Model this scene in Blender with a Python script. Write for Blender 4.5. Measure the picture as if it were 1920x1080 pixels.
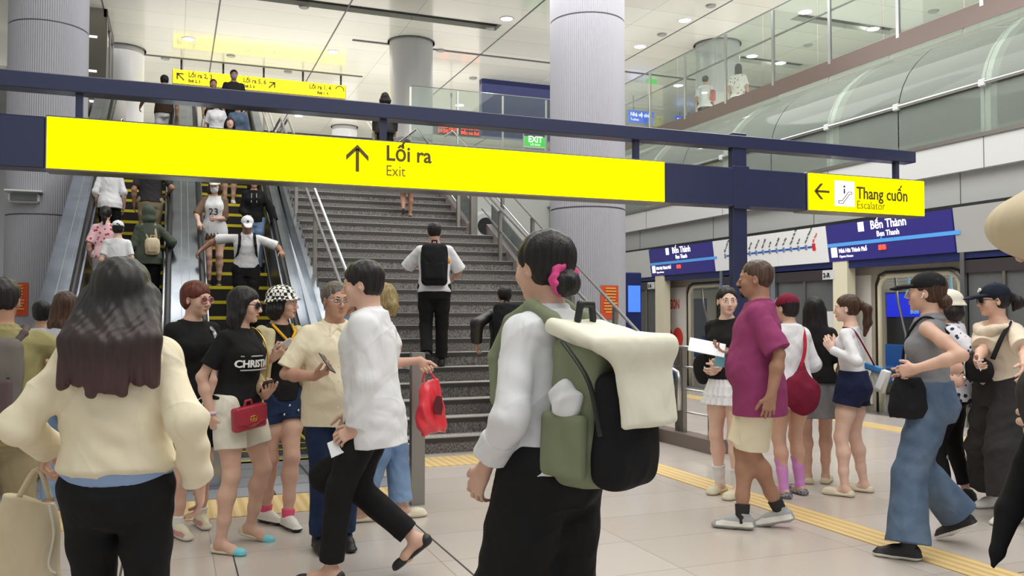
import bpy, math, random
import numpy as np
from math import sin, cos, pi, radians, sqrt
from mathutils import Vector, Matrix

for _o in list(bpy.data.objects):
    bpy.data.objects.remove(_o)
SC = bpy.context.scene
COL = SC.collection
random.seed(7)

# ------------------------------------------------------------------ camera
FPX, HZ, CAMH = 1620.0, 590.0, 1.4
YAW, PITCH = radians(21.4), math.atan((HZ - 540.0) / FPX)
cam_d = bpy.data.cameras.new('camera')
cam_d.lens = 36.0 * FPX / 1920.0
cam_d.sensor_width = 36.0
cam_d.clip_start = 0.05
cam_d.clip_end = 200
cam = bpy.data.objects.new('camera', cam_d)
cam.location = (0, 0, CAMH)
cam.rotation_euler = (pi / 2 + PITCH, 0, -YAW)
COL.objects.link(cam)
SC.camera = cam

# ------------------------------------------------------------------ world, light, exposure
SC.view_settings.view_transform = 'Standard'
SC.view_settings.look = 'None'
SC.view_settings.gamma = 1.0
SC.view_settings.use_curve_mapping = False
SC.view_settings.exposure = -0.12
SC.cycles.use_denoising = True
SC.cycles.max_bounces = 8
SC.cycles.transparent_max_bounces = 16
SC.cycles.sample_clamp_indirect = 6.0
SC.cycles.caustics_reflective = False
SC.cycles.caustics_refractive = False
wd = bpy.data.worlds.new('World')
SC.world = wd
wd.use_nodes = True
_bg = wd.node_tree.nodes['Background']
_bg.inputs[0].default_value = (0.90, 0.96, 1.0, 1)
_bg.inputs[1].default_value = 0.72


def area(name, loc, sx, sy, power, rot=(0, 0, 0), col=(1, 0.98, 0.94)):
    l = bpy.data.lights.new(name, 'AREA')
    l.shape = 'RECTANGLE'; l.size = sx; l.size_y = sy; l.energy = power; l.color = col
    o = bpy.data.objects.new(name, l); o.location = loc; o.rotation_euler = rot
    COL.objects.link(o)
    return o


area('concourse_light', (3.0, 1.5, 7.5), 9, 7, 620)
area('void_light', (4.0, 12.5, 8.8), 12, 9, 900)
area('upper_light', (6.0, 30, 8.8), 16, 12, 650)
area('platform_light', (6.6, 9.0, 6.6), 3.5, 10, 320)
area('ceiling_fill', (5.0, 29, 6.2), 22, 16, 1000, (pi, 0, 0))  # added upward fill to brighten the upper hall ceiling, no cove fitting there
area('ceiling_fill', (15.0, 12, 6.2), 7, 16, 500, (pi, 0, 0))  # second added fill, aimed up at the ceiling over the track walkway

# ------------------------------------------------------------------ projection helpers (photo pixel -> point in the place)
_F = Vector((sin(YAW), cos(YAW), 0)); _R = Vector((cos(YAW), -sin(YAW), 0)); _U = Vector((0, 0, 1))
_cf = _F * cos(PITCH) + _U * sin(PITCH); _cu = _U * cos(PITCH) - _F * sin(PITCH)


def ray(px, py):
    return _cf + _R * ((px - 960) / FPX) + _cu * ((540 - py) / FPX)


def at_d(px, py, d):
    r = ray(px, py); return Vector((0, 0, CAMH)) + r * (d / r.dot(_F))


def on_z(px, py, z):
    r = ray(px, py); return Vector((0, 0, CAMH)) + r * ((z - CAMH) / r.z)


def on_y(px, py, y):
    r = ray(px, py); return Vector((0, 0, CAMH)) + r * (y / r.y)


def on_x(px, py, x):
    r = ray(px, py); return Vector((0, 0, CAMH)) + r * (x / r.x)


# ------------------------------------------------------------------ materials
def srgb(r, g=None, b=None):
    if g is None: r, g, b = r
    f = lambda c: (c / 255.0 / 12.92) if c / 255.0 <= 0.04045 else ((c / 255.0 + 0.055) / 1.055) ** 2.4
    return (f(r), f(g), f(b), 1)


_mats = {}


def mat(name, col, rough=0.6, metal=0.0, emit=0.0, bump=None, spec=0.5, coat=0.0, vary=None):
    """col is sRGB 0-255. bump=(scale, strength, stretch xyz). vary=(col2, scale, stretch)."""
    if name in _mats: return _mats[name]
    m = bpy.data.materials.new(name); m.use_nodes = True
    nt = m.node_tree; b = nt.nodes['Principled BSDF']
    c = srgb(col)
    b.inputs['Base Color'].default_value = c
    b.inputs['Roughness'].default_value = rough
    b.inputs['Metallic'].default_value = metal
    b.inputs['Specular IOR Level'].default_value = spec
    b.inputs['Coat Weight'].default_value = coat
    b.inputs['Coat Roughness'].default_value = 0.12
    if emit:
        b.inputs['Emission Color'].default_value = c
        b.inputs['Emission Strength'].default_value = emit

    def coords(st):
        tc = nt.nodes.new('ShaderNodeTexCoord'); mp = nt.nodes.new('ShaderNodeMapping')
        mp.inputs['Scale'].default_value = st
        nt.links.new(tc.outputs['Object'], mp.inputs['Vector']); return mp.outputs['Vector']
    if bump:
        n = nt.nodes.new('ShaderNodeTexNoise'); n.inputs['Scale'].default_value = bump[0]
        n.inputs['Detail'].default_value = 1.5 if len(bump) > 3 else 3; n.inputs['Distortion'].default_value = bump[3] if len(bump) > 3 else 0
        nt.links.new(coords(bump[2] if len(bump) > 2 else (1, 1, 1)), n.inputs['Vector'])
        bp = nt.nodes.new('ShaderNodeBump'); bp.inputs['Strength'].default_value = bump[1]
        bp.inputs['Distance'].default_value = 0.03 if len(bump) > 3 else 0.01
        nt.links.new(n.outputs[0], bp.inputs['Height']); nt.links.new(bp.outputs[0], b.inputs['Normal'])
    if vary:
        n = nt.nodes.new('ShaderNodeTexNoise'); n.inputs['Scale'].default_value = vary[1]
        n.inputs['Detail'].default_value = 4
        nt.links.new(coords(vary[2] if len(vary) > 2 else (1, 1, 1)), n.inputs['Vector'])
        rp = nt.nodes.new('ShaderNodeValToRGB')
        rp.color_ramp.elements[0].position = 0.38; rp.color_ramp.elements[1].position = 0.62
        rp.color_ramp.elements[0].color = c; rp.color_ramp.elements[1].color = srgb(vary[0])
        nt.links.new(n.outputs[0], rp.inputs[0]); nt.links.new(rp.outputs[0], b.inputs['Base Color'])
    _mats[name] = m
    return m


def cloth(name, col, vary=None):
    return mat('cloth_' + name, col, 0.85, bump=(8, 0.75, (1, 1, .7), .8), spec=0.2, vary=vary)


def pattern(name, fn, rough=0.6, metal=0.0, coat=0.0):
    """a material whose node graph fn(nt, principled) builds"""
    if name in _mats: return _mats[name]
    m = bpy.data.materials.new(name); m.use_nodes = True
    nt = m.node_tree; b = nt.nodes['Principled BSDF']
    b.inputs['Roughness'].default_value = rough; b.inputs['Metallic'].default_value = metal
    b.inputs['Coat Weight'].default_value = coat
    fn(nt, b); _mats[name] = m
    return m


def nd(nt, t, **kw):
    n = nt.nodes.new('ShaderNode' + t)
    for k, v in kw.items(): setattr(n, k, v)
    return n


def glassy(name, tint, opac=0.12, rough=0.02):
    """thin architectural pane: mostly clear, a little tinted film, mirror reflection by angle"""
    if name in _mats: return _mats[name]
    m = bpy.data.materials.new(name); m.use_nodes = True
    nt = m.node_tree; nt.nodes.clear()
    out = nd(nt, 'OutputMaterial'); tr = nd(nt, 'BsdfTransparent'); df = nd(nt, 'BsdfDiffuse'); gl = nd(nt, 'BsdfGlossy')
    tr.inputs[0].default_value = srgb(tint); df.inputs[0].default_value = srgb(tint)
    gl.inputs['Roughness'].default_value = rough
    m1 = nd(nt, 'MixShader'); m1.inputs[0].default_value = opac
    lw = nd(nt, 'LayerWeight'); pw = nd(nt, 'Math', operation='POWER'); pw.inputs[1].default_value = 4.5
    fr = nd(nt, 'Math', operation='MULTIPLY_ADD'); fr.inputs[1].default_value = .5; fr.inputs[2].default_value = .03
    m2 = nd(nt, 'MixShader')
    L = nt.links.new
    L(tr.outputs[0], m1.inputs[1]); L(df.outputs[0], m1.inputs[2])
    L(lw.outputs['Facing'], pw.inputs[0]); L(pw.outputs[0], fr.inputs[0]); L(fr.outputs[0], m2.inputs[0]); L(m1.outputs[0], m2.inputs[1]); L(gl.outputs[0], m2.inputs[2])
    L(m2.outputs[0], out.inputs[0]); _mats[name] = m
    return m


def f_floor(nt, b):
    L = nt.links.new
    tc = nd(nt, 'TexCoord'); mp = nd(nt, 'Mapping'); mp.inputs['Location'].default_value = (0.88, 0.45, 0)
    L(tc.outputs['Object'], mp.inputs[0])
    br = nd(nt, 'TexBrick'); br.offset = 0.0
    br.inputs['Scale'].default_value = 1.0; br.inputs['Brick Width'].default_value = 1.2
    br.inputs['Row Height'].default_value = 0.6; br.inputs['Mortar Size'].default_value = 0.0022
    br.inputs['Mortar Smooth'].default_value = 0.0; br.inputs['Bias'].default_value = 0.0
    br.inputs['Color1'].default_value = srgb(203, 194, 188); br.inputs['Color2'].default_value = srgb(196, 186, 178)
    br.inputs['Mortar'].default_value = srgb(150, 140, 132)
    L(mp.outputs[0], br.inputs['Vector'])
    nz = nd(nt, 'TexNoise'); nz.inputs['Scale'].default_value = 90; nz.inputs['Detail'].default_value = 4
    L(tc.outputs['Object'], nz.inputs['Vector'])
    mx = nd(nt, 'MixRGB', blend_type='MULTIPLY'); mx.inputs[0].default_value = 0.12
    # one row of darker tiles crosses the hall
    sp = nd(nt, 'SeparateXYZ'); L(tc.outputs['Object'], sp.inputs[0])
    cp = nd(nt, 'Math', operation='COMPARE'); cp.inputs[1].default_value = 5.25; cp.inputs[2].default_value = .30; L(sp.outputs[1], cp.inputs[0])
    dk = nd(nt, 'MixRGB', blend_type='MULTIPLY'); dk.inputs[2].default_value = (.80, .79, .74, 1); L(cp.outputs[0], dk.inputs[0]); L(br.outputs[0], dk.inputs[1])
    L(dk.outputs[0], mx.inputs[1]); L(nz.outputs[0], mx.inputs[2]); L(mx.outputs[0], b.inputs['Base Color'])


def f_granite(nt, b):
    L = nt.links.new
    tc = nd(nt, 'TexCoord'); nz = nd(nt, 'TexNoise'); nz.inputs['Scale'].default_value = 75; nz.inputs['Detail'].default_value = 6
    mp = nd(nt, 'Mapping'); mp.inputs['Scale'].default_value = (1, 1, .6)
    L(tc.outputs['Object'], mp.inputs[0]); L(mp.outputs[0], nz.inputs['Vector'])
    rp = nd(nt, 'ValToRGB'); e = rp.color_ramp.elements
    e[0].position = 0.40; e[0].color = srgb(138, 133, 131); e[1].position = 0.60; e[1].color = srgb(232, 226, 222)
    L(nz.outputs[0], rp.inputs[0])
    br = nd(nt, 'TexBrick'); br.offset = 0.5
    br.inputs['Brick Width'].default_value = 1.2; br.inputs['Row Height'].default_value = 0.3
    br.inputs['Mortar Size'].default_value = 0.003
    br.inputs['Color1'].default_value = (1, 1, 1, 1); br.inputs['Color2'].default_value = (0.86, 0.86, 0.86, 1)
    br.inputs['Mortar'].default_value = (0.3, 0.3, 0.3, 1)
    L(tc.outputs['Object'], br.inputs['Vector']); br.inputs['Scale'].default_value = 1.0
    mx = nd(nt, 'MixRGB', blend_type='MULTIPLY'); mx.inputs[0].default_value = 1
    L(rp.outputs[0], mx.inputs[1]); L(br.outputs[0], mx.inputs[2]); L(mx.outputs[0], b.inputs['Base Color'])


def f_tactile(nt, b):
    L = nt.links.new
    b.inputs['Base Color'].default_value = srgb(222, 188, 118)
    tc = nd(nt, 'TexCoord'); wv = nd(nt, 'TexWave'); wv.inputs['Scale'].default_value = 4.2
    L(tc.outputs['Object'], wv.inputs['Vector'])
    rp = nd(nt, 'ValToRGB'); e = rp.color_ramp.elements
    e[0].position = .25; e[0].color = srgb(206, 174, 112); e[1].position = .6; e[1].color = srgb(222, 194, 138)
    L(wv.outputs[0], rp.inputs[0]); L(rp.outputs[0], b.inputs['Base Color'])
    bp = nd(nt, 'Bump'); bp.inputs['Distance'].default_value = .006
    L(wv.outputs[0], bp.inputs['Height']); L(bp.outputs[0], b.inputs['Normal'])


def f_plate(nt, b):
    L = nt.links.new
    tc = nd(nt, 'TexCoord'); br = nd(nt, 'TexBrick'); br.offset = 0
    br.inputs['Scale'].default_value = 1; br.inputs['Brick Width'].default_value = .36; br.inputs['Row Height'].default_value = .42
    br.inputs['Mortar Size'].default_value = .012
    br.inputs['Color1'].default_value = srgb(150, 155, 165); br.inputs['Color2'].default_value = srgb(186, 190, 198)
    br.inputs['Mortar'].default_value = srgb(88, 92, 102)
    L(tc.outputs['Object'], br.inputs['Vector']); L(br.outputs[0], b.inputs['Base Color'])


def f_ceiling(nt, b):
    L = nt.links.new
    tc = nd(nt, 'TexCoord'); br = nd(nt, 'TexBrick'); br.offset = 0
    mp = nd(nt, 'Mapping'); mp.inputs['Location'].default_value = (0.4, 0.37, 0)
    L(tc.outputs['Object'], mp.inputs[0])
    br.inputs['Scale'].default_value = 1; br.inputs['Brick Width'].default_value = 5.4; br.inputs['Row Height'].default_value = 1.17
    br.inputs['Mortar Size'].default_value = .008
    br.inputs['Color1'].default_value = srgb(222, 224, 214); br.inputs['Color2'].default_value = srgb(212, 214, 204)
    br.inputs['Mortar'].default_value = srgb(172, 172, 168)
    L(mp.outputs[0], br.inputs['Vector']); L(br.outputs[0], b.inputs['Base Color'])
    b.inputs['Specular IOR Level'].default_value = .9


def f_ombre(nt, b):
    L = nt.links.new
    tc = nd(nt, 'TexCoord'); sp = nd(nt, 'SeparateXYZ'); L(tc.outputs['Object'], sp.inputs[0])
    mr = nd(nt, 'MapRange'); mr.inputs[1].default_value = 1.52; mr.inputs[2].default_value = 1.26; L(sp.outputs[2], mr.inputs[0])
    mp = nd(nt, 'Mapping'); mp.inputs['Scale'].default_value = (90, 90, 6); L(tc.outputs['Object'], mp.inputs[0])
    nz = nd(nt, 'TexNoise'); nz.inputs['Scale'].default_value = 1; nz.inputs['Detail'].default_value = 4; L(mp.outputs[0], nz.inputs['Vector'])
    ml = nd(nt, 'Math', operation='MULTIPLY_ADD'); ml.inputs[1].default_value = .9; ml.inputs[2].default_value = -.45; L(nz.outputs[0], ml.inputs[0])
    ad = nd(nt, 'Math', operation='ADD', use_clamp=True); L(mr.outputs[0], ad.inputs[0]); L(ml.outputs[0], ad.inputs[1])
    mx = nd(nt, 'MixRGB'); mx.inputs[1].default_value = srgb(22, 19, 22); mx.inputs[2].default_value = srgb(70, 44, 44); L(ad.outputs[0], mx.inputs[0])
    L(mx.outputs[0], b.inputs['Base Color'])
    bp = nd(nt, 'Bump'); bp.inputs['Strength'].default_value = .35; bp.inputs['Distance'].default_value = .003; L(nz.outputs[0], bp.inputs['Height']); L(bp.outputs[0], b.inputs['Normal'])


M = dict(
    floor=pattern('polished_beige_tile', f_floor, 0.22),
    granite=pattern('speckled_granite', f_granite, 0.5),
    tactile=pattern('yellow_tactile', f_tactile, 0.5),
    plate=pattern('ribbed_floor_plate', f_plate, 0.35, 0.6),
    ceil=pattern('gloss_ceiling_panel', f_ceiling, 0.14),
    joint=mat('dark_joint', (58, 52, 50), .7),
    nosing_l=mat('nosing_metal', (176, 176, 172), .4, .3),
    nosing=mat('nosing_dark', (56, 54, 54), .6),
    steel=mat('brushed_steel', (190, 192, 194), .28, 1.0, bump=(60, .03, (1, 14, 14))),
    steel_d=mat('dull_steel', (150, 146, 140), .38, .9),
    deck=mat('escalator_deck', (178, 186, 196), .2, 1.0, vary=((158, 166, 178), 3, (1, 1, 1))),
    skirt=mat('escalator_skirt', (92, 86, 82), .35, .7),
    rubber=mat('black_rubber', (16, 17, 20), .35),
    step=mat('step_black', (22, 20, 19), .6),
    yline=mat('step_yellow', (228, 208, 40), .6),
    white=mat('white_paint', (210, 212, 214), .45),
    wall=mat('wall_panel', (206, 208, 205), .4),
    wallg=mat('wall_grey', (176, 178, 178), .45),
    wallg2=mat('wall_grey2', (150, 152, 150), .5),
    col=mat('column_metal', (172, 172, 181), .6, .0),
    colu=mat('column_smooth', (186, 187, 190), .35, .2),
    seam=mat('seam_dark', (92, 92, 96), .6),
    navy=mat('navy_paint', (36, 42, 78), .35, coat=.3),
    bluep=mat('blue_sign', (48, 44, 122), .4, emit=.3),
    blued=mat('blue_dark', (30, 40, 96), .4),
    bline=mat('blue_line', (86, 160, 232), .4, emit=.3),
    yel=mat('sign_yellow_light', (255, 254, 0), .8, emit=1.5, spec=.05),
    yel2=mat('sign_yellow_bright', (255, 236, 0), .4, emit=2.6),
    brown=mat('sign_brown', (96, 78, 8), .5),
    brown2=mat('sign_ochre', (120, 106, 10), .5),
    ochre=mat('sign_olive', (150, 126, 0), .5),
    wlit=mat('white_lit', (255, 255, 255), .4, emit=1.0),
    lamp=mat('lamp_glow', (255, 252, 244), .4, emit=24),
    red=mat('led_red', (255, 70, 48), .4, emit=1.6),
    redp=mat('poster_orange', (206, 78, 40), .6),
    black=mat('near_black', (26, 26, 28), .5),
    blackg=mat('black_gloss', (20, 22, 26), .15),
    green=mat('exit_green', (50, 190, 60), .5, emit=.9),
    brownm=mat('brown_fascia', (122, 106, 100), .35, .3),
    cream=mat('train_cream', (226, 220, 196), .4, coat=.3),
    train=mat('train_body', (176, 168, 154), .35, .3),
    trainw=mat('train_white', (214, 212, 208), .4),
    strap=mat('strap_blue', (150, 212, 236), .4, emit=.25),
    seat=mat('seat_blue', (50, 110, 190), .5),
    glass=glassy('clear_pane', (236, 242, 238), .05),
    glasst=glassy('tube_pane', (214, 226, 216), .26, .05),
    glassd=glassy('screen_pane', (170, 176, 178), .30),
    smoke=glassy('dark_pane', (128, 132, 135), .55),
)


# ------------------------------------------------------------------ object helpers
def link(o, parent=None):
    COL.objects.link(o)
    if parent is not None: o.parent = parent
    return o


def tag(o, label=None, cat=None, group=None, kind=None):
    if label: o['label'] = label
    if cat: o['category'] = cat
    if group: o['group'] = group
    if kind: o['kind'] = kind
    return o


def empty(name, loc=(0, 0, 0), label=None, cat=None, group=None, rz=0):
    o = bpy.data.objects.new(name, None); o.empty_display_size = .1
    o.location = loc; o.rotation_euler = (0, 0, rz); link(o)
    return tag(o, label, cat, group)


class MB:
    """collects shapes, then links them as one mesh"""

    def __init__(s):
        s.v = []; s.f = []; s.m = []; s.sm = []

    def add(s, vs, fs, mi=0, smooth=False):
        n = len(s.v); s.v += [tuple(x) for x in vs]
        for f in fs: s.f.append([n + i for i in f]); s.m.append(mi); s.sm.append(smooth)
        return s

    def box(s, a, b, mi=0):
        x0, y0, z0 = [min(a[i], b[i]) for i in range(3)]; x1, y1, z1 = [max(a[i], b[i]) for i in range(3)]
        return s.add([(x0, y0, z0), (x1, y0, z0), (x1, y1, z0), (x0, y1, z0), (x0, y0, z1), (x1, y0, z1), (x1, y1, z1), (x0, y1, z1)],
                     [(0, 3, 2, 1), (4, 5, 6, 7), (0, 1, 5, 4), (1, 2, 6, 5), (2, 3, 7, 6), (3, 0, 4, 7)], mi)

    def rbox(s, c, sz, r=.01, mi=0, rot=None):
        """box with chamfered edges"""
        hx, hy, hz = sz[0] / 2, sz[1] / 2, sz[2] / 2; r = min(r, hx * .49, hy * .49, hz * .49)
        bm_v = []
        idx = {}
        for sx in (-1, 1):
            for sy in (-1, 1):
                for sz_ in (-1, 1):
                    for k in range(3):
                        p = [sx * hx, sy * hy, sz_ * hz]
                        for j in range(3):
                            if j != k: p[j] -= (sx, sy, sz_)[j] * r
                        idx[(sx, sy, sz_, k)] = len(bm_v); bm_v.append(Vector(p))
        fs = []
        q = [(-1, -1), (1, -1), (1, 1), (-1, 1)]
        for k in range(3):
            o = [j for j in range(3) if j != k]
            for sg in (-1, 1):
                f = []
                for (u, w) in q:
                    t = [0, 0, 0]; t[k] = sg; t[o[0]] = u; t[o[1]] = w; f.append(idx[(*t, k)])
                if (sg > 0) == (k == 1): f.reverse()
                fs.append(f)
        for k in range(3):   # edges along axis k
            o = [j for j in range(3) if j != k]
            for (u, w) in q:
                def g(sg, kk):
                    t = [0, 0, 0]; t[k] = sg; t[o[0]] = u; t[o[1]] = w; return idx[(*t, kk)]
                f = [g(-1, o[0]), g(1, o[0]), g(1, o[1]), g(-1, o[1])]
                if (u * w > 0) == (k == 1): f.reverse()
                fs.append(f)
        for sx in (-1, 1):
            for sy in (-1, 1):
                for sz_ in (-1, 1):
                    f = [idx[(sx, sy, sz_, k)] for k in range(3)]
                    if sx * sy * sz_ < 0: f.reverse()
                    fs.append(f)
        c = Vector(c)
        if rot is not None: bm_v = [rot @ v for v in bm_v]
        return s.add([c + v for v in bm_v], fs, mi)

    def cyl(s, a, b, ra, rb=None, n=16, mi=0, caps=True, smooth=True):
        rb = ra if rb is None else rb
        a = Vector(a); b = Vector(b); d = (b - a).normalized()
        u = d.orthogonal().normalized(); w = d.cross(u)
        vs = []
        for p, r in ((a, ra), (b, rb)):
            for i in range(n):
                t = 2 * pi * i / n; vs.append(p + (u * cos(t) + w * sin(t)) * r)
        s.add(vs, [(i, (i + 1) % n, n + (i + 1) % n, n + i) for i in range(n)], mi, smooth)
        if caps: s.add(vs[:n], [list(range(n))[::-1]], mi); s.add(vs[n:], [list(range(n))], mi)
        return s

    def tube(s, pts, r, n=8, mi=0, flat=None):
        """round (or flattened: flat=(up vector, factor)) tube along pts"""
        pts = [Vector(p) for p in pts]; rings = []
        up = Vector(flat[0]) if flat else None; u = None
        for i, p in enumerate(pts):
            d = (pts[min(i + 1, len(pts) - 1)] - pts[max(i - 1, 0)]).normalized()
            if flat: w = d.cross(up).normalized(); u = w.cross(d)
            else:
                u = d.orthogonal().normalized() if u is None else (u - d * u.dot(d)).normalized()
                w = d.cross(u)
            rr = r[i] if isinstance(r, (list, tuple)) else r
            fz = flat[1] if flat else 1
            rings.append([p + (u * cos(2 * pi * k / n) * fz + w * sin(2 * pi * k / n)) * rr for k in range(n)])
        vs = [v for g in rings for v in g]; fs = []
        for i in range(len(rings) - 1):
            for k in range(n):
                fs.append((i * n + k, i * n + (k + 1) % n, (i + 1) * n + (k + 1) % n, (i + 1) * n + k))
        fs.append(list(range(n))[::-1]); fs.append([(len(rings) - 1) * n + k for k in range(n)])
        return s.add(vs, fs, mi, True)

    def prism(s, poly, ext, mi=0):
        """poly: list of 3D points (planar), ext: extrusion vector"""
        poly = [Vector(p) for p in poly]; e = Vector(ext); n = len(poly)
        nrm = Vector((0, 0, 0))
        for i in range(n): nrm += poly[i].cross(poly[(i + 1) % n])
        if nrm.dot(e) > 0: poly = poly[::-1]
        vs = poly + [p + e for p in poly]
        return s.add(vs, [list(range(n)), list(range(n, 2 * n))[::-1]] + [((i + 1) % n, i, n + i, n + (i + 1) % n) for i in range(n)], mi)

    def strip(s, A, B, mi=0, smooth=True):
        """ruled surface between polylines A and B"""
        n = len(A)
        return s.add(list(A) + list(B), [(i, i + 1, n + i + 1, n + i) for i in range(n - 1)], mi, smooth)

    def lathe(s, prof, c, n=48, mi=0, smooth=True, rib=0, ribn=0):
        vs = []
        for (r, z) in prof:
            for i in range(n):
                t = 2 * pi * i / n; rr = r - (rib if (ribn and (i % ribn) == 0) else 0)
                vs.append((c[0] + rr * cos(t), c[1] + rr * sin(t), c[2] + z))
        fs = []
        for j in range(len(prof) - 1):
            for i in range(n):
                fs.append((j * n + i, j * n + (i + 1) % n, (j + 1) * n + (i + 1) % n, (j + 1) * n + i))
        return s.add(vs, fs, mi, smooth)

    def ball(s, c, r, n=12, mi=0, sc=(1, 1, 1)):
        prof = []
        vs = []; fs = []
        m = n // 2
        for j in range(m + 1):
            ph = pi * j / m
            for i in range(n):
                t = 2 * pi * i / n
                vs.append((c[0] + r * sc[0] * sin(ph) * cos(t), c[1] + r * sc[1] * sin(ph) * sin(t), c[2] + r * sc[2] * cos(ph)))
        for j in range(m):
            for i in range(n):
                fs.append((j * n + i, (j + 1) * n + i, (j + 1) * n + (i + 1) % n, j * n + (i + 1) % n))
        return s.add(vs, fs, mi, True)

    def build(s, name, mats, parent=None, off=None):
        me = bpy.data.meshes.new(name)
        o = bpy.data.objects.new(name, me)
        vs = s.v
        if parent is not None:
            o.parent = parent; off = Vector(parent.location) if off is None else Vector(off)
            if parent.parent is not None and parent.type == 'MESH': off = Vector(parent.get('_org', (0, 0, 0)))
        elif off is None:      # origin at the base centre of the thing
            xs = [v[0] for v in vs]; ys = [v[1] for v in vs]; zs = [v[2] for v in vs]
            off = Vector(((min(xs) + max(xs)) / 2, (min(ys) + max(ys)) / 2, min(zs)))
            o.location = off
        me.from_pydata([(v[0] - off[0], v[1] - off[1], v[2] - off[2]) for v in vs], [], s.f)
        if not isinstance(mats, (list, tuple)): mats = [mats]
        for m_ in mats: me.materials.append(m_)
        me.polygons.foreach_set('material_index', s.m); me.polygons.foreach_set('use_smooth', s.sm)
        me.update()
        COL.objects.link(o)
        return o


def struct(name, mb, mats):
    return tag(mb.build(name, mats), kind='structure')


def sub(mb, name, mats, parent):
    """a part of a mesh thing, or a sub-part: verts are in the same frame as its parent's verts (world)"""
    off = parent.matrix_world.translation if False else None
    p = parent; tot = Vector((0, 0, 0))
    while p is not None: tot += Vector(p.location); p = p.parent
    return mb.build_at(name, mats, parent, tot)


def _build_at(s, name, mats, parent, tot):
    me = bpy.data.meshes.new(name); o = bpy.data.objects.new(name, me); o.parent = parent
    me.from_pydata([(v[0] - tot[0], v[1] - tot[1], v[2] - tot[2]) for v in s.v], [], s.f)
    if not isinstance(mats, (list, tuple)): mats = [mats]
    for m_ in mats: me.materials.append(m_)
    me.polygons.foreach_set('material_index', s.m); me.polygons.foreach_set('use_smooth', s.sm)
    me.update(); COL.objects.link(o)
    return o


MB.build_at = _build_at


def copy_tree(o, parent=None):
    c = o.copy(); COL.objects.link(c)
    if parent is not None: c.parent = parent
    for ch in list(o.children): copy_tree(ch, c)
    return c


def text_mb(body, size, origin, xdir, updir, depth=.004, bold=0.0, align='LEFT', mb=None, mi=0, squeeze=1.0):
    """raised lettering: x along xdir, up along updir, standing out along xdir x updir"""
    c = bpy.data.curves.new('lettering', 'FONT'); c.body = body; c.size = size; c.align_x = align
    c.extrude = depth; c.offset = bold; c.resolution_u = 2
    o = bpy.data.objects.new('lettering', c)
    me = bpy.data.meshes.new_from_object(o)
    X = Vector(xdir).normalized(); U = Vector(updir).normalized(); N = X.cross(U)
    O = Vector(origin)
    vs = [O + X * v.co.x * squeeze + U * v.co.y + N * (v.co.z) for v in me.vertices]
    fs = [list(p.vertices) for p in me.polygons]
    bpy.data.objects.remove(o); bpy.data.curves.remove(c); bpy.data.meshes.remove(me)
    mb = mb or MB()
    return mb.add(vs, fs, mi)

# ================================================================== THE SETTING
ZU, YF, XE, ZC = 5.7, 21.0, 10.45, 8.95      # upper floor, far edge of the opening, track side edge, upper ceiling
XP = 9.2                                      # platform screen doors
S_Y0, S_T, S_R = 8.45, 0.3, 5.7 / 36          # stairs: foot, tread, riser

struct('floor', MB().box((-12, -7, -.3), (9.42, 27, 0)), M['floor'])
b = MB()
b.box((-14, YF, ZU - .35), (26, 46, ZU)).box((XE, -6, ZU - .35), (26, YF, ZU))
b.box((-14, 17, ZU - .35), (-1.62, YF, ZU))
struct('floor_upper', b, M['floor'])
# ceiling with two dark slots
b = MB()
slots = [(20.85, 21.35, -0.5, 7.9), (20.85, 21.35, 15.4, 17.9), (17.35, 17.8, 14.6, 17.9)]
b.box((-14, -8, ZC), (26, 17.35, ZC + .2)).box((-14, 17.35, ZC), (14.6, 17.8, ZC + .2)).box((17.9, 17.35, ZC), (26, 17.8, ZC + .2))
b.box((-14, 17.8, ZC), (26, 20.85, ZC + .2)).box((-14, 20.85, ZC), (-.5, 21.35, ZC + .2)).box((7.9, 20.85, ZC), (15.4, 21.35, ZC + .2))
b.box((17.9, 20.85, ZC), (26, 21.35, ZC + .2)).box((-14, 21.35, ZC), (26, 48, ZC + .2))
struct('ceiling', b, M['ceil'])
b = MB()
for (y0, y1, x0, x1) in slots: b.box((x0, y0, ZC + .12), (x1, y1, ZC + .19))
struct('trim_1', b, M['black'])
b = MB()     # open joints between the ceiling fields
for y, x0, x1 in ((23.45, 4.5, 26), (27.0, -6, 5.5), (31, -10, 20)): b.box((x0, y, ZC - .02), (x1, y + .09, ZC + .001))
for x in (-1.7, .95, 3.9, 8.2, 12.4): b.box((x, -6, ZC - .008), (x + .035, 46, ZC + .001))
struct('trim_2', b, M['seam'])
struct('wall_left', MB().box((-3.9, -7, 0), (-3.6, 27, ZC)), M['wall'])
struct('wall_back', MB().box((-14, 44, ZU), (26, 44.3, ZC)), M['wall'])
struct('wall_under', MB().box((5.52, 20.8, 0), (9.6, 21.0, ZU - .36)), M['wall'])
struct('wall_track', MB().box((13.2, -6, -1.2), (13.5, 40, ZU - .35)), M['wallg2'])
struct('wall_right', MB().box((24, -6, ZU), (24.3, 44, ZC)), M['wall'])
# dark expansion joints in the floor
b = MB()
for x in (1.52, -.25): b.box((x - .006, -3, 0), (x + .006, 6.2, .0012))
for x in (.34,): b.box((x - .004, -3, 0), (x + .004, 5.4, .0012))
b.box((-3.5, 3.4, 0), (9, 3.406, .0012))
struct('trim_3', b, M['joint'])
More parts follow.
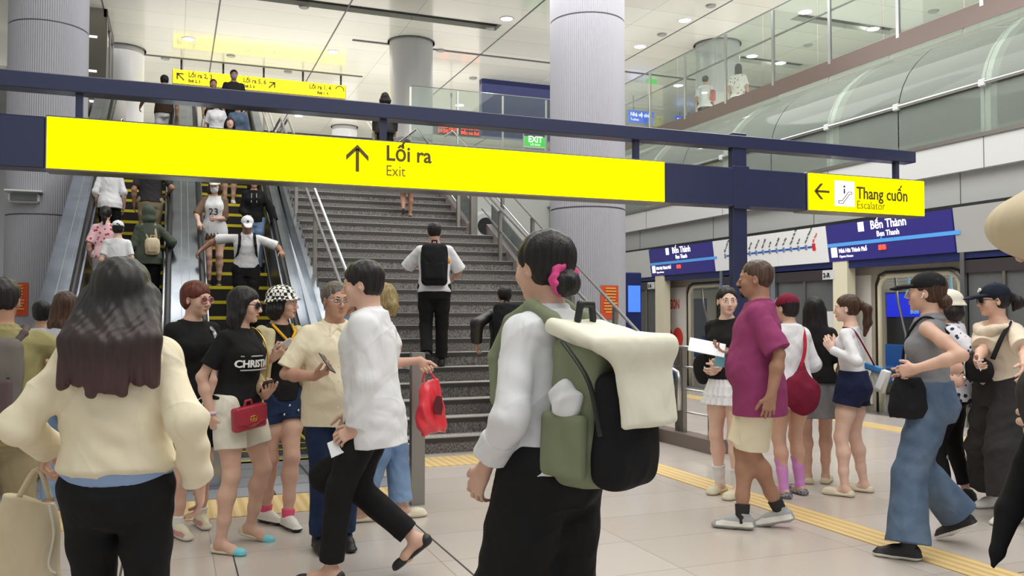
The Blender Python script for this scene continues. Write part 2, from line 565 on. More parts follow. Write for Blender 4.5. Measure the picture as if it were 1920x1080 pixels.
# tactile paving
for (n, lo, hi, lab) in (
        ('tactile_strip', (-1.6, 6.30), (1.66, 6.93), 'yellow ribbed tactile paving strip in front of the escalator plates'),
        ('tactile_strip', (1.74, 7.70), (4.26, 8.20), 'yellow ribbed tactile paving strip at the foot of the granite stairs'),
        ('tactile_strip', (3.98, -2.0), (4.26, 7.69), 'narrow yellow tactile path running along the beige concourse floor'),
        ('tactile_strip', (8.05, -1.0), (8.42, 26.0), 'yellow tactile warning strip along the platform screen doors')):
    tag(MB().box((lo[0], lo[1], 0), (hi[0], hi[1], .006)).build(n, M['tactile']), lab, 'tactile paving')
tag(MB().box((-1.66, 6.96, 0), (1.72, 8.55, .008)).build('floor_plate', M['plate']),
    'grey ribbed steel landing plate at the foot of both escalators', 'floor plate')

# ------------------------------------------------------------------ staircase
LN0, LNG = 26, 1.8        # a landing above step 26
YL = S_Y0 + LN0 * S_T
def stz(y): return max(0.0, (min(y, YL) - S_Y0 + max(0, y - YL - LNG)) * S_R / S_T)
def step_y(k): return S_Y0 + k * S_T + (LNG if k >= LN0 else 0)



st = empty('staircase', (3.3, S_Y0, 0), 'wide speckled grey granite staircase rising beside the escalators', 'staircase')
for k in range(36):
    y = step_y(k); z = (k + 1) * S_R; x1 = 4.85 if k < 17 else 4.5; dp = S_T + (LNG if k == LN0 - 1 else 0)
    m = MB().box((1.8, y, z - S_R - (.02 if k else 0)), (x1, y + dp + (.02 if k < 35 else 0), z - .006))
    m.box((1.8, y - .014, z - .05), (x1, y + .012, z - .006), 2)
    m.box((1.8, y - .016, z - .006), (x1, y + .05, z + .001), 1)
    sub(m, 'step', [M['granite'], M['nosing_l'], M['nosing']], st)
m = MB()
sl = lambda x0, x1, ya, yb, lift, mi=0: m.prism([(x0, ya, stz(ya) - .5 if ya > S_Y0 + .6 else 0), (x0, yb, stz(yb) - .5), (x0, yb, stz(yb) + lift), (x0, ya, stz(ya) + lift)], (x1 - x0, 0, 0), mi)
sl(4.85, 5.0, S_Y0 - .1, 13.55, .22); sl(4.5, 4.62, 13.55, YL, .22); sl(4.5, 4.62, YL, YL + LNG, .22); sl(4.5, 4.62, YL + LNG, 20.95, .22)
m.box((4.62, 13.55, 2.3), (5.4, 20.8, 2.66))
sub(m, 'stringer', mat('stringer_granite', (128, 120, 118), .5), st)
m = MB(); sl(1.72, 1.8, S_Y0 - .1, YL, .05); sl(1.72, 1.8, YL, YL + LNG, .05); sl(1.72, 1.8, YL + LNG, 20.95, .05)
sub(m, 'side_cladding', M['deck'], st)

g = MB()
def gl(x, ya, yb, lo, hi, zf=stz): g.prism([(x, ya, zf(ya) + lo), (x, yb, zf(yb) + lo), (x, yb, zf(yb) + hi), (x, ya, zf(ya) + hi)], (.012, 0, 0))
gl(4.92, 9.2, 13.5, .24, .58); gl(4.56, 13.6, YL, .24, .6); gl(4.56, YL, YL + LNG, .24, .6); gl(4.56, YL + LNG, 20.9, .24, .6)
sub(g, 'glass_panel', M['glassd'], st)


def hand_rail(name, label, x, ya, yb, h, posts, extra=(), lo_rails=(.34, .58), end=None, r=.021):
    e = empty(name, (x - st.location.x, ya - st.location.y, 0)); e.parent = st
    m = MB(); mids = [q for q in (YL + LNG, YL) if ya < q < yb]; p = [(x, q, stz(q) + h) for q in [yb] + mids + [ya]]
    if end: p += end
    m.tube(p, r, 10); sub(m, 'top_rail', M['steel'], e)
    for q in lo_rails:
        m = MB(); m.tube([(x, w, stz(w) + q) for w in [yb] + mids + [ya + .1]], r * .62, 8); sub(m, 'rail', M['steel'], e)
    for y in posts:
        m = MB().box((x - .025, y - .03, max(0, stz(y) - .1)), (x + .025, y + .03, stz(y) + h - .01)); sub(m, 'post', M['steel_d'], e)
    return e


PY = [S_Y0 + .45 + 1.25 * k for k in range(9)]
hand_rail('handrail', 'tall outer steel handrail on the column side of the stairs', 5.12, 8.6, 16.8, .92, [8.62, 9.55, 10.9, 12.2, 13.5, 15.0],
          end=[(5.12, 8.45, 1.06)])
hand_rail('handrail', 'inner steel handrail of the stairs ending in a rounded loop', 4.70, 8.1, 13.35, .88, [8.6, 9.9, 11.2, 12.5],
          lo_rails=(.55,), end=[(4.70, 7.55, .85), (4.70, 7.45, .82), (4.70, 7.43, .76), (4.70, 7.43, .45)])
hand_rail('handrail', 'steel handrail beside the upper narrower flight of the stairs', 4.38, 13.6, 20.9, .9, [13.62, 15.2, 16.8, 18.4, 20.2], lo_rails=(.5,))
hand_rail('handrail', 'steel double handrail between the stairs and the descending escalator', 1.80, 8.4, 20.9, .9, [8.5, 10.2, 12, 14, 16, 18], lo_rails=(),
          end=[(1.80, 8.0, .88)])
hand_rail('handrail', 'lower steel handrail running just inside the escalator side of the stairs', 1.93, 8.5, 20.9, .9, [8.6, 20.8], lo_rails=())
m = MB().box((4.55, 13.45, 2.6), (4.66, 13.56, 3.75)); sub(m, 'newel_post', M['steel_d'], st)

# level guard fence right of the stairs
e = empty('guard_fence', (5.12, 7.9, 0), 'low grey steel guard fence standing on a kerb beside the stairs', 'fence')
sub(MB().box((5.02, 7.35, 0), (5.22, 8.75, .14)), 'kerb', mat('kerb_brown', (120, 108, 102), .5), e)
for y in (7.5, 8.02, 8.12, 8.6): sub(MB().box((5.10, y - .03, .12), (5.15, y + .03, 1.04)), 'post', M['steel_d'], e)
for z in (1.05, .84, .6, .36): sub(MB().tube([(5.12, 8.62, z), (5.12, 7.45, z)], .019 if z > 1 else .011, 8), 'rail', M['steel'], e)
e = empty('guard_post', (1.68, 6.25, 0), 'square brushed steel post standing at the end of the escalator plate', 'post')
sub(MB().box((1.64, 6.2, 0), (1.74, 6.27, 1.12)), 'upright', M['steel_d'], e)
sub(MB().tube([(1.69, 6.25, 1.0), (1.71, 8.0, 1.0)], .02), 'rail', M['steel'], e)
sub(MB().tube([(1.69, 6.25, .4), (1.71, 8.0, .4)], .012), 'rail', M['steel'], e)

# ------------------------------------------------------------------ escalators
def ez(y):
    """height of the step band: flat, curve, 30 degree slope, curve, flat"""
    def ramp(u, a, w):
        if u < a: return 0.0
        if u > a + w: return u - a - w / 2
        return (u - a) ** 2 / (2 * w)
    return .5774 * (ramp(y, 10.1, 1.8) - ramp(y, 19.97, 1.8))


ESC = ((-1.13, -.13), (.43, 1.43))
YS = [7.75 + .25 * i for i in range(62)]
def escalator(x0, x1, label, lipcol):
    e = empty('escalator', ((x0 + x1) / 2, 8.5, 0), label, 'escalator', None)
    proto = None
    for k in range(31):
        y = 8.95 + .4 * k; zt = ez(y) + .012
        m = MB(); w0, w1 = x0 + .03, x1 - .03
        m.box((w0, -.2, -.28), (w1, .2, 0), 0)
        for i in range(12): m.box((w0 + .05 + i * (w1 - w0 - .1) / 12, -.2, 0), (w0 + .09 + i * (w1 - w0 - .1) / 12, .2, .006), 0)
        m.box((w0, -.206, -.04), (w1, -.175, .008), 1)
        for xx in (w0, w1 - .03): m.box((xx, -.2, -.001), (xx + .03, .2, .008), 1)
        if proto is None: c = proto = sub(m, 'step', [M['step'], M['yline']], e)
        else: c = proto.copy(); COL.objects.link(c)
        c.location = (0, y, zt)
    m = MB().box((x0, 8.5, -.01), (x1, 8.78, .02)); m.box((x0, 8.5, .0), (x1, 8.53, .026), 1)
    sub(m, 'comb_plate', [M['plate'], M['yline']], e)
    m = MB().box((x0, 21.4, ZU - .02), (x1, 22.4, ZU + .004)); sub(m, 'upper_plate', [M['plate']], e)
    return e


e1 = escalator(*ESC[0], 'ascending escalator with riders beside the big ribbed column', 0)
e2 = escalator(*ESC[1], 'descending escalator full of riders beside the granite stairs', 0)


def balustrade(x0, x1, par, hs, skirts, name='balustrade'):
    """solid steel-sided balustrade with deck; hs: x of the handrails; skirts: inner faces"""
    top = lambda y: ez(y) + .90
    m = MB()
    A = [(x0, y, top(y)) for y in YS]; B = [(x1, y, top(y)) for y in YS]
    m.strip(A, B, 0)
    rnd = [(7.75 - .32 * sin(t), .90 - .32 + .32 * cos(t)) for t in [i * pi / 2 / 5 for i in range(6)]]
    m.strip([(x0, y, z) for y, z in rnd], [(x1, y, z) for y, z in rnd], 0)
    m.box((x0, 7.43, 0), (x1, 7.46, .58), 0)
    for x in (x0, x1):
        m.strip([(x, y, top(y)) for y in YS], [(x, y, max(0, ez(y) - .35)) for y in YS], 1, False)
        m.add([(x, 7.75, 0)] + [(x, y, z) for y, z in rnd] + [(x, 7.43, 0)], [list(range(8))], 1)
    o = sub(m, name, [M['deck'], M['skirt']], par)
    for x in ((x0 + x1) / 2 - .05, (x0 + x1) / 2 + .05) if x1 - x0 > .4 else ():
        sub(MB().tube([(x, y, top(y) + .002) for y in YS], .004, 4), 'deck_joint', M['nosing_l'], o)
    for h in hs:
        m = MB(); P = [(h, y, top(y) + .075) for y in reversed(YS)]
        P += [(h, 7.75 - .40 * sin(t), .575 + .40 * cos(t)) for t in [i * pi / 6 for i in range(1, 7)]] + [(h, 8.3, .175)]
        m.tube(P, .04, 10, flat=((0, 0, 1), .6)); sub(m, 'handrail', M['rubber'], par)
        m = MB().strip([(h - .02, y, top(y)) for y in YS], [(h - .02, y, top(y) + .06) for y in YS], 0, False)
        m.strip([(h + .02, y, top(y)) for y in YS], [(h + .02, y, top(y) + .06) for y in YS], 0, False)
        sub(m, 'handrail_guide', M['steel'], par)
    for (x, sgn) in skirts:
        m = MB().tube([(x + sgn * .012, y, ez(y) + .16) for y in YS], .016, 6); sub(m, 'skirt_guard', M['steel'], par)
        m = MB().strip([(x + sgn * .006, y, ez(y) + .13) for y in YS], [(x + sgn * .006, y, ez(y) - .3) for y in YS], 0, False)
        sub(m, 'skirt_panel', M['skirt'], par)


balustrade(-1.56, -1.13, e1, (-1.20,), ((-1.13, 1),))
balustrade(-.13, .43, e1, (-.07,), ((-.13, -1),))
balustrade(1.43, 1.70, e2, (1.50,), ((1.43, -1),))
m = MB(); P = [(.37, y, ez(y) + .975) for y in reversed(YS)] + [(.37, 7.75 - .40 * sin(t), .575 + .40 * cos(t)) for t in [i * pi / 6 for i in range(1, 7)]] + [(.37, 8.3, .175)]
m.tube(P, .04, 10, flat=((0, 0, 1), .6)); sub(m, 'handrail', M['rubber'], e2)
sub(MB().tube([(.442, y, ez(y) + .16) for y in YS], .016, 6), 'skirt_guard', M['steel'], e2)

# ------------------------------------------------------------------ columns
def column(c, r, z0, z1, seams, label, ribs=True, group=None):
    e = empty('column', (c[0], c[1], z0), label, 'column', group)
    m = MB()
    cuts = [z0] + list(seams) + [z1]
    for a, b_ in zip(cuts[:-1], cuts[1:]):
        if ribs: m.lathe([(r, a + .012), (r, b_ - .012)], (c[0], c[1], 0), n=216, mi=0, smooth=False, rib=.013, ribn=2)
        else: m.lathe([(r, a + .006), (r, b_ - .006)], (c[0], c[1], 0), n=64)
    sub(m, 'cladding', M['col'] if ribs else M['colu'], e)
    m = MB(); m.lathe([(r - .014, z0), (r - .014, z1)], (c[0], c[1], 0), n=64)
    sub(m, 'core', M['seam'], e)
    if z1 >= ZC: sub(MB().lathe([(r + .05, z1 - .03), (r + .05, z1), (r, z1)], (c[0], c[1], 0), n=64), 'ceiling_ring', M['seam'], e)
    return e


CR = (6.32, 12.72); CL = (-2.10, 17.1)
column(CR, .615, 0, 9, (3.1, 6.19), 'huge ribbed grey column standing behind the stair railing')
column(CL, .635, 0, 9, (3.1, 6.42), 'huge ribbed grey column carrying the camera and orange notice')
for (px, w, py, lab) in ((771, 82, 80, 'smooth round grey column meeting the ceiling above the stairs'),
                         (1345, 82, 84, 'smooth round grey column behind the upper glass balustrade'),
                         (230, 76, 92, 'smooth round grey column next to the steel lift enclosure'),
                         (646, 46, 238, 'slim round column far away in the upper hall')):
    p = on_z(px, py, ZC); d = p.dot(_F)
    column((p.x, p.y), w * d / FPX / 2, ZU, ZC, (), lab, False)

# notices and camera on the columns
def on_col(c, r, ang, z, h, w):
    n = Vector((cos(ang), sin(ang), 0)); t = Vector((-sin(ang), cos(ang), 0))
    return Vector((c[0], c[1], z)) + n * (r + .012), n, t


def notice(c, r, px, py0, py1, w, name, label, mats, draw):
    d0 = Vector((c[0], c[1], 0)).dot(_F) - r
    p = at_d(px, (py0 + py1) / 2, d0)
    lat = (p - Vector((c[0], c[1], p.z))).dot(_R); a0 = math.asin(max(-1, min(1, lat / r)))
    n = (-_F * cos(a0) + _R * sin(a0)); t = Vector((0, 0, 1)).cross(n)
    o = Vector((c[0], c[1], 0)) + n * (r + .004)
    h = (py1 - py0) * d0 / FPX
    o.z = p.z - h / 2
    m = MB(); seg = 8; A = []; B = []
    for i in range(seg + 1):
        u = (i / seg - .5) * w / r; q = n * cos(u) + t * sin(u)
        A.append(Vector((c[0], c[1], o.z)) + q * (r + .012)); B.append(A[-1] + Vector((0, 0, h)))
    m.strip(A, B, 0); m.strip([a - (a - Vector((c[0], c[1], a.z))).normalized() * .006 for a in B], [a - (a - Vector((c[0], c[1], a.z))).normalized() * .006 for a in A], 0)
    e = m.build(name, mats[0]); tag(e, label, 'notice')
    k = MB(); draw(k, o + n * .012 , t, n, w, h)
    q = k.build_at('lettering', mats[1:], e, Vector(e.location))
    return e


def lines_of(k, o, t, n, w, h, rows=9, mi=0):
    rnd = random.Random(3)
    for i in range(rows):
        z = h * (.9 - .8 * i / rows); L = w * rnd.uniform(.5, .78)
        c = o + Vector((0, 0, z)) + t * rnd.uniform(-.02, .02)
        c = c + n * .004
        k.prism([c - t * L / 2, c + t * L / 2, c + t * L / 2 + Vector((0, 0, h * .035)), c - t * L / 2 + Vector((0, 0, h * .035))], n * .002, mi)


gold = mat('poster_gold', (232, 190, 96), .5); gry = mat('print_grey', (120, 124, 132), .6); amber = mat('warning_amber', (240, 200, 40), .5)
notice(CR, .615, 1145, 535, 598, .34, 'notice', 'orange paper notice stuck on the ribbed column by the stairs', [M['redp'], gold], lines_of)
notice(CL, .635, 33, 530, 592, .36, 'notice', 'orange paper notice stuck on the ribbed column under the camera', [M['redp'], gold], lines_of)


def pics(k, o, t, n, w, h):
    for i in range(3):
        for j in range(2):
            c = o + t * ((i - 1) * .12) + Vector((0, 0, .04 + j * .15)) + n * .004
            k.prism([c - t * .045, c + t * .045, c + t * .045 + Vector((0, 0, .11)), c - t * .045 + Vector((0, 0, .11))], n * .002, 1 if (i + j) % 2 else 0)


notice(CR, .615, 1147, 608, 648, .42, 'notice', 'white safety notice with small yellow pictograms below the orange notice', [M['white'], gry, amber], pics)
p = at_d(47, 372, Vector((CL[0], CL[1], 0)).dot(_F) - .66)
e = empty('security_camera', p, 'white boxy security camera bracketed on the ribbed column', 'camera')
m = MB().rbox(p, (.46, .3, .17), .03); m.rbox(p + Vector((0, -.05, .1)), (.56, .38, .03), .01); sub(m, 'housing', M['white'], e)
sub(MB().rbox(p + Vector((.0, -.15, 0)), (.40, .02, .12), .005), 'front_window', M['smoke'], e)
sub(MB().box(p + Vector((-.05, .1, .08)), p + Vector((.1, .5, .26))), 'bracket', M['wallg'], e)

# air nozzle on the wall under the upper floor
p = on_y(908, 425, 20.75)
e = empty('air_nozzle', p, 'round white ventilation nozzle with a dark centre under the upper floor', 'vent')
m = MB().cyl(p + Vector((0, .05, 0)), p + Vector((0, -.12, 0)), .40, .33, 32); sub(m, 'ring', M['white'], e)
sub(MB().cyl(p + Vector((0, -.10, 0)), p + Vector((0, -.135, 0)), .22, .22, 32), 'opening', M['black'], e)

# steel lift enclosure up on the left
a = on_z(200, 17, ZC)
e = empty('lift_enclosure', (a.x - .6, a.y + 1.6, ZU), 'polished steel and glass lift enclosure on the upper floor', 'lift')
sub(MB().box((a.x - 1.75, a.y, ZU), (a.x, a.y + .06, ZC - .001)), 'front_panel', mat('lift_steel', (160, 156, 150), .18, .85), e)
sub(MB().box((a.x - .05, a.y + .1, ZU), (a.x, a.y + 2.4, ZC - .5)), 'side_pane', M['smoke'], e)
for k in range(3): sub(MB().box((a.x - .06, a.y + .02 + k * 1.15, ZU), (a.x + .02, a.y + .1 + k * 1.15, ZC - .001)), 'mullion', M['steel_d'], e)
sub(MB().box((a.x - .06, a.y, ZC - .2), (a.x + .02, a.y + 2.45, ZC - .001)), 'header', M['seam'], e)
for z in (6.6, 7.35, 8.2): sub(MB().box((a.x - 1.75, a.y - .03, z), (a.x - .2, a.y - .005, z + .05)), 'lit_strip', M['wlit'], e)

# ------------------------------------------------------------------ navy sign gantry across the concourse
YG = 7.0
gx = lambda px, py=280: on_y(px, py, YG - .11).x
e = empty('sign_gantry', (gx(1386), YG, 0), 'navy blue steel gantry carrying the yellow exit signs on a post', 'sign gantry')
sub(MB().rbox(((gx(1722) - 8) / 2, YG, 3.07), (gx(1722) + 8, .16, .12), .006), 'top_beam', M['navy'], e)
sub(MB().rbox(((gx(1370) + gx(1403)) / 2 + .04, YG - .02, 1.58), (gx(1403) - gx(1370) - .04, .08, 3.16), .006), 'post', M['navy'], e)
for px in (145, 724, 1203, 1694): sub(MB().box((gx(px) - .025, YG - .025, 2.8), (gx(px) + .025, YG + .025, 3.02)), 'hanger', M['navy'], e)
Z0, Z1 = 2.43, 2.82
for (x0, x1) in ((-8.0, gx(84)), (gx(1248), gx(1512))): sub(MB().rbox(((x0 + x1) / 2, YG, (Z0 + Z1) / 2), (x1 - x0, .2, Z1 - Z0 - .02), .008), 'fascia_box', M['navy'], e)


def sign_box(name, label, x0, x1, parts, face=M['yel']):
    e = empty(name, ((x0 + x1) / 2, YG, Z0), label, 'sign')
    m = MB().rbox(((x0 + x1) / 2, YG, (Z0 + Z1) / 2), (x1 - x0, .22, Z1 - Z0), .006); sub(m, 'casing', M['steel_d'], e)
    m = MB().box((x0 + .012, YG - .118, Z0 + .012), (x1 - .012, YG - .108, Z1 - .012)); sub(m, 'lit_face', face, e)
    for (nm, mb, mt) in parts: sub(mb, nm, mt, e)
    return e


yy = YG - .124
def flat(poly, z=.004, y=None): return MB().prism([(p[0], yy if y is None else y, p[1]) for p in poly], (0, -z, 0))


def gp(px, py): q = on_y(px, py, yy); return (q.x, q.z)


def arrow(mb, c, s, ang, y, w=.13):
    """arrow pointing along ang (0 = up), size s"""
    def R(u, v): return (c[0] + s * (u * cos(ang) + v * sin(ang)), c[1] + s * (-u * sin(ang) + v * cos(ang)))
    h = w / 2
    for poly in ([(-h, -.5), (h, -.5), (h, .36), (-h, .36)],
                 [(0, .52), (0, .52 - w * 1.5), (-.42, .52 - w * 1.5 - .42), (-.42, .52 - .42)],
                 [(0, .52), (.42, .52 - .42), (.42, .52 - w * 1.5 - .42), (0, .52 - w * 1.5)]):
        mb.prism([(R(u, v)[0], y, R(u, v)[1]) for u, v in poly], (0, -.004, 0))
    return mb


c = gp(670, 297); a0 = gp(723, 299); a1 = gp(723, 329)
sign_box('exit_sign', 'long lit yellow sign reading Lối ra Exit with an upward arrow', gx(84), gx(1247), [
    ('arrow_symbol', arrow(MB(), c, .215, 0, yy), M['brown']),
    ('lettering', text_mb('Lối ra', .175, (a0[0], yy, a0[1] - .005), (1, 0, 0), (0, 0, 1), .003, .004, squeeze=.92), M['brown']),
    ('lettering', text_mb('Exit', .125, (a1[0], yy, a1[1]), (1, 0, 0), (0, 0, 1), .003, .001, squeeze=.85), M['ochre'])])
c = gp(1541, 359); a0 = gp(1606, 372); a1 = gp(1606, 391); q0 = gp(1565, 386); q1 = gp(1601, 341)
es = MB()     # escalator pictogram: rising band with a small standing figure
qx, qz = (q0[0] + q1[0]) / 2, (q0[1] + q1[1]) / 2
es.tube([(qx - .085, yy - .012, qz - .075), (qx - .04, yy - .012, qz - .075), (qx + .045, yy - .012, qz + .02), (qx + .085, yy - .012, qz + .02), (qx + .085, yy - .012, qz - .005),
         (qx + .055, yy - .012, qz - .005), (qx - .03, yy - .012, qz - .1), (qx - .085, yy - .012, qz - .1), (qx - .085, yy - .012, qz - .075)], .004, 5)
es.tube([(qx - .01, yy - .012, qz + .0), (qx - .01, yy - .012, qz + .05)], .008, 6); es.ball((qx - .01, yy - .012, qz + .072), .011)
sign_box('escalator_sign', 'short lit yellow sign reading Thang cuốn Escalator with a left arrow', gx(1513), gx(1732), [
    ('arrow_symbol', arrow(MB(), c, .19, -pi / 2, yy), M['brown']),
    ('symbol_panel', flat([(q0[0], q0[1]), (q1[0], q0[1]), (q1[0], q1[1]), (q0[0], q1[1])], .006), M['wlit']),
    ('escalator_symbol', es, M['black']),
    ('lettering', text_mb('Thang cuốn', .175, (a0[0], yy, a0[1]), (1, 0, 0), (0, 0, 1), .003, .003, squeeze=.82), M['brown']),
    ('lettering', text_mb('Escalator', .12, (a1[0], yy - .002, a1[1]), (1, 0, 0), (0, 0, 1), .003, 0, squeeze=.85), M['ochre'])])
# the post passes in front of the blue fascia
sub(MB().rbox(((gx(1370) + gx(1403)) / 2 + .03, YG - .085, 2.625), (gx(1403) - gx(1370) - .03, .04, .41), .004), 'cover_plate', M['navy'], [o for o in bpy.data.objects if o.name == 'sign_gantry'][0])

# ------------------------------------------------------------------ upper hall signs
p0 = on_y(323, 138, 27.2); p1 = on_y(648, 160, 27.2)
x0, x1, zt = p0.x, p1.x, 8.62
e = empty('hanging_sign', ((x0 + x1) / 2, 27.2, zt - .4), 'long lit yellow sign hanging from the ceiling of the upper hall', 'sign')
sub(MB().rbox(((x0 + x1) / 2, 27.2, zt - .2), (x1 - x0, .16, .42), .01), 'casing', M['brown2'], e)
sub(MB().box((x0 + .02, 27.105, zt - .4), (x1 - .02, 27.115, zt)), 'lit_face', M['yel2'], e)
for k in range(5):
    x = x0 + .25 + k * (x1 - x0 - .4) / 4
    sub(MB().cyl((x, 27.2, zt), (x, 27.2, ZC), .03, None, 8), 'hanger', M['black'], e)
y2 = 27.1
def up(px): return on_y(px, 150, y2).x
k = MB()
arrow(k, (up(338), zt - .2), .30, -pi / 4, y2, .16); arrow(k, (up(510), zt - .2), .28, pi / 4, y2, .16)
k.tube([(up(637) + .13 * cos(t), y2 - .01, zt - .17 + .13 * sin(t)) for t in [(-.2 + i * .3) * 1.05 for i in range(11)]], .02, 5)
text_mb('Lối ra 2, 3', .19, (up(353), y2, zt - .19), (1, 0, 0), (0, 0, 1), .002, .009, mb=k, squeeze=.85); text_mb('Exit 2, 3', .12, (up(353), y2, zt - .34), (1, 0, 0), (0, 0, 1), .002, .009, mb=k, squeeze=.85)
text_mb('Lối ra 5, 6', .19, (up(456), y2, zt - .19), (1, 0, 0), (0, 0, 1), .002, .009, mb=k, squeeze=.85); text_mb('Exit 5, 6', .12, (up(456), y2, zt - .34), (1, 0, 0), (0, 0, 1), .002, .009, mb=k, squeeze=.85)
text_mb('Lối ra 1, 4', .19, (up(580), y2, zt - .19), (1, 0, 0), (0, 0, 1), .002, .009, mb=k, squeeze=.85); text_mb('Exit 1, 4', .12, (up(595), y2, zt - .34), (1, 0, 0), (0, 0, 1), .002, .009, mb=k, squeeze=.85)
sub(k, 'lettering', M['brown'], e)
# departures board
Y3 = 28.0
q0 = on_y(812, 228, Y3); q1 = on_y(945, 265, Y3); zb, zt3 = q1.z + .06, q0.z - .02
e = empty('departure_board', ((q0.x + q1.x) / 2, Y3, zb), 'dark electronic departures board with red train times in the upper hall', 'display board')
sub(MB().rbox(((q0.x + q1.x) / 2, Y3, (zb + zt3) / 2), (q1.x - q0.x, .2, zt3 - zb), .02), 'casing', mat('board_casing', (56, 60, 58), .6), e)
for t in (.25, .82): x = q0.x + (q1.x - q0.x) * t; sub(MB().cyl((x, Y3, zt3), (x, Y3, ZC), .03, None, 8), 'hanger', M['steel_d'], e)
k = MB(); W = q1.x - q0.x; H = zt3 - zb
for (u, v, s, tx) in ((.05, .56, .17, '10:30'), (.05, .14, .17, '11:00'), (.20, .34, .15, '10:10'), (.37, .56, .15, 'Bến xe Suối T'), (.37, .14, .15, 'Bến xe Suối T'), (.78, .56, .16, '10:24'), (.78, .14, .16, '10:40')):
    text_mb(tx, s, (q0.x + u * W, Y3 - .11, zb + v * H), (1, 0, 0), (0, 0, 1), .002, .007, mb=k)
sub(k, 'red_digits', M['red'], e)
sub(text_mb('2', .24, (q0.x + .945 * W, Y3 - .11, zb + .25 * H), (1, 0, 0), (0, 0, 1), .002), 'platform_number', M['white'], e)
# exit sign
Y4 = 24.5
q0 = on_y(982, 255, Y4); q1 = on_y(1023, 278, Y4)
e = empty('emergency_sign', ((q0.x + q1.x) / 2, Y4, q1.z), 'small green EXIT sign in a white frame beside the ribbed column', 'sign')
sub(MB().rbox(((q0.x + q1.x) / 2, Y4, (q0.z + q1.z) / 2), (q1.x - q0.x + .02, .08, q0.z - q1.z), .01), 'casing', M['white'], e)
sub(MB().box((q0.x + .015, Y4 - .05, q1.z + .015), (q1.x - .015, Y4 - .042, q0.z - .015)), 'lit_face', M['green'], e)
sub(text_mb('EXIT', .27, ((q0.x + q1.x) / 2, Y4 - .055, q1.z + .15), (1, 0, 0), (0, 0, 1), .002, .006, 'CENTER', squeeze=.86), 'lettering', M['wlit'], e)
sub(text_mb('Lối thoát', .09, ((q0.x + q1.x) / 2, Y4 - .055, q1.z + .05), (1, 0, 0), (0, 0, 1), .002, 0, 'CENTER'), 'lettering', M['wlit'], e)
for x in (q0.x, q1.x): sub(MB().box((x - .02, Y4, ZU), (x + .02, Y4 + .04, q0.z + .45)), 'frame_post', M['steel'], e)
sub(MB().box((q0.x - .02, Y4, q0.z + .4), (q1.x + .02, Y4 + .05, q0.z + .46)), 'frame_post', M['steel'], e)
# navy board behind glass
q0 = on_y(901, 141, 26); q1 = on_y(1100, 240, 26)
tag(MB().rbox(((q0.x + q1.x) / 2, 26, (q0.z + 7.1) / 2), (q1.x - q0.x, .3, q0.z - 7.1), .02).build('hanging_board', M['blued']),
    'plain navy board hanging behind the upper glass balustrade', 'board')
# toilet signs
for (px, py, w, Y, lab) in ((1178, 206, 1.0, 26, 'blue toilets sign next to the ribbed column'), (1266, 217, .8, 27.5, 'blue toilets sign seen between the upper glass panes')):
    q = on_y(px, py, Y)
    e = empty('toilet_sign', (q.x + w / 2, Y, q.z - .42), lab, 'sign')
    sub(MB().rbox((q.x + w / 2, Y, q.z - .21), (w, .1, .42), .01), 'panel', mat('toilet_blue', (30, 90, 220), .4, emit=.6), e)
    for xx in (.2, w - .2): sub(MB().cyl((q.x + xx, Y, q.z), (q.x + xx, Y, ZC), .02, None, 8), 'hanger', M['steel_d'], e)
    k = text_mb('Nhà vệ sinh', .19, (q.x + .05, Y - .06, q.z - .21), (1, 0, 0), (0, 0, 1), .002, .002, squeeze=.85)
    text_mb('Toilets', .12, (q.x + .05, Y - .06, q.z - .36), (1, 0, 0), (0, 0, 1), .002, mb=k); sub(k, 'lettering', M['wlit'], e)
q = on_y(1222, 151, 24)
tag(MB().rbox(q, (.35, .06, .2), .01).build('exit_light', M['green']), 'tiny green exit light behind the upper glass balustrade', 'sign')

# upper balustrades
def balus(name, label, P, Q, h, n, top2=None, basez=ZU, foot=.08):
    P = Vector(P); Q = Vector(Q); e = empty(name, ((P.x + Q.x) / 2, (P.y + Q.y) / 2, basez), label, 'balustrade')
    D = Q - P; L = D.length; d = D / L; s = Vector((-d.y, d.x, 0)) * .008; U = Vector((0, 0, 1))
    for i in range(n):
        a = P + D * (i / n) + d * .02; b_ = P + D * ((i + 1) / n) - d * .02
        a = a + U * foot
        sub(MB().prism([a - s, a + s, a + s + (b_ - a - U * foot + U * 0), a - s + (b_ - a - U * foot + U * 0)] if False else [a - s, Vector((b_.x, b_.y, a.z)) - s, Vector((b_.x, b_.y, a.z)) + s, a + s], U * (h - foot)), 'glass_pane', M['glass'], e)
    return e, P, D, d, U


e, P, D, d, U = balus('glass_balustrade', 'clear glass balustrade at the far edge of the opening', (5.49, YF, ZU), (XE, YF, ZU), 1.45, 4)
for i in range(5):
    q = P + D * (i / 4); sub(MB().box(q - Vector((.02, .02, 0)), q + Vector((.02, .02, 1.42))), 'post', M['steel'], e)
sub(MB().tube([P + U * 1.46, P + D + U * 1.46], .012), 'top_rail', M['steel'], e)
e, P, D, d, U = balus('glass_balustrade', 'tall clear glass balustrade on the upper walkway over the track', (XE, 3, ZU), (XE, YF, ZU), 1.45, 12)
for i in range(13):
    q = P + D * (i / 12) + Vector((0, -.3, 0)); sub(MB().box(q - Vector((.02, .03, 0)), q + Vector((.02, .03, 1.42))), 'post', M['steel'], e)
sub(MB().tube([P + U * 1.46, P + D + U * 1.46], .016), 'top_rail', M['steel'], e)
sub(MB().tube([P + U * .95 + Vector((.06, 0, 0)), P + D + U * .95 + Vector((.06, 0, 0))], .022), 'handrail', M['steel'], e)
tag(MB().box((XE - .02, 2, ZU - .22), (XE + .0, YF, ZU + .06)).build('edge_fascia', M['brownm']), 'long brownish metal fascia along the upper walkway edge', 'fascia')
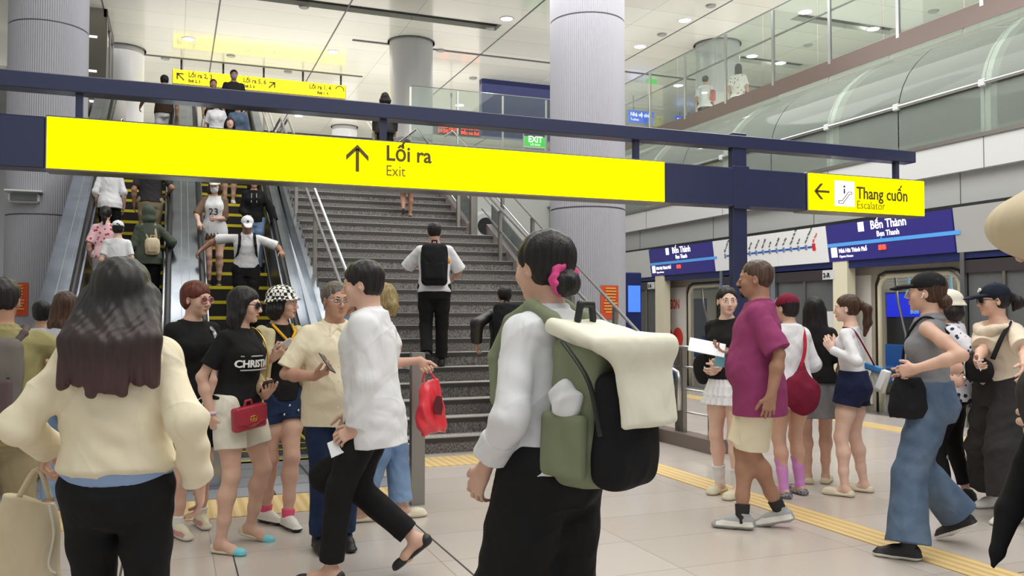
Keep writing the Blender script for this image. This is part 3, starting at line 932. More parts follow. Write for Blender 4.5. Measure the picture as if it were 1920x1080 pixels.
tag(MB().box((5.4, YF - .03, ZU - .36), (XE, YF, ZU + .06)).build('edge_fascia', M['wallg']), 'grey fascia under the glass balustrade at the far edge', 'fascia')

# ------------------------------------------------------------------ curved glass canopy over the track edge
prof = [(XP, 3.62), (XP, 4.20), (XP + .03, 4.36), (XP + .09, 4.53), (XP + .2, 4.72), (XP + .36, 4.90), (XP + .58, 5.08), (XP + .84, 5.24), (XE - .05, 5.40), (XE - .01, 5.5)]
e = empty('glass_canopy', (XP, 12, 3.6), 'curved glass canopy bulging above the platform screen doors', 'glass canopy')
yb = [4.95 + 1.35 * k for k in range(13)]
for k in range(12):
    a, c_ = yb[k] + .008, yb[k + 1] - .008
    m = MB(); m.strip([(x, a, z) for x, z in prof], [(x, c_, z) for x, z in prof])
    sub(m, 'curved_pane', M['glasst'], e)
    if k % 2 == 0:
        m = MB(); t = yb[k]; m.strip([(x + .05, t - .04, z) for x, z in prof], [(x + .05, t + .1, z) for x, z in prof])
        m.strip([(x + .16, t + .1, z) for x, z in prof], [(x + .05, t + .1, z) for x, z in prof])
        m.strip([(x + .05, t - .04, z) for x, z in prof], [(x + .16, t - .04, z) for x, z in prof])
        sub(m, 'rib', M['wallg'], e)
    m = MB().rbox((XP - .03, yb[k], 4.23), (.06, .1, .09), .01); sub(m, 'rail_clamp', M['white'], e)
sub(MB().tube([(XP - .03, 4.2, 4.23), (XP - .03, YF, 4.23)], .027), 'long_rail', M['steel'], e)
sub(MB().box((XP - .02, 4.2, 3.58), (XP + .1, YF, 3.63)), 'sill', M['steel_d'], e)
# things seen inside the canopy
e = empty('ventilation_grille', (13.1, 11.6, 4.65), 'dark louvred ventilation grille behind the curved glass', 'vent')
sub(MB().box((13.12, 9.4, 4.6), (13.19, 13.6, 5.3)), 'backing', M['black'], e)
for k in range(7): sub(MB().box((13.04, 9.4, 4.63 + .1 * k), (13.12, 13.6, 4.66 + .1 * k)), 'louvre', M['seam'], e)
tag(MB().box((12.2, 4, 4.3), (12.5, 24, 4.42)).build('cable_tray', M['wallg2']), 'grey cable tray running above the track behind the glass', 'cable tray')

# ------------------------------------------------------------------ platform screen doors
b = MB(); b.box((XP, 3, 3.2), (XP + .2, 24, 3.6))
for k in range(8): b.box((XP - .002, 4.97 + 2.7 * k, 3.2), (XP + .01, 4.98 + 2.7 * k, 3.6), 1)
b.box((XP + .1, 3, 2.76), (XP + .3, 24, 3.2), 2)
for k in range(8): b.box((XP + .095, 5.4 + 2.7 * k, 2.8), (XP + .11, 5.41 + 2.7 * k, 3.2), 1)
struct('wall_platform', b, [M['white'], M['seam'], M['wallg']])
yx = lambda px: on_x(px, 560, XP).y
e = empty('screen_door_wall', (XP, 11, 0), 'row of platform screen doors along the track', 'platform screen doors')
sub(MB().box((XP - .02, 3, 2.72), (XP + .2, 24, 2.79)), 'dark_gap', M['black'], e)
def hdr(y0, y1, mt, name='header_panel'):
    return MB().prism([(XP - .10, y0, 2.74), (XP - .03, y0, 2.18), (XP + .15, y0, 2.18), (XP + .15, y0, 2.74)], (0, y1 - y0, 0))
Y = [yx(p) for p in (1225, 1345, 1465, 1560, 1797)]
sub(hdr(Y[0] + .02, 24, 0), 'header_panel', M['white'], e); sub(hdr(Y[4] - .02, 3, 0), 'header_panel', M['wallg'], e)
PIL = [(1190, 1193), (1231, 1247), (1352, 1357), (1448, 1456), (1565, 1592), (1804, 1812)]
sub(MB().box((XP, 3, 2.08), (XP + .12, 24, 2.19)), 'lintel', M['blued'], e)
for (a_, c_) in PIL:
    y0, y1 = yx(c_), yx(a_)
    sub(MB().box((XP - .03, y0, 0), (XP + .12, y1, 2.2)), 'pillar', M['cream'] if c_ - a_ > 10 else M['steel'], e)
for (a_, c_) in ((1120, 1190), (1193, 1231), (1357, 1448), (1456, 1565), (1812, 1960), (1960, 2300)):
    y0, y1 = yx(c_), yx(a_)
    sub(MB().box((XP + .03, y0 + .01, .25), (XP + .05, y1 - .01, 1.92)), 'fixed_pane', M['smoke'], e)
    sub(MB().box((XP + .0, y0, .0), (XP + .08, y1, .25)), 'kick_panel', M['steel_d'], e)
    sub(MB().box((XP + .0, y0, 1.92), (XP + .08, y1, 2.1)), 'upper_rail', mat('psd_dark', (58, 52, 56), .4), e)
    sub(MB().box((XP + .0, (y0 + y1) / 2 - .02, .25), (XP + .08, (y0 + y1) / 2 + .02, 1.92)), 'mullion', M['steel_d'], e)
for (a_, c_) in ((1247, 1352), (1592, 1804)):
    y0, y1 = yx(c_), yx(a_)
    sub(MB().box((XP + .13, y1 - .75, .05), (XP + .16, y1 - .02, 2.1)), 'sliding_leaf', M['glassd'], e) if False else None
    sub(MB().box((XP - .05, y0, -.01), (XP + .2, y1, .012)), 'threshold', M['steel'], e)
for (px, tx) in ((1357.5, 'A'),):
    y = yx(1363); sub(MB().box((XP - .04, y - .07, 1.72), (XP + .03, y + .07, 1.92)), 'door_tag', M['white'], e)
    sub(text_mb('A', .13, (XP - .045, y + .045, 1.77), (0, -1, 0), (0, 0, 1), .002, .002), 'lettering', M['black'], e)
for px in (1557, 1223):
    y = yx(px); sub(MB().box((XP - .04, y - .12, 1.93), (XP + .03, y + .12, 2.07)), 'door_tag', M['white'], e)
    sub(text_mb('2-R', .1, (XP - .045, y + .1, 1.96), (0, -1, 0), (0, 0, 1), .002, .002), 'lettering', M['black'], e)
for px in (1556,):    # warning label on the glass
    y = yx(px); q = on_x(px, 640, XP)
    sub(MB().box((XP - .0, y - .11, 1.02), (XP + .035, y + .11, 1.45)), 'warning_label', M['white'], e)
    sub(MB().prism([(XP - .006, y - .08, 1.08), (XP - .006, y + .08, 1.08), (XP - .006, y, 1.22)], (.006, 0, 0)), 'warning_triangle', amber, e)
    sub(MB().box((XP - .01, y - .006, 1.11), (XP - .006, y + .006, 1.17)), 'warning_mark', M['black'], e)


def tilt(y, z, out=.0):     # point on the sloped header face
    return (XP - .03 - .07 * (z - 2.18) / .56 - .006 - out, y, z)


tx_, tu_ = (0, -1, 0), Vector((-.07, 0, .56)).normalized()
def board(y0, y1, label, big, small, nxt):
    """station name board on the sloped header; y1 > y0, text reads towards -Y"""
    e = empty('station_board', (XP - .06, (y0 + y1) / 2, 2.2), label, 'station sign')
    sub(MB().prism([tilt(y0, 2.19), tilt(y1, 2.19), tilt(y1, 2.73), tilt(y0, 2.73)], (.03, 0, 0)), 'panel', M['bluep'], e)
    w = y1 - y0; ym = (y0 + y1) / 2
    sub(MB().prism([tilt(y0 - .1, 2.405, .004), tilt(y1 , 2.405, .004), tilt(y1, 2.455, .004), tilt(y0 - .1, 2.455, .004)], (.004, 0, 0)), 'line_stripe', M['bline'], e)
    k = text_mb('Bến Thành', .17, tilt(ym + .24, 2.60, .004), tx_, tu_, .002, .002, squeeze=.85)
    text_mb('Ben Thanh', .11, tilt(ym + .14, 2.49, .004), tx_, tu_, .002, .001, squeeze=.85, mb=k)
    text_mb('Nhà Hát Thành Phố', .085, tilt(y1 - .22, 2.31, .004), tx_, tu_, .002, .0015, squeeze=.8, mb=k)
    text_mb('Opera House', .05, tilt(y1 - .22, 2.24, .004), tx_, tu_, .002, mb=k)
    sub(k, 'lettering', M['wlit'], e)
    for (yy_, zz, s, t) in ((ym + .42, 2.585, .11, 'M'), (y1 - .12, 2.25, .12, 'M')):
        sub(MB().prism([tilt(yy_ - s / 2, zz, .004), tilt(yy_ + s / 2, zz, .004), tilt(yy_ + s / 2, zz + s * 1.2, .004), tilt(yy_ - s / 2, zz + s * 1.2, .004)], (.004, 0, 0)), 'line_badge', M['wlit'], e)
    for dx in (-.035, .035):
        sub(MB().rbox(tilt(ym + .06 + dx, 2.335, .006), (.03, .055, .07), .01), 'red_light', M['red'], e)
    sub(MB().box(Vector(tilt(ym + .06 - .01, 2.45, .004)), Vector(tilt(ym + .06 + .01, 2.48, .006))), 'marker', M['bline'], e)


board(Y[1], Y[0], 'blue Bến Thành station board over the further screen door', 0, 0, 0)
board(Y[4], Y[3], 'blue Bến Thành station board directly above the open screen door', 0, 0, 0)
e = empty('route_map', (XP - .06, (Y[1] + Y[3]) / 2, 2.2), 'white route map with slanted station names between the blue boards', 'route map')
for (a_, c_) in ((Y[3] + .01, Y[2] - .005), (Y[2] + .005, Y[1] - .01)):
    sub(MB().prism([tilt(a_, 2.19), tilt(c_, 2.19), tilt(c_, 2.73), tilt(a_, 2.73)], (.03, 0, 0)), 'panel', mat('map_white', (232, 234, 236), .4, emit=.12), e)
names = ['Bến xe Suối Tiên', 'Đại học Quốc gia', 'Khu Công nghệ cao', 'Thủ Đức', 'Bình Thái', 'Phước Long', 'Rạch Chiếc', 'An Phú', 'Thảo Điền', 'Tân Cảng', 'Công viên Văn Thánh', 'Ba Son', 'Nhà hát Thành phố', 'Bến Thành']
n = len(names); ya, yc = Y[1] - .35, Y[3] + .3
kb = MB(); kt = MB(); kr = MB(); kw = MB()
dg = (Vector((0, -1, 0)) * .62 + Vector(tu_) * .78).normalized(); dup_ = Vector((-1, 0, 0)).cross(dg).normalized()
if dup_.z < 0: dup_ = -dup_
for i, nm in enumerate(names):
    y = ya + (yc - ya) * i / (n - 1)
    if i < n - 1:
        for q in (.34, .58, .8): yq = y + (yc - ya) / (n - 1) * q; kb.prism([tilt(yq - .024, 2.425, .004), tilt(yq + .024, 2.425, .004), tilt(yq + .024, 2.455, .004), tilt(yq - .024, 2.455, .004)], (.004, 0, 0))
        kw.prism([tilt(y - .024, 2.40, .004), tilt(y + .024, 2.40, .004), tilt(y + .024, 2.48, .004), tilt(y - .024, 2.48, .004)], (.004, 0, 0))
    else:
        kr.prism([tilt(y - .035, 2.38, .006), tilt(y + .035, 2.38, .006), tilt(y + .035, 2.49, .006), tilt(y - .035, 2.49, .006)], (.005, 0, 0))
    text_mb(nm, .048, tilt(y, 2.50, .004), dg, dup_, .0015, .0008, squeeze=.8, mb=kr if i == n - 1 else kt)
sub(kb, 'line_blocks', mat('map_blue', (40, 100, 200), .5), e); sub(kt, 'lettering', M['black'], e)
sub(kr, 'current_station_mark', mat('map_red', (220, 40, 50), .5), e); sub(kw, 'station_badges', mat('map_badge', (120, 140, 170), .5), e)

# ------------------------------------------------------------------ train
XT = 9.5
e = empty('metro_train', (XT + 1.4, 11, -.1), 'metro train standing behind the screen doors with open doors', 'train')
D1 = (13.22, 14.6); D2 = (8.3, 9.67)
segs = [(3.5, D2[0]), (D2[1], D1[0]), (D1[1], 18.5)]
for (a_, c_) in segs:
    sub(MB().box((XT, a_, -.1), (XT + .08, c_, 1.0)).box((XT, a_, 1.75), (XT + .08, c_, 2.6)), 'side_wall', M['train'], e)
    L = c_ - a_
    sub(MB().box((XT, a_, 1.0), (XT + .08, a_ + .85, 1.75)).box((XT, c_ - .85, 1.0), (XT + .08, c_, 1.75)), 'side_wall', M['train'], e)
    sub(MB().box((XT + .03, a_ + .85, 1.0), (XT + .05, c_ - .85, 1.75)), 'window_pane', M['smoke'], e)
for (a_, c_) in (D1, D2):
    sub(MB().box((XT, a_, 1.96), (XT + .08, c_, 2.6)), 'side_wall', M['train'], e)
    m = MB(); fr = [(a_, 0), (a_, 1.80), (a_ + .05, 1.90), (a_ + .15, 1.95), (c_ - .15, 1.95), (c_ - .05, 1.90), (c_, 1.80), (c_, 0)]
    m.tube([(XT - .012, y, z) for y, z in fr], .032, 8, flat=None); sub(m, 'door_frame', M['cream'], e)
    sub(MB().tube([(XT - .02, y, z) for y, z in [(a_ - .06, 0), (a_ - .06, 1.84), (a_ - .0, 1.97), (a_ + .12, 2.01), (c_ - .12, 2.01), (c_, 1.97), (c_ + .06, 1.84), (c_ + .06, 0)]], .016, 6), 'door_seal', M['black'], e)
    sub(MB().box((XT - .14, a_, -.05), (XT + .2, c_, -.005)), 'sill', M['steel_d'], e)
b_ = MB().box((XT, 3.5, 2.6), (XT + 2.7, 18.5, 2.65)); sub(b_, 'roof', M['train'], e)
sub(MB().box((XT + .08, 3.5, 2.12), (XT + 2.6, 18.5, 2.18)), 'inner_ceiling', mat('train_ceiling', (236, 232, 214), .5), e)
for y in (5, 7.3, 9.0, 11.2, 13.4, 15.6): sub(MB().box((XT + 1.0, y - .9, 2.09), (XT + 1.35, y + .9, 2.12)), 'ceiling_light', mat('train_lamp', (255, 250, 236), .4, emit=7), e)
sub(MB().box((XT + .08, 3.5, -.1), (XT + 2.6, 18.5, -.02)), 'car_floor', mat('train_floor', (150, 150, 146), .4), e)
xo = XT + 2.6
sub(MB().box((xo, 3.5, 0), (xo + .08, 18.5, .75)).box((xo, 3.5, 1.8), (xo + .08, 18.5, 2.6)), 'far_wall', M['cream'], e)
for y in (3.5, 6.2, 7.9, 10.3, 12.2, 14.9, 17.5): sub(MB().box((xo - .01, y, .7), (xo + .09, y + .35, 1.85)), 'far_pillar', M['cream'], e)
sub(MB().box((xo + .03, 3.5, .75), (xo + .05, 18.5, 1.8)), 'far_windows', mat('dark_window', (54, 54, 56), .12), e)
for (a_, c_) in ((5.0, 8.1), (9.9, 12.9), (15, 18)):
    sub(MB().rbox((xo - .25, (a_ + c_) / 2, .44), (.5, c_ - a_, .10), .04), 'seat_bench', M['seat'], e)
    sub(MB().rbox((xo - .04, (a_ + c_) / 2, .66), (.07, c_ - a_, .42), .03), 'bench_back', M['seat'], e)
    sub(MB().rbox((XT + .35, (a_ + c_) / 2, .44), (.5, c_ - a_, .10), .04), 'seat_bench', M['seat'], e)
for x in (XT + .75, XT + 1.85):
    sub(MB().tube([(x, 3.6, 1.98), (x, 18.4, 1.98)], .016), 'strap_rail', M['steel'], e)
def strap(x, y):
    m = MB().box((x - .004, y - .02, 1.80), (x + .004, y + .02, 1.98))
    m.tube([(x, y, 1.80), (x, y - .075, 1.66), (x, y + .075, 1.66), (x, y, 1.80)], .012, 6)
    return m
sp = sub(strap(XT + .75, 0), 'hand_strap', M['strap'], e)
first = True
for x_ in (0, 1.1):
    for k in range(26):
        y = 7.6 + .19 * k if k < 13 else 12.4 + .19 * (k - 13)
        c_ = sp if first else sp.copy()
        if not first: COL.objects.link(c_)
        first = False
        c_.location = (x_, y, 0)
for (x, y) in ((XT + .5, 9.72), (XT + .5, 8.25), (XT + 1.3, 9.2), (XT + .5, 14.7), (XT + .5, 13.15)):
    sub(MB().tube([(x, y, 0), (x + .02, y, 1.1), (x - .12, y, 1.6), (x - .2, y, 2.12)], .018), 'grab_pole', M['steel'], e)
# posters on the car side
poster = empty('train_poster', (XT - .01, 15.15, .5), 'white poster with red letters and a heart with a yellow star', 'poster')
P1 = (14.72, 15.75)
sub(MB().box((XT - .02, P1[0], .1), (XT - .002, P1[1], 1.95)), 'sheet', M['trainw'], poster)
k = text_mb('ĐƯỜNG SON', .27, (XT - .024, P1[1] + .22, 1.52), (0, -1, 0), (0, 0, 1), .001, .006, squeeze=.62); sub(k, 'lettering', mat('poster_red', (206, 60, 52), .6), poster)
hp = []
for i in range(28):
    t = 2 * pi * i / 28; hp.append((XT - .022, 15.2 - .026 * 16 * sin(t) ** 3 * .9, .82 + .026 * 1.05 * (13 * cos(t) - 5 * cos(2 * t) - 2 * cos(3 * t) - cos(4 * t))))
sub(MB().prism(hp, (-.004, 0, 0)), 'heart', mat('poster_red', (206, 60, 52), .6), poster)
stp = [(XT - .028, 15.22 - (.17 if i % 2 == 0 else .07) * sin(pi * i / 5), .82 + (.17 if i % 2 == 0 else .07) * cos(pi * i / 5)) for i in range(10)]
sub(MB().prism(stp, (-.004, 0, 0)), 'star', amber, poster)
sub(MB().box((XT - .026, P1[0], .1), (XT - .02, P1[1], .45)), 'blue_panel', mat('poster_blue', (40, 110, 200), .5), poster)
poster = empty('train_poster', (XT - .01, 10.3, .1), 'pale poster lettered TÔI in navy beside the open train door', 'poster')
sub(MB().box((XT - .02, 9.83, .1), (XT - .002, 10.72, 1.98)), 'sheet', M['trainw'], poster)
sub(text_mb('TÔI', .25, (XT - .024, 10.66, 1.62), (0, -1, 0), (0, 0, 1), .001, .006, squeeze=.62), 'lettering', mat('letter_navy', (40, 48, 110), .5), poster)
# opposite platform sign seen through the car
q = empty('opposite_sign', (13.0, 11.2, 1.35), 'blue station sign of the opposite platform seen through the train', 'station sign')
sub(MB().box((xo - .02, 9.9, 1.36), (xo - .012, 12.15, 1.78)), 'panel', mat('opp_blue', (24, 40, 200), .4, emit=.8), q)
k = text_mb('Bến Thành', .12, (xo - .03, 11.6, 1.42), (0, -1, 0), (0, 0, 1), .002, .003); text_mb('Ben Thanh', .08, (xo - .03, 11.0, 1.56), (0, -1, 0), (0, 0, 1), .002, .002, mb=k)
sub(k, 'lettering', M['strap'], q)
struct('floor_track', MB().box((9.42, -6, -1.3), (13.5, 40, -1.2)), M['wallg2'])

# ------------------------------------------------------------------ ceiling downlights
def light_at(px, py, lab, real=True):
    p = on_z(px, py, ZC)
    e = empty('ceiling_downlight', (p.x, p.y, ZC - .02), lab, 'ceiling light', 'round downlights in the upper ceiling')
    m = MB().lathe([(.15, 0), (.17, -.02), (.19, 0)], (p.x, p.y, ZC - .001), n=20); sub(m, 'trim_ring', M['white'], e)
    m = MB().cyl((p.x, p.y, ZC - .001), (p.x, p.y, ZC - .012), .14, None, 20); sub(m, 'lamp', M['lamp'], e)
    if real:
        l = bpy.data.lights.new('downlight', 'SPOT'); l.energy = 170; l.spot_size = radians(110); l.spot_blend = .5; l.shadow_soft_size = .12
        o = bpy.data.objects.new('downlight_beam', l); o.location = (0, 0, -.03); o.parent = e; COL.objects.link(o)


LP = [(354, 73), (625, 97), (950, 35), (1284, 38), (1200, 87), (1510, 22), (1637, 54), (1410, 105), (1463, 118), (560, 217), (703, 228), (862, 197), (1025, 190), (1272, 160), (1352, 178), (230, 200)]
LLAB = ['first downlight in the far row left of the yellow reflection', 'downlight above the right end of the hanging yellow sign', 'bright downlight beside the dark ceiling slot near the ribbed column', 'downlight in the pale ceiling between the column and the upper walkway', 'downlight close to the ribbed column above the toilets sign', 'bright downlight at the left end of the slot behind the glass', 'bright downlight at the right end of the slot behind the glass', 'small downlight left of the lower ceiling slot behind the glass', 'small downlight right of the lower ceiling slot behind the glass', 'far downlight in the gap between beam and sign above the escalators', 'far downlight just left of the dark-clothed stair climber', 'downlight showing at the beam above the departures board', 'far downlight behind the navy hanging board', 'far downlight behind the upper glass near the two walkers', 'far downlight between the two upper walkers', 'far downlight seen past the steel lift enclosure']
for i, (px, py) in enumerate(LP): light_at(px, py, LLAB[i], i < 9)
FLAB = ['round ceiling fitting near the top edge by the dark slot', 'round ceiling fitting right above the middle of the hanging yellow sign', 'round ceiling fitting left above the hanging yellow sign', 'round ceiling fitting above the right end of the hanging sign', 'round ceiling fitting below the dark slot by the bright downlight', 'round ceiling fitting above the navy hanging board', 'small round ceiling fitting beside the smooth middle column', 'round ceiling fitting at the top edge left of the glass balustrade', 'round ceiling fitting behind the glass above the two walkers', 'round ceiling fitting high behind the glass near the corner', 'round ceiling fitting below the downlight beside the upper walkway']
for i, (px, py) in enumerate(((570, 12), (433, 104), (310, 109), (540, 134), (919, 52), (887, 146), (826, 94), (1333, 10), (1515, 84), (1750, 20), (1241, 64))):
    p = on_z(px, py, ZC)
    tag(MB().cyl((p.x, p.y, ZC), (p.x, p.y, ZC - .04), .13, .11, 20).build('ceiling_speaker', M['wallg2']), FLAB[i], 'ceiling fitting', 'small round ceiling fittings')

q = at_d(1186, HZ, 16.4)
e = empty('information_totem', (q.x, q.y, 0), 'slim navy information totem with a lit blue panel behind the ribbed column', 'totem')
sub(MB().rbox((q.x, q.y, 1.1), (.34, .12, 2.2), .02), 'body', M['blued'], e)
sub(MB().box((q.x - .13, q.y - .072, 1.45), (q.x + .13, q.y - .062, 1.95)), 'lit_panel', mat('totem_blue', (70, 120, 230), .4, emit=1.0), e)

# ================================================================== DISTANCE-FIELD MODELLER (one continuous surface per part)
f4 = np.float32


def V(*a): return np.array(a, dtype=np.float64)


def nrm(v):
    v = np.asarray(v, float); return v / (np.linalg.norm(v) + 1e-12)


class Sdf:
    def __init__(s): s.ops = []; s.R = np.eye(3); s.o = np.zeros(3)

    def frame(s, R=None, o=None):
        s.R = np.eye(3) if R is None else np.asarray(R, float); s.o = np.zeros(3) if o is None else np.asarray(o, float)
        return s

    def P(s, p): return s.R @ np.asarray(p, float) + s.o

    def cone(s, a, b, ra, rb=None, k=.02, flat=None, cap=None, capa=False, mode='add'):
        """tapered round limb a->b; flat=(axis, factor): thinner along axis; cap: cut off square at b"""
        rb = ra if rb is None else rb
        a = s.P(a); b = s.P(b); d = b - a; L2 = d @ d + 1e-12
        r = max(ra, rb); lo = np.minimum(a, b) - r; hi = np.maximum(a, b) + r
        ax = None if flat is None else nrm(s.R @ np.asarray(flat[0], float)); ff = 1 if flat is None else flat[1]
        u = d / sqrt(L2)

        def fn(X, Y, Z):
            px, py, pz = X - a[0], Y - a[1], Z - a[2]
            t = np.clip((px * d[0] + py * d[1] + pz * d[2]) / L2, 0, 1)
            qx, qy, qz = px - t * d[0], py - t * d[1], pz - t * d[2]
            q2 = qx * qx + qy * qy + qz * qz
            if ax is not None:
                c = qx * ax[0] + qy * ax[1] + qz * ax[2]
                q2 = q2 + c * c * (1 / ff ** 2 - 1)
            D = np.sqrt(q2) - (ra + (rb - ra) * t)
            if ax is not None: D = D * (.5 + .5 * ff)
            if cap: D = np.maximum(D, (X - b[0]) * u[0] + (Y - b[1]) * u[1] + (Z - b[2]) * u[2])
            if capa: D = np.maximum(D, -(px * u[0] + py * u[1] + pz * u[2]))
            return D
        s.ops.append((mode, fn, lo, hi, k)); return s

    def chain(s, pts, rs, k=.02, flat=None, mode='add'):
        for i in range(len(pts) - 1): s.cone(pts[i], pts[i + 1], rs[i], rs[i + 1], k, flat, mode=mode)
        return s

    def ell(s, c, r, k=.02, mode='add', rot=None):
        R = s.R if rot is None else s.R @ rot
        c = s.P(c); r = np.asarray(r, float); m = r.max()
        e = np.abs(R) @ r; lo, hi = c - e, c + e

        def fn(X, Y, Z):
            px, py, pz = X - c[0], Y - c[1], Z - c[2]
            l = [px * R[0, i] + py * R[1, i] + pz * R[2, i] for i in range(3)]
            k0 = np.sqrt(sum((l[i] / r[i]) ** 2 for i in range(3))) + 1e-6
            k1 = np.sqrt(sum((l[i] / r[i] ** 2) ** 2 for i in range(3))) + 1e-6
            return k0 * (k0 - 1) / k1
        s.ops.append((mode, fn, lo, hi, k)); return s

    def box(s, c, h, r=.01, k=.01, mode='add', rot=None):
        R = s.R if rot is None else s.R @ rot
        c = s.P(c); h = np.asarray(h, float); e = np.abs(R) @ h; lo, hi = c - e, c + e

        def fn(X, Y, Z):
            px, py, pz = X - c[0], Y - c[1], Z - c[2]
            q = [np.abs(px * R[0, i] + py * R[1, i] + pz * R[2, i]) - (h[i] - r) for i in range(3)]
            m = [np.maximum(v, 0) for v in q]
            return np.sqrt(m[0] ** 2 + m[1] ** 2 + m[2] ** 2) + np.minimum(np.maximum(q[0], np.maximum(q[1], q[2])), 0) - r
        s.ops.append((mode, fn, lo, hi, k)); return s

    def loft(s, rows, k=.02, pleat=None, mode='add', capr=0.0, sq=2.0):
        """rows: (z, half width, half depth, y centre[, x centre]) in the frame; elliptical body with flat ends"""
        rows = sorted(rows); zz = np.array([q[0] for q in rows]); aa = np.array([q[1] for q in rows]); bb = np.array([q[2] for q in rows])
        yy = np.array([q[3] if len(q) > 3 else 0 for q in rows]); xx = np.array([q[4] if len(q) > 4 else 0 for q in rows])
        R, o = s.R.copy(), s.o.copy()
        cs = [s.P((sx * a + x, sy * b_ + y, z)) for z, a, b_, y, x in zip(zz, aa, bb, yy, xx) for sx in (-1, 1) for sy in (-1, 1)]
        lo = np.min(cs, 0); hi = np.max(cs, 0)
        zf = np.linspace(zz[0], zz[-1], 60)

        def smooth(v):     # gently rounded interpolation
            w = np.interp(zf, zz, v); ker = np.array([1, 2, 3, 2, 1.]) / 9
            p = np.pad(w, 2, mode='edge'); return np.convolve(p, ker, 'valid')
        sa, sb, sy_, sx_ = smooth(aa), smooth(bb), smooth(yy), smooth(xx)

        def fn(X, Y, Z):
            px, py, pz = X - o[0], Y - o[1], Z - o[2]
            lx = px * R[0, 0] + py * R[1, 0] + pz * R[2, 0]; ly = px * R[0, 1] + py * R[1, 1] + pz * R[2, 1]; lz = px * R[0, 2] + py * R[1, 2] + pz * R[2, 2]
            sh = lz.shape; f = lz.ravel()
            a = np.interp(f, zf, sa).reshape(sh); b = np.interp(f, zf, sb).reshape(sh)
            lx = lx - np.interp(f, zf, sx_).reshape(sh); ly = ly - np.interp(f, zf, sy_).reshape(sh)
            if sq == 2.0: k0 = np.sqrt((lx / a) ** 2 + (ly / b) ** 2) + 1e-6
            else: k0 = (np.abs(lx / a) ** sq + np.abs(ly / b) ** sq) ** (1 / sq) + 1e-6
            k1 = np.sqrt((lx / a ** 2) ** 2 + (ly / b ** 2) ** 2) + 1e-6
            D = k0 * (k0 - 1) / k1 if sq == 2.0 else (k0 - 1) * np.minimum(a, b)
            if pleat is not None:
                th = np.arctan2(lx, ly); t = np.clip((zz[-1] - lz) / (zz[-1] - zz[0]), 0, 1)
                D = D + pleat[1] * t * np.sin(pleat[0] * th + 2.0 * np.sin(3 * th))
            return np.maximum(D, np.maximum(zz[0] - lz, lz - zz[-1]) + capr)
        s.ops.append((mode, fn, lo, hi, k)); return s

    def plane(s, p, n):
        """keep the side the normal points away from"""
        p = s.P(p); n = nrm(s.R @ np.asarray(n, float))
        s.ops.append(('int', lambda X, Y, Z: (X - p[0]) * n[0] + (Y - p[1]) * n[1] + (Z - p[2]) * n[2], None, None, 0)); return s

    def disp(s, amp, sc=(18, 18, 9), seed=0, lo=None, hi=None):
        """cloth folds or hair strands: layered warped waves"""
        r = np.random.RandomState(seed); ph = r.uniform(0, 6.28, 12)
        sx, sy, sz = sc

        def fn(X, Y, Z):
            a = np.sin(X * sx + 1.7 * np.sin(Z * sz * .7 + ph[0]) + ph[1]) * np.sin(Y * sy + 1.3 * np.sin(Z * sz * .9 + ph[2]) + ph[3])
            b = np.sin((X + Y) * sx * 1.9 + 1.5 * np.sin(Z * sz * 1.7 + ph[4]) + Z * sz + ph[5])
            c = np.sin((X - Y) * sx * 2.3 - Z * sz * 1.4 + 1.2 * np.sin(X * sx + ph[7]) + ph[6])
            return amp * (a + .55 * b + .4 * c)
        s.ops.append(('disp', fn, None, None, 0)); return s

    def folds(s, amp, seed=0, freq=1.0):
        """creased cloth: ridged, warped waves running mostly down and across the body"""
        r = np.random.RandomState(seed + 40); ph = r.uniform(0, 6.28, 16)

        def fn(X, Y, Z):
            w1 = .9 * np.sin(Z * 9 + ph[0] + 2 * np.sin(X * 7 + ph[1])); w2 = 1.1 * np.sin(X * 8 + Y * 6 + ph[2])
            a = 1.2 * np.sqrt(np.abs(np.sin(.5 * ((X * 17 + Y * 11) * freq + 1.5 * w1 + Z * 8 + ph[3])))) * 1.6 - 1.3
            b = 1.2 * np.sqrt(np.abs(np.sin(.5 * ((X * -14 + Y * 17) * freq + Z * 24 + 1.6 * w2 + ph[4])))) * 1.6 - 1.3
            c = np.sin(Z * 43 * freq + 3 * w1 + X * 12 + ph[5]) * np.sin((X - Y) * 17 + w2 + ph[6])
            m = .55 + .45 * np.sin(X * 11 + ph[7]) * np.sin(Z * 6.5 + Y * 8 + ph[8])
            return amp * (.55 * a * m + .45 * b * (1.2 - m) + .35 * c)
        s.ops.append(('disp', fn, None, None, 0)); return s

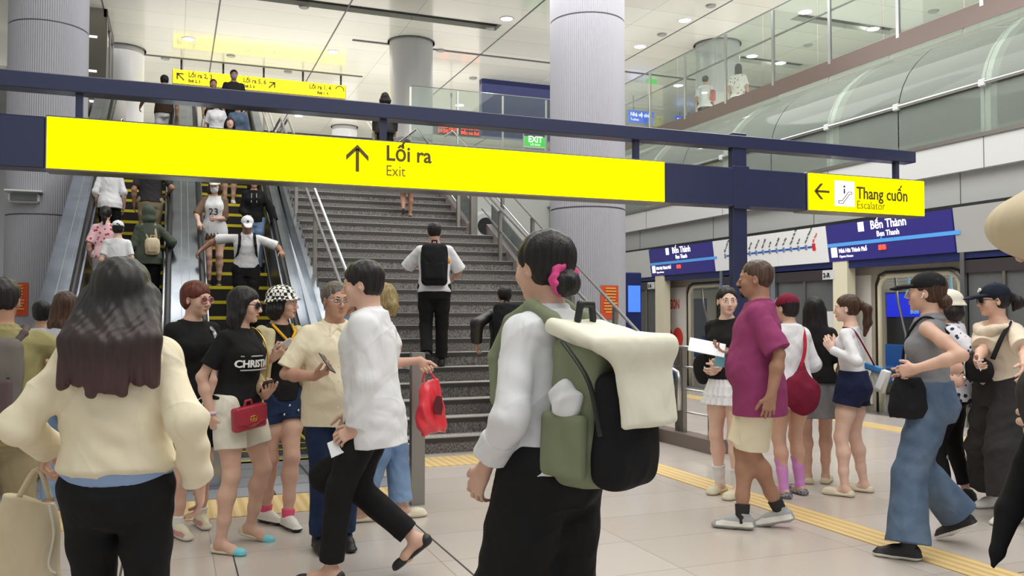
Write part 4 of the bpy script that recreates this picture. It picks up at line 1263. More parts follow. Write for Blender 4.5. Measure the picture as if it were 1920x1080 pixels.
    def field(s, h, pad=.03):
        adds = [q for q in s.ops if q[0] == 'add']
        lo = np.min([q[2] for q in adds], 0) - pad; hi = np.max([q[3] for q in adds], 0) + pad
        n = np.ceil((hi - lo) / h).astype(int) + 1
        F = np.full(n, .2, f4)
        ax = [(lo[i] + h * np.arange(n[i])).astype(f4) for i in range(3)]
        for (mode, fn, l, u, k) in s.ops:
            if mode in ('int', 'disp'):
                G = fn(ax[0][:, None, None], ax[1][None, :, None], ax[2][None, None, :]).astype(f4)
                F = np.maximum(F, G) if mode == 'int' else F + G
                continue
            mg = max(.03, k * 1.6)
            i0 = np.clip(np.floor((l - mg - lo) / h).astype(int), 0, n); i1 = np.clip(np.ceil((u + mg - lo) / h).astype(int) + 1, 0, n)
            if np.any(i1 <= i0): continue
            sl = tuple(slice(i0[i], i1[i]) for i in range(3))
            G = fn(ax[0][sl[0]][:, None, None], ax[1][sl[1]][None, :, None], ax[2][sl[2]][None, None, :]).astype(f4)
            S = F[sl]
            if mode == 'add':
                if k > 0:
                    hh = np.maximum(k - np.abs(S - G), 0) / k; F[sl] = np.minimum(S, G) - hh * hh * k * .25
                else: F[sl] = np.minimum(S, G)
            else:
                G = -G; kk = max(k, 1e-4); hh = np.maximum(kk - np.abs(S - G), 0) / kk
                F[sl] = np.maximum(S, G) + hh * hh * kk * .25
        return F, lo

    def mesh(s, h):
        F, lo = s.field(h)
        for a in range(3):     # close at the borders
            i = [slice(None)] * 3; i[a] = 0; F[tuple(i)] = .1; i[a] = -1; F[tuple(i)] = .1
        ins = F < 0
        c = [(i, j, k) for i in (0, 1) for j in (0, 1) for k in (0, 1)]
        nx, ny, nz = F.shape
        def S(A, i, j, k): return A[i:nx - 1 + i, j:ny - 1 + j, k:nz - 1 + k]
        cnt = np.zeros((nx - 1, ny - 1, nz - 1), np.uint8)
        for (i, j, k) in c: cnt += S(ins, i, j, k)
        act = (cnt > 0) & (cnt < 8)
        idx = np.argwhere(act); N = len(idx)
        ids = np.full(act.shape, -1, np.int32); ids[act] = np.arange(N)
        acc = np.zeros((N, 3)); w = np.zeros(N)
        vals = {q: F[idx[:, 0] + q[0], idx[:, 1] + q[1], idx[:, 2] + q[2]] for q in c}
        for q in c:
            for a in range(3):
                if q[a]: continue
                q2 = list(q); q2[a] = 1; q2 = tuple(q2)
                v0, v1 = vals[q], vals[q2]; m = (v0 < 0) != (v1 < 0)
                t = np.where(m, v0 / np.where(m, v0 - v1, 1), 0)
                p = np.zeros((N, 3)); p[:] = q; p[:, a] += t
                acc += p * m[:, None]; w += m
        verts = lo + h * (idx + acc / np.maximum(w, 1)[:, None])
        quads = []
        for a in range(3):
            b, d = [(1, 2), (2, 0), (0, 1)][a]
            s0 = [slice(1, -1)] * 3; s1 = [slice(1, -1)] * 3; s0[a] = slice(0, -1); s1[a] = slice(1, None)
            A = ins[tuple(s0)]; B = ins[tuple(s1)]
            e = np.argwhere(A != B); off = np.array([1, 1, 1]); off[a] = 0; e = e + off
            first = ins[e[:, 0], e[:, 1], e[:, 2]]
            def cell(db, dd):
                g = e.copy(); g[:, b] -= db; g[:, d] -= dd; return ids[g[:, 0], g[:, 1], g[:, 2]]
            q = np.stack([cell(1, 1), cell(0, 1), cell(0, 0), cell(1, 0)], 1)
            q[~first] = q[~first][:, ::-1]
            quads.append(q)
        Q = np.concatenate(quads); Q = Q[(Q >= 0).all(1)]
        return verts, Q

    def build(s, name, mats, parent=None, h=.006, paint=None, top=False):
        v, q = s.mesh(h)
        return mesh_obj(name, v, q, mats, parent, paint, top)


def mesh_obj(name, v, q, mats, parent=None, paint=None, top=False, M4=None):
    """top: the object is a thing of its own: origin to its base, world matrix M4 applied"""
    me = bpy.data.meshes.new(name); o = bpy.data.objects.new(name, me); COL.objects.link(o)
    if not isinstance(mats, (list, tuple)): mats = [mats]
    for m_ in mats: me.materials.append(m_)
    vv = v
    n = len(q); k = q.shape[1]
    me.vertices.add(len(vv)); me.vertices.foreach_set('co', np.ascontiguousarray(vv, dtype=f4).ravel())
    me.loops.add(n * k); me.loops.foreach_set('vertex_index', np.ascontiguousarray(q, dtype=np.int32).ravel())
    me.polygons.add(n); me.polygons.foreach_set('loop_start', np.arange(0, n * k, k, dtype=np.int32))
    me.polygons.foreach_set('loop_total', np.full(n, k, dtype=np.int32))
    me.polygons.foreach_set('use_smooth', np.ones(n, dtype=bool))
    if paint is not None:
        c = vv[q].mean(1); me.polygons.foreach_set('material_index', paint(c).astype(np.int32))
    me.update(calc_edges=True)
    if parent is not None: o.parent = parent
    return o


def rotm(axis, deg):
    a = radians(deg); c, s_ = cos(a), sin(a)
    return {'x': np.array([[1, 0, 0], [0, c, -s_], [0, s_, c]]), 'y': np.array([[c, 0, s_], [0, 1, 0], [-s_, 0, c]]),
            'z': np.array([[c, -s_, 0], [s_, c, 0], [0, 0, 1]])}[axis]

# ================================================================== PEOPLE
SKIN = {k: mat('skin_' + k, c, .5, bump=(300, .04), spec=.35, vary=(c2, 9)) for k, c, c2 in (
    ('fair', (228, 194, 178), (222, 184, 168)), ('light', (214, 176, 156), (206, 164, 146)),
    ('mid', (192, 150, 128), (182, 138, 118)), ('tan', (172, 130, 108), (160, 118, 98)))}
LIP = {'red': mat('lip_red', (178, 76, 74), .4), 'rose': mat('lip_rose', (192, 122, 112), .45), 'plain': mat('lip_plain', (180, 118, 102), .45)}
HAIRM = {}


def hair_mat(name, c1, c2):
    m = mat('hair_' + name, c1, .42, spec=.3, bump=(14, .4, (14, 14, 1.2)), vary=(c2, 7, (12, 12, .8)))
    HAIRM[name] = m; return m


hair_mat('black', (20, 18, 20), (38, 34, 36)); hair_mat('brown', (50, 34, 28), (84, 58, 44)); hair_mat('auburn', (78, 36, 30), (108, 52, 42))
HAIRM['tips'] = pattern('hair_ombre', f_ombre, .5); hair_mat('grey', (112, 104, 98), (78, 70, 66)); hair_mat('blond', (158, 140, 98), (124, 104, 70))
hair_mat('thin', (58, 44, 38), (92, 70, 58))
EYEW = mat('eye_white', (236, 232, 226), .25); EYEB = mat('eye_dark', (28, 18, 14), .15)
GOLDM = mat('gold_metal', (214, 172, 84), .3, .9); SILV = mat('silver_metal', (196, 198, 202), .25, 1.0)

BODY_F = [(-.12, .13, .095, 0), (-.03, .162, .115, -.012), (.05, .148, .102, -.004), (.14, .122, .088, 0), (.25, .134, .098, .004), (.35, .140, .104, .012), (.42, .128, .082, 0), (.465, .090, .062, -.012), (.505, .06, .052, -.015)]
BODY_M = [(-.12, .14, .10, 0), (-.03, .158, .112, -.008), (.05, .153, .106, 0), (.14, .147, .106, .004), (.25, .160, .114, .006), (.35, .168, .116, .008), (.42, .156, .090, 0), (.475, .105, .068, -.012), (.51, .07, .058, -.015)]


PEOPLE = []


class Person:
    def __init__(s, label, px, d, h, rel, z=0.0, th=None, sex='f', lean=3, twist=0, head=(0, 0, 0), group=None, skin='light', wid=1.0, belly=0.0,
                 feet=None, hands=None, drop=0.0, vox=None, lips='plain', face=True, at=None, shadow=True, cat='person'):
        p = at_d(px, HZ, d) if at is None else Vector(at)
        s.d = d; s.cov = {'leg': 0, 'arm': {'L': 0, 'R': 0}}; PEOPLE.append(s)
        th = radians(th) if th is not None else math.atan2(-ray(px, HZ).x, ray(px, HZ).y) + radians(rel)
        s.s = h / 1.70
        s.e = empty('person', (p.x, p.y, z), label, cat, group, th); s.e.scale = (s.s,) * 3
        s.Mi = (Matrix.Translation((p.x, p.y, z)) @ Matrix.Rotation(th, 4, 'Z') @ Matrix.Scale(s.s, 4))
        s.Minv = s.Mi.inverted()
        s.sex = sex; s.skin = SKIN[skin]; s.wid = wid; s.belly = belly; s.lips = LIP[lips]; s.face = face
        s.vox = vox or min(.012, max(.0038, d * .0008))
        # feet
        F = {'L': (-.085, 0.0, 0, 6, 0), 'R': (.085, 0.0, 0, -6, 0)}
        if feet: F.update(feet)
        s.foot = {}
        for k, v in F.items():
            if v[0] == 'px':
                q = s.l(*v[1:3], z=z + .06 + (v[3] if len(v) > 3 else 0)); v = (q[0], q[1], (v[3] if len(v) > 3 else 0) / s.s, v[4] if len(v) > 4 else 0, v[5] if len(v) > 5 else 0)
            s.foot[k] = v
        hipx = .088 if sex == 'f' else .09
        s.ank = {k: V(v[0], v[1], v[2] + .085) for k, v in s.foot.items()}
        for k, v in s.foot.items():      # heel lifted: ankle moves up and forward
            if v[4]: s.ank[k] = s.ank[k] + V(0, 0, .11 * sin(radians(v[4])))
        cx = (s.foot['L'][0] + s.foot['R'][0]) / 2; cy = (s.foot['L'][1] + s.foot['R'][1]) / 2
        lim = .818
        pz = .93 - drop
        for k in 'LR':
            hx = cx + (-hipx if k == 'L' else hipx)
            dd = lim ** 2 - (s.ank[k][0] - hx) ** 2 - (s.ank[k][1] - cy) ** 2
            pz = min(pz, s.ank[k][2] + sqrt(max(dd, .09)) + .03)
        s.pel = V(cx, cy, pz)
        s.hip = {'L': s.pel + V(-hipx, 0, -.03), 'R': s.pel + V(hipx, 0, -.03)}
        s.knee = {k: s.ik(s.hip[k], s.ank[k], .42, .405, V(sin(-radians(s.foot[k][3])) * .5, 1, 0)) for k in 'LR'}
        # torso and head frames
        s.Rt = rotm('z', twist) @ rotm('x', -lean)
        s.T = lambda q: s.Rt @ np.asarray(q, float) + s.pel
        s.shx = (.138 if sex == 'f' else .166) * wid
        s.sh = {'L': s.T((-s.shx, -.005, .435)), 'R': s.T((s.shx, -.005, .435))}
        s.Rh = s.Rt @ rotm('x', lean * .7) @ rotm('z', head[0]) @ rotm('x', head[1]) @ rotm('y', head[2])
        s.nb = s.T((0, -.012, .49))
        s.hc = s.nb + (s.Rt @ rotm('x', lean * .5)) @ V(0, .0, .055) + s.Rh @ V(0, .028, .105)
        # arms
        H = {'L': None, 'R': None}
        if hands: H.update(hands)
        s.arm = {}
        for k in 'LR':
            sg = -1 if k == 'L' else 1
            v = dict(H[k]) if H[k] else {}
            t = v.get('to', None)
            if t is None: t = s.sh[k] + V(sg * .075, .05, -.50)
            elif t[0] == 'px': t = s.lp(*t[1:])
            t = np.asarray(t, float)
            a = t - s.sh[k]; L = np.linalg.norm(a)
            if L > .535: t = s.sh[k] + a / L * .535
            el = s.ik(s.sh[k], t, .285, .255, np.asarray(v.get('pole', (sg * .5, -1, -.2)), float))
            D = nrm(np.asarray(v['dir'], float)) if 'dir' in v else nrm(nrm(t - el) + V(0, .0, -.12))
            N = np.asarray(v.get('palm', (-sg, 0, 0)), float); N = nrm(N - D * (N @ D))
            s.arm[k] = dict(w=t, e=el, D=D, N=N, curl=v.get('curl', 22), sg=sg, T=nrm(np.cross(D, N)) * sg, thumb=v.get('thumb', 0))

    def l(s, px, py, z=None, dd=None):
        q = on_z(px, py, z) if z is not None else at_d(px, py, s.d + (dd or 0))
        return np.array(s.Minv @ q)

    def lp(s, px, py, dd=0.0): return s.l(px, py, dd=dd)

    def ik(s, a, b, l1, l2, pole):
        a = np.asarray(a); b = np.asarray(b); d = b - a; L = np.linalg.norm(d); L = min(max(L, .06), (l1 + l2) * .9995); u = nrm(d)
        x = (l1 * l1 - l2 * l2 + L * L) / (2 * L); h = sqrt(max(l1 * l1 - x * x, 0)); p = np.asarray(pole, float); p = p - u * (p @ u)
        if np.linalg.norm(p) < 1e-4: p = V(0, 1, 0)
        return a + u * x + nrm(p) * h

    # ---------------------------------------------------------------- body
    def rows(s, t=0.0, lo=-.12, hi=.51, extra=None, flare=0.0):
        R = []
        for (z, a, b, y) in (BODY_F if s.sex == 'f' else BODY_M):
            if s.belly: bb = s.belly * math.exp(-((z - .1) / .12) ** 2); b += bb * .5; y += bb * .5; a += bb * .35
            R.append((z, a * s.wid, b * (.5 + .5 * s.wid), y))
        zs = sorted(set([lo, hi] + [r[0] for r in R if lo < r[0] < hi]))
        out = []
        for z in zs:
            v = [np.interp(z, [r[0] for r in R], [r[i] for r in R]) for i in (1, 2, 3)]
            f = flare * max(0, (.2 - z)) if flare else 0
            out.append((z, v[0] + t + f, v[1] + t + f, v[2]))
        return out

    def hand(s, S, k):
        a = s.arm[k]; W, D, N, T = a['w'], a['D'], a['N'], a['T']; c = radians(a['curl']); kk = .006
        S.frame()
        S.cone(W, W + D * .03, .024, .026, .02, flat=(N, .72))
        for j, (o, L) in enumerate(((.028, .078), (.010, .084), (-.009, .080), (-.027, .072))):
            S.cone(W + D * .015 + T * o * .5, W + D * L + T * o, .017, .0115, .012, flat=(N, .8))
        for j, (o, b0, ls, sp) in enumerate(((.029, .078, (.040, .024, .020), .10), (.0095, .084, (.044, .028, .021), .02), (-.0105, .080, (.041, .026, .020), -.06), (-.0295, .070, (.033, .020, .018), -.16))):
            p = W + D * b0 + T * o; ang = c * (.6 + .12 * j); r = (.0088, .0090, .0086, .0076)[j]
            for q, L in enumerate(ls):
                dr = nrm((D * cos(ang) + N * sin(ang)) + T * sp * .6); pn = p + dr * L
                S.cone(p, pn, r, r * .93, .004); p = pn; r *= .93; ang += c * (1.1 if q == 0 else .8)
        b0 = W + D * .022 + T * .02; d1 = nrm(D * .62 + T * .72 + N * (.28 + .5 * a['thumb'])); p1 = b0 + d1 * .042
        S.cone(b0, p1, .0155, .0125, .012); d2 = nrm(D * .85 + T * (.35 - .5 * a['thumb']) + N * (.3 + .6 * a['thumb'])); p2 = p1 + d2 * .032
        S.cone(p1, p2, .0115, .0105, .004); S.cone(p2, p2 + nrm(d2 + N * .1) * .024, .0105, .0085, .004)

    def headsdf(s, S):
        S.frame(s.Rh, s.hc); f = s.sex == 'f'
        S.ell((0, -.014, .036), (.074, .092, .079), .02)
        S.ell((0, .028, -.012), (.0625, .058, .082), .03)
        S.ell((0, .034, -.066), (.047 if f else .053, .046, .040 if f else .044), .03)
        S.ell((0, .066, -.096), (.019 if f else .024, .017, .015), .02)
        if not s.face:
            S.cone((0, .085, .0), (0, .104, -.034), .008, .012, .012)
        else:
            for sg in (-1, 1):
                S.ell((sg * .040, .060, -.030), (.024, .022, .026), .02)
                S.ell((sg * .031, .0955, -.001), (.019, .013, .0115), .014, mode='sub')
                S.ell((sg * .031, .0770, -.002), (.0155, .0135, .0105), .006)
            S.cone((-.036, .080, .020), (.036, .080, .020), .009, .009, .016)
            S.cone((0, .086, .004), (0, .104, -.030), .0075, .0105, .012)
            S.ell((0, .103, -.034), (.0115, .011, .009), .008)
            for sg in (-1, 1): S.ell((sg * .0115, .0955, -.038), (.0075, .009, .007), .006)
            S.chain([(-.021, .079, -.0635), (-.008, .0885, -.0605), (.008, .0885, -.0605), (.021, .079, -.0635)], [.003, .0058, .0058, .003], .005)
            S.chain([(-.019, .079, -.067), (0, .088, -.0715), (.019, .079, -.067)], [.003, .0068, .003], .006)
        for sg in (-1, 1):
            S.ell((sg * .0755, -.006, -.008), (.009, .018, .030), .008, rot=rotm('z', sg * -18))
            S.ell((sg * .083, .0, -.006), (.006, .009, .016), .004, mode='sub')
        S.frame()
        r = .049 if f else .059
        S.cone(s.nb, s.hc + s.Rh @ V(0, -.03, -.045), r, r * .98, .03)

    def body(s, feet=True): s.bf = feet; return s

    def finish(s):
        feet = s.bf; S = Sdf(); lc = s.cov['leg']
        S.frame(s.Rt, s.pel).loft(s.rows(-.010), .03)
        if s.sex == 'f':
            for sg in (-1, 1): S.ell((sg * .066, .070, .325), (.050, .046, .052), .04)
        S.chain([(-s.shx * .9, -.01, .425), (0, -.015, .468), (s.shx * .9, -.01, .425)], [.038, .046, .038], .05)
        S.frame()
        m = 1.0 if s.sex == 'f' else 1.12
        for k in 'LR':
            a = s.arm[k]
            ac = s.cov['arm'][k]; f0, f1, f2 = (.86 if ac > .3 else 1), (.84 if ac > .8 else 1), (.8 if ac > 1.2 else 1)
            S.chain([s.sh[k], s.sh[k] * .5 + a['e'] * .5, a['e']], [.043 * m * f0, .040 * m * f0, .034 * m * f1], .025)
            mid = a['e'] * .68 + a['w'] * .32
            S.chain([a['e'], mid, a['w']], [.034 * m * f1, .037 * m * f2, .0245 * m], .02)
            s.hand(S, k)
            h_, kn, an = s.hip[k], s.knee[k], s.ank[k]
            g0 = .86 if lc > 0 else 1; g1 = .84 if lc > .75 else 1; g2 = .84 if lc > 1.02 else 1; g3 = .85 if lc > 1.5 else 1
            S.chain([h_, h_ * .5 + kn * .5, kn], [.086 * g0, .074 * g1, .053 * g2], .04)
            cm = kn * .68 + an * .32; back = nrm(np.cross(an - kn, V(1, 0, 0))) * -.012
            if back[1] > 0: back = -back
            S.chain([kn, cm + back, kn * .3 + an * .7, an], [.053 * g2, .055 * g3, .039 * g3, .033], .03)
            if feet:
                S.frame(s.footR(k), s.ank[k])
                S.ell((0, -.025, -.045), (.030, .038, .036), .02)
                S.chain([(0, 0, -.03), (0, .09, -.058), (0, .15, -.07)], [.036, .028, .014], .03)
                S.cone((0.01, .1, -.065), (0.012, .165, -.072), .024, .013, .02, flat=((0, 0, 1), .7))
                S.frame()
        s.headsdf(S)
        hc, Rh = s.hc, s.Rh

        def paint(c):
            q = (c - hc) @ Rh
            return (((q[:, 0] / .0205) ** 2 + ((q[:, 2] + .0668) / .0088) ** 2 < 1) & (q[:, 1] > .072)).astype(int)
        S.build('body', [s.skin, s.lips], s.e, s.vox, paint if s.face else None)
        if s.face: s.eyes()
        return s

    def hmb(s, mb, name, mats):
        """a mesh made in the head frame"""
        q = MB(); q.f = mb.f; q.m = mb.m; q.sm = mb.sm
        q.v = [tuple(s.Rh @ np.array(v) + s.hc) for v in mb.v]
        return q.build_at(name, mats, s.e, Vector((0, 0, 0)))

    def tmb(s, mb, name, mats):
        q = MB(); q.f = mb.f; q.m = mb.m; q.sm = mb.sm
        q.v = [tuple(s.Rt @ np.array(v) + s.pel) for v in mb.v]
        return q.build_at(name, mats, s.e, Vector((0, 0, 0)))

    def eyes(s):
        for sg in (-1, 1):
            m = MB().ball((sg * .031, .0800, -.001), .0140, 14, 0, (.98, .93, .42))
            m.ball((sg * .031, .0878, -.0005), .0072, 10, 1, (.95, .72, .80))
            s.hmb(m, 'eye', [EYEW, EYEB])
            m = MB().tube([(sg * .015, .0915, .0215), (sg * .030, .0905, .0255), (sg * .047, .0775, .0215)], [.003, .0032, .0016], 6)
            m.tube([(sg * .018, .0875, .0055), (sg * .031, .0895, .0085), (sg * .045, .079, .0035)], [.0016, .0026, .0018], 5)
            s.hmb(m, 'eyebrow', HAIRM['black'])

    def footR(s, k):
        v = s.foot[k]; return rotm('z', v[3]) @ rotm('x', -v[4])

    # ---------------------------------------------------------------- clothes
    def top(s, m, sleeve=.5, hem=-.05, t=.014, st=.02, name='shirt', neck='crew', flare=0.0, fold=.004, fsc=(16, 16, 7), seed=0, hi=.50, wide=0, elb=None, cuff=0, collar=None, hz=None, mats=None, paint=None, bust=True, gather=0):
        S = Sdf(); S.frame(s.Rt, s.pel)
        for k in 'LR': s.cov['arm'][k] = max(s.cov['arm'][k], sleeve[k] if isinstance(sleeve, dict) else sleeve)
        rows = s.rows(t, hem, hi, flare=flare); ref = s.rows(t, -.03, hi)[0]
        rows = [(z, max(a, ref[1]), max(b, ref[2]), ref[3]) if z < -.03 else (z, a, b, y) for z, a, b, y in rows]
        if hem < .04 and not gather: rows = [(z, a + .013 * min(1, max(0, (.16 - z) / .1)), b + .013 * min(1, max(0, (.16 - z) / .1)), y) for z, a, b, y in rows]
        if gather: rows[0] = (rows[0][0], rows[0][1] - gather, rows[0][2] - gather, rows[0][3])
        S.loft(rows, .02)
        if s.sex == 'f' and bust:
            for sg in (-1, 1): S.ell((sg * .066, .075 + t * .5, .325), (.058, .052, .062), .05)
        S.chain([(-s.shx * .88, -.01, .426), (0, -.018, .462), (s.shx * .88, -.01, .426)], [.034 + t, .036 + t, .034 + t], .04)
        S.frame(); mm = 1.0 if s.sex == 'f' else 1.12
        for k in 'LR':
            a = s.arm[k]
            sl = sleeve[k] if isinstance(sleeve, dict) else sleeve
            if sl <= 0: continue
            r0 = .043 * mm + st * .6; r1 = .034 * mm + st * .8 + wide
            if sl <= 1:
                e = s.sh[k] + (a['e'] - s.sh[k]) * sl; S.cone(s.sh[k], e, r0, r0 + (r1 - r0) * sl, .03, cap=True)
            else:
                S.cone(s.sh[k], a['e'], r0, r1, .03)
                w = a['e'] + (a['w'] - a['e']) * (sl - 1); S.cone(a['e'], w, r1, .030 * mm + st * .8 + wide * .9, .03, cap=True)
                if cuff: q = nrm(a['w'] - a['e']); S.cone(w - q * .055, w + q * .004, .030 * mm + st * .7, .032 * mm + st * .75, .006, cap=True, capa=True)
        if fold: S.folds(fold, seed)
        S.frame(s.Rt, s.pel)
        if neck == 'crew': S.ell((0, .0, .53), (.066, .068, .058), .006, mode='sub')
        elif neck == 'wide': S.ell((0, .02, .53), (.12, .1, .085), .006, mode='sub')
        elif neck == 'v':
            S.ell((0, .0, .53), (.064, .066, .05), .006, mode='sub'); S.cone((0, .12, .50), (0, .15, .36), .05, .006, .006, mode='sub')
        elif neck == 'open':
            S.ell((0, .0, .53), (.060, .062, .045), .006, mode='sub'); S.cone((0, .12, .50), (0, .155, .40), .036, .004, .006, mode='sub')
        if hz is not None: S.frame().plane((0, 0, hz), (0, 0, -1))
        S.build(name, mats or m, s.e, s.vox, paint)
        if collar:
            C = Sdf().frame(s.Rt, s.pel); a, b, h = collar      # ring collar with two points
            n = 14; P = []
            for i in range(n + 1):
                th = pi * .5 + radians(14) + (2 * pi - radians(28)) * i / n
                P.append((a * cos(th), b * sin(th) - .006, .505 + h * .5 - .028 * max(0, sin(th))))
            for i in range(n): C.cone(P[i], P[i + 1], .008, .008, .004); C.cone(np.array(P[i]) * V(1.12, 1.12, 1) + V(0, 0, -h), np.array(P[i + 1]) * V(1.12, 1.12, 1) + V(0, 0, -h), .007, .007, h * 1.1)
            for sg in (-1, 1): C.cone((sg * .024, b + .006, .485), (sg * .048, b + .035, .432), .016, .008, .02, flat=((0, 1, .3), .45))
            C.build('collar', m, s.e, max(.004, s.vox * .8))
        return s

    def pants(s, m, length=1.9, t=.009, hemr=None, hi=.06, fold=.005, name='trousers', kneer=None, seed=3, fsc=(16, 16, 8), mats=None, paint=None, thigh=0):
        """length 0..1 along the thigh, 1..2 along the shin"""
        s.cov['leg'] = max(s.cov['leg'], length); t = max(t, .011)
        S = Sdf(); S.frame(rotm('z', 0), s.pel).loft(s.rows(t, -.12, hi), .02)
        S.ell((0, -.04, -.04), (.135 * s.wid + t * .5, .082 + t, .10), .04); S.ell((0, -.005, -.11), (.07, .075, .055), .03)
        S.frame()
        kr = (.056 + t) if kneer is None else kneer; hr = (.038 + t) if hemr is None else hemr
        for k in 'LR':
            h_, kn, an = s.hip[k], s.knee[k], s.ank[k]
            h2 = h_ + V(0, 0, .02)
            if length <= 1:
                e = h2 + (kn - h2) * length; S.cone(h2, e, .090 + t, .090 + t + (kr - .090 - t) * length + thigh, .03, cap=True)
            else:
                m1 = h2 * .5 + kn * .5
                S.chain([h2, m1, kn], [.092 + t, .5 * (.085 + t + kr), kr], .03)
                u = length - 1; e = kn + (an - kn) * u + V(0, 0, 0); S.cone(kn, e, kr, kr + (hr - kr) * u, .03, cap=True)
        if fold: S.folds(fold * 1.1, seed)
        S.build(name, mats or m, s.e, s.vox, paint)
        return s

    def skirt(s, m, lo=-.42, hi=.10, rb=.2, rt=None, pleat=(14, .012), name='skirt', tiers=None, seed=5, depth=.8, y=0):
        S = Sdf().frame(np.eye(3), s.pel)
        R = s.rows(.012, max(lo, -.05), hi); w = R[-1]
        if tiers:
            for (z0, z1, r0, r1) in tiers: S.loft([(z0, r0, r0 * depth, y), (z1, r1, r1 * depth, y)], .004, pleat=pleat)
        else: S.loft([(lo, rb, rb * depth, y), (-.05, (rb + .175) / 2 if lo < -.2 else .178, .135, -.01), (hi, w[1] + .004, w[2] + .004, 0)], .02, pleat=pleat)
        S.build(name, m, s.e, min(s.vox, .008)); return s

    def shoes(s, m, sole, kind='sneaker', accent=None, sock=None, sockh=.12, only='LR'):
        for k in only:
            if kind == 'barefoot': break
            S = Sdf().frame(s.footR(k), s.ank[k])
            if kind == 'sneaker':
                S.cone((0, -.035, -.062), (0, .155, -.066), .040, .036, .02, flat=((0, 0, 1), .42)); S.plane((0, 0, -.085), (0, 0, -1))
                S.ell((0, -.03, -.04), (.037, .044, .045), .02); S.chain([(0, .0, -.025), (0, .075, -.045), (0, .15, -.055)], [.043, .036, .028], .025)
                S.cone((0, 0, -.02), (0, -.008, .02), .042, .042, .01, cap=True)
                zs = -.062
            elif kind == 'flat':
                S.cone((0, -.035, -.07), (0, .16, -.074), .036, .030, .02, flat=((0, 0, 1), .4)); S.plane((0, 0, -.086), (0, 0, -1))
                S.ell((0, -.04, -.05), (.034, .036, .032), .01); S.ell((0, .14, -.062), (.034, .05, .024), .015)
                S.ell((0, .03, -.02), (.03, .075, .042), .008, mode='sub'); zs = -.08
            else:   # clog
                S.cone((0, -.035, -.066), (0, .15, -.068), .044, .046, .02, flat=((0, 0, 1), .42)); S.plane((0, 0, -.088), (0, 0, -1))
                S.ell((0, .11, -.052), (.050, .075, .036), .02); S.ell((0, -.05, -.055), (.040, .03, .03), .02)
                S.ell((0, -.0, -.01), (.034, .06, .05), .012, mode='sub')
                for i in range(3):
                    for j in (-1, 0, 1): S.ell((j * .018, .09 + i * .022, -.018), (.005, .006, .016), .002, mode='sub')
                zs = -.075
            S.frame(); R, a = s.footR(k), s.ank[k]

            def paint(c, zs=zs):
                q = (c - a) @ R; r_ = (q[:, 2] < zs).astype(int)
                if accent is not None and kind == 'sneaker': r_ = np.where((np.abs(q[:, 2] + .045) < .016) & (q[:, 1] < .16) & (np.abs(q[:, 0]) > .024), 2, r_)
                if accent is not None and kind == 'flat': r_ = np.where(q[:, 1] > .105, 2, r_)
                return r_
            o = S.build('shoe', [m, sole] + ([accent] if accent else []), s.e, min(s.vox, .007), paint)
            if kind == 'sneaker' and s.d < 7:
                L = MB(); R2, a2 = s.footR(k), s.ank[k]
                for i in range(4):
                    y = .03 + .022 * i; z = -.004 - .011 * i
                    L.tube([tuple(R2 @ V(x, y + .004, z - abs(x) * .35) + a2) for x in (-.026, 0, .026)], .0035, 5)
                L.build_at('lace', mat('lace_white', (232, 230, 226), .8), o, Vector((0, 0, 0)))
        if sock is not None:
            for k in only:
                S = Sdf(); an = s.ank[k]; kn = s.knee[k]; u = nrm(kn - an)
                S.chain([an - u * .03, an, an + u * sockh * .6], [.040, .038, .041 if sockh < .15 else .05], .02); S.cone(an + u * sockh * .6, an + u * sockh, .043, .047 if sockh < .15 else .058, .01, cap=True)
                S.build('sock', sock, s.e, min(s.vox, .007))
        return s

    # ---------------------------------------------------------------- hair and headgear
    def hair(s, kind, m, length=.25, width=.085, seed=1, fringe=True, vol=1.0, sweep=0, back=0.0):
        m = HAIRM[m]; S = Sdf().frame(s.Rh, s.hc); v = vol
        S.ell((0, -.018, .040), (.084 * v, .100 * v, .085 * v), .02)
        if kind in ('long', 'bob'):
            zt = -.02; zb = -.10 - length
            # curtain behind the neck, head frame down then hanging straight in the body frame
            S.ell((0, -.04, -.02), (.085 * v, .072, .09), .03)
            down = V(0, 0, -1); root = s.hc + s.Rh @ V(0, -.055, -.01); S.frame()
            side = s.Rh @ V(1, 0, 0); bk = s.Rh @ V(0, -1, 0)
            n = 7
            for i in range(n):
                u = (i / (n - 1) - .5) * 2
                p0 = root + side * u * width * .75 + bk * (-.035 * abs(u)); L = (length + .06) * (1 - .12 * abs(u))
                p1 = p0 + down * L * .5 + side * u * width * .2 + bk * (.02 + back); p2 = p0 + down * L * (1 - .08 * (i % 2)) + side * u * width * .35 + bk * (.012 + back * 1.2)
                S.chain([p0, p1, p2], [.040, .036, .018], .03)
            S.frame(s.Rh, s.hc)
            if kind == 'bob' or fringe == 'sides':
                for sg in (-1, 1): S.chain([(sg * .07, .02, .03), (sg * .08, .012, -.05), (sg * .075, .0, -.10)], [.022, .022, .015], .02)
        elif kind == 'short':
            S.ell((0, -.045, -.01), (.077 * v, .066, .075), .02)
        elif kind == 'crop':
            S.ell((0, -.045, -.0), (.074, .064, .07), .02)
        elif kind in ('bun', 'pony'):
            S.ell((0, -.035, -.0), (.080, .075, .075), .02)
            if kind == 'bun': S.ell((0, -.105, -.052), (.052, .042, .045), .012)
            else:
                S.ell((0, -.105, .03), (.026, .03, .026), .012); S.frame(); r0 = s.hc + s.Rh @ V(0, -.12, .03); bk = s.Rh @ V(0, -1, 0)
                S.chain([r0, r0 + bk * .045 + V(0, 0, -.04), r0 + bk * .045 + V(0, 0, -length * .6), r0 + bk * .02 + V(0, 0, -length)], [.028, .038, .036, .014], .02)
                S.frame(s.Rh, s.hc)
        S.disp(.0022, (70, 70, 7), seed)
        # face opening
        zf = .045 if fringe else .065
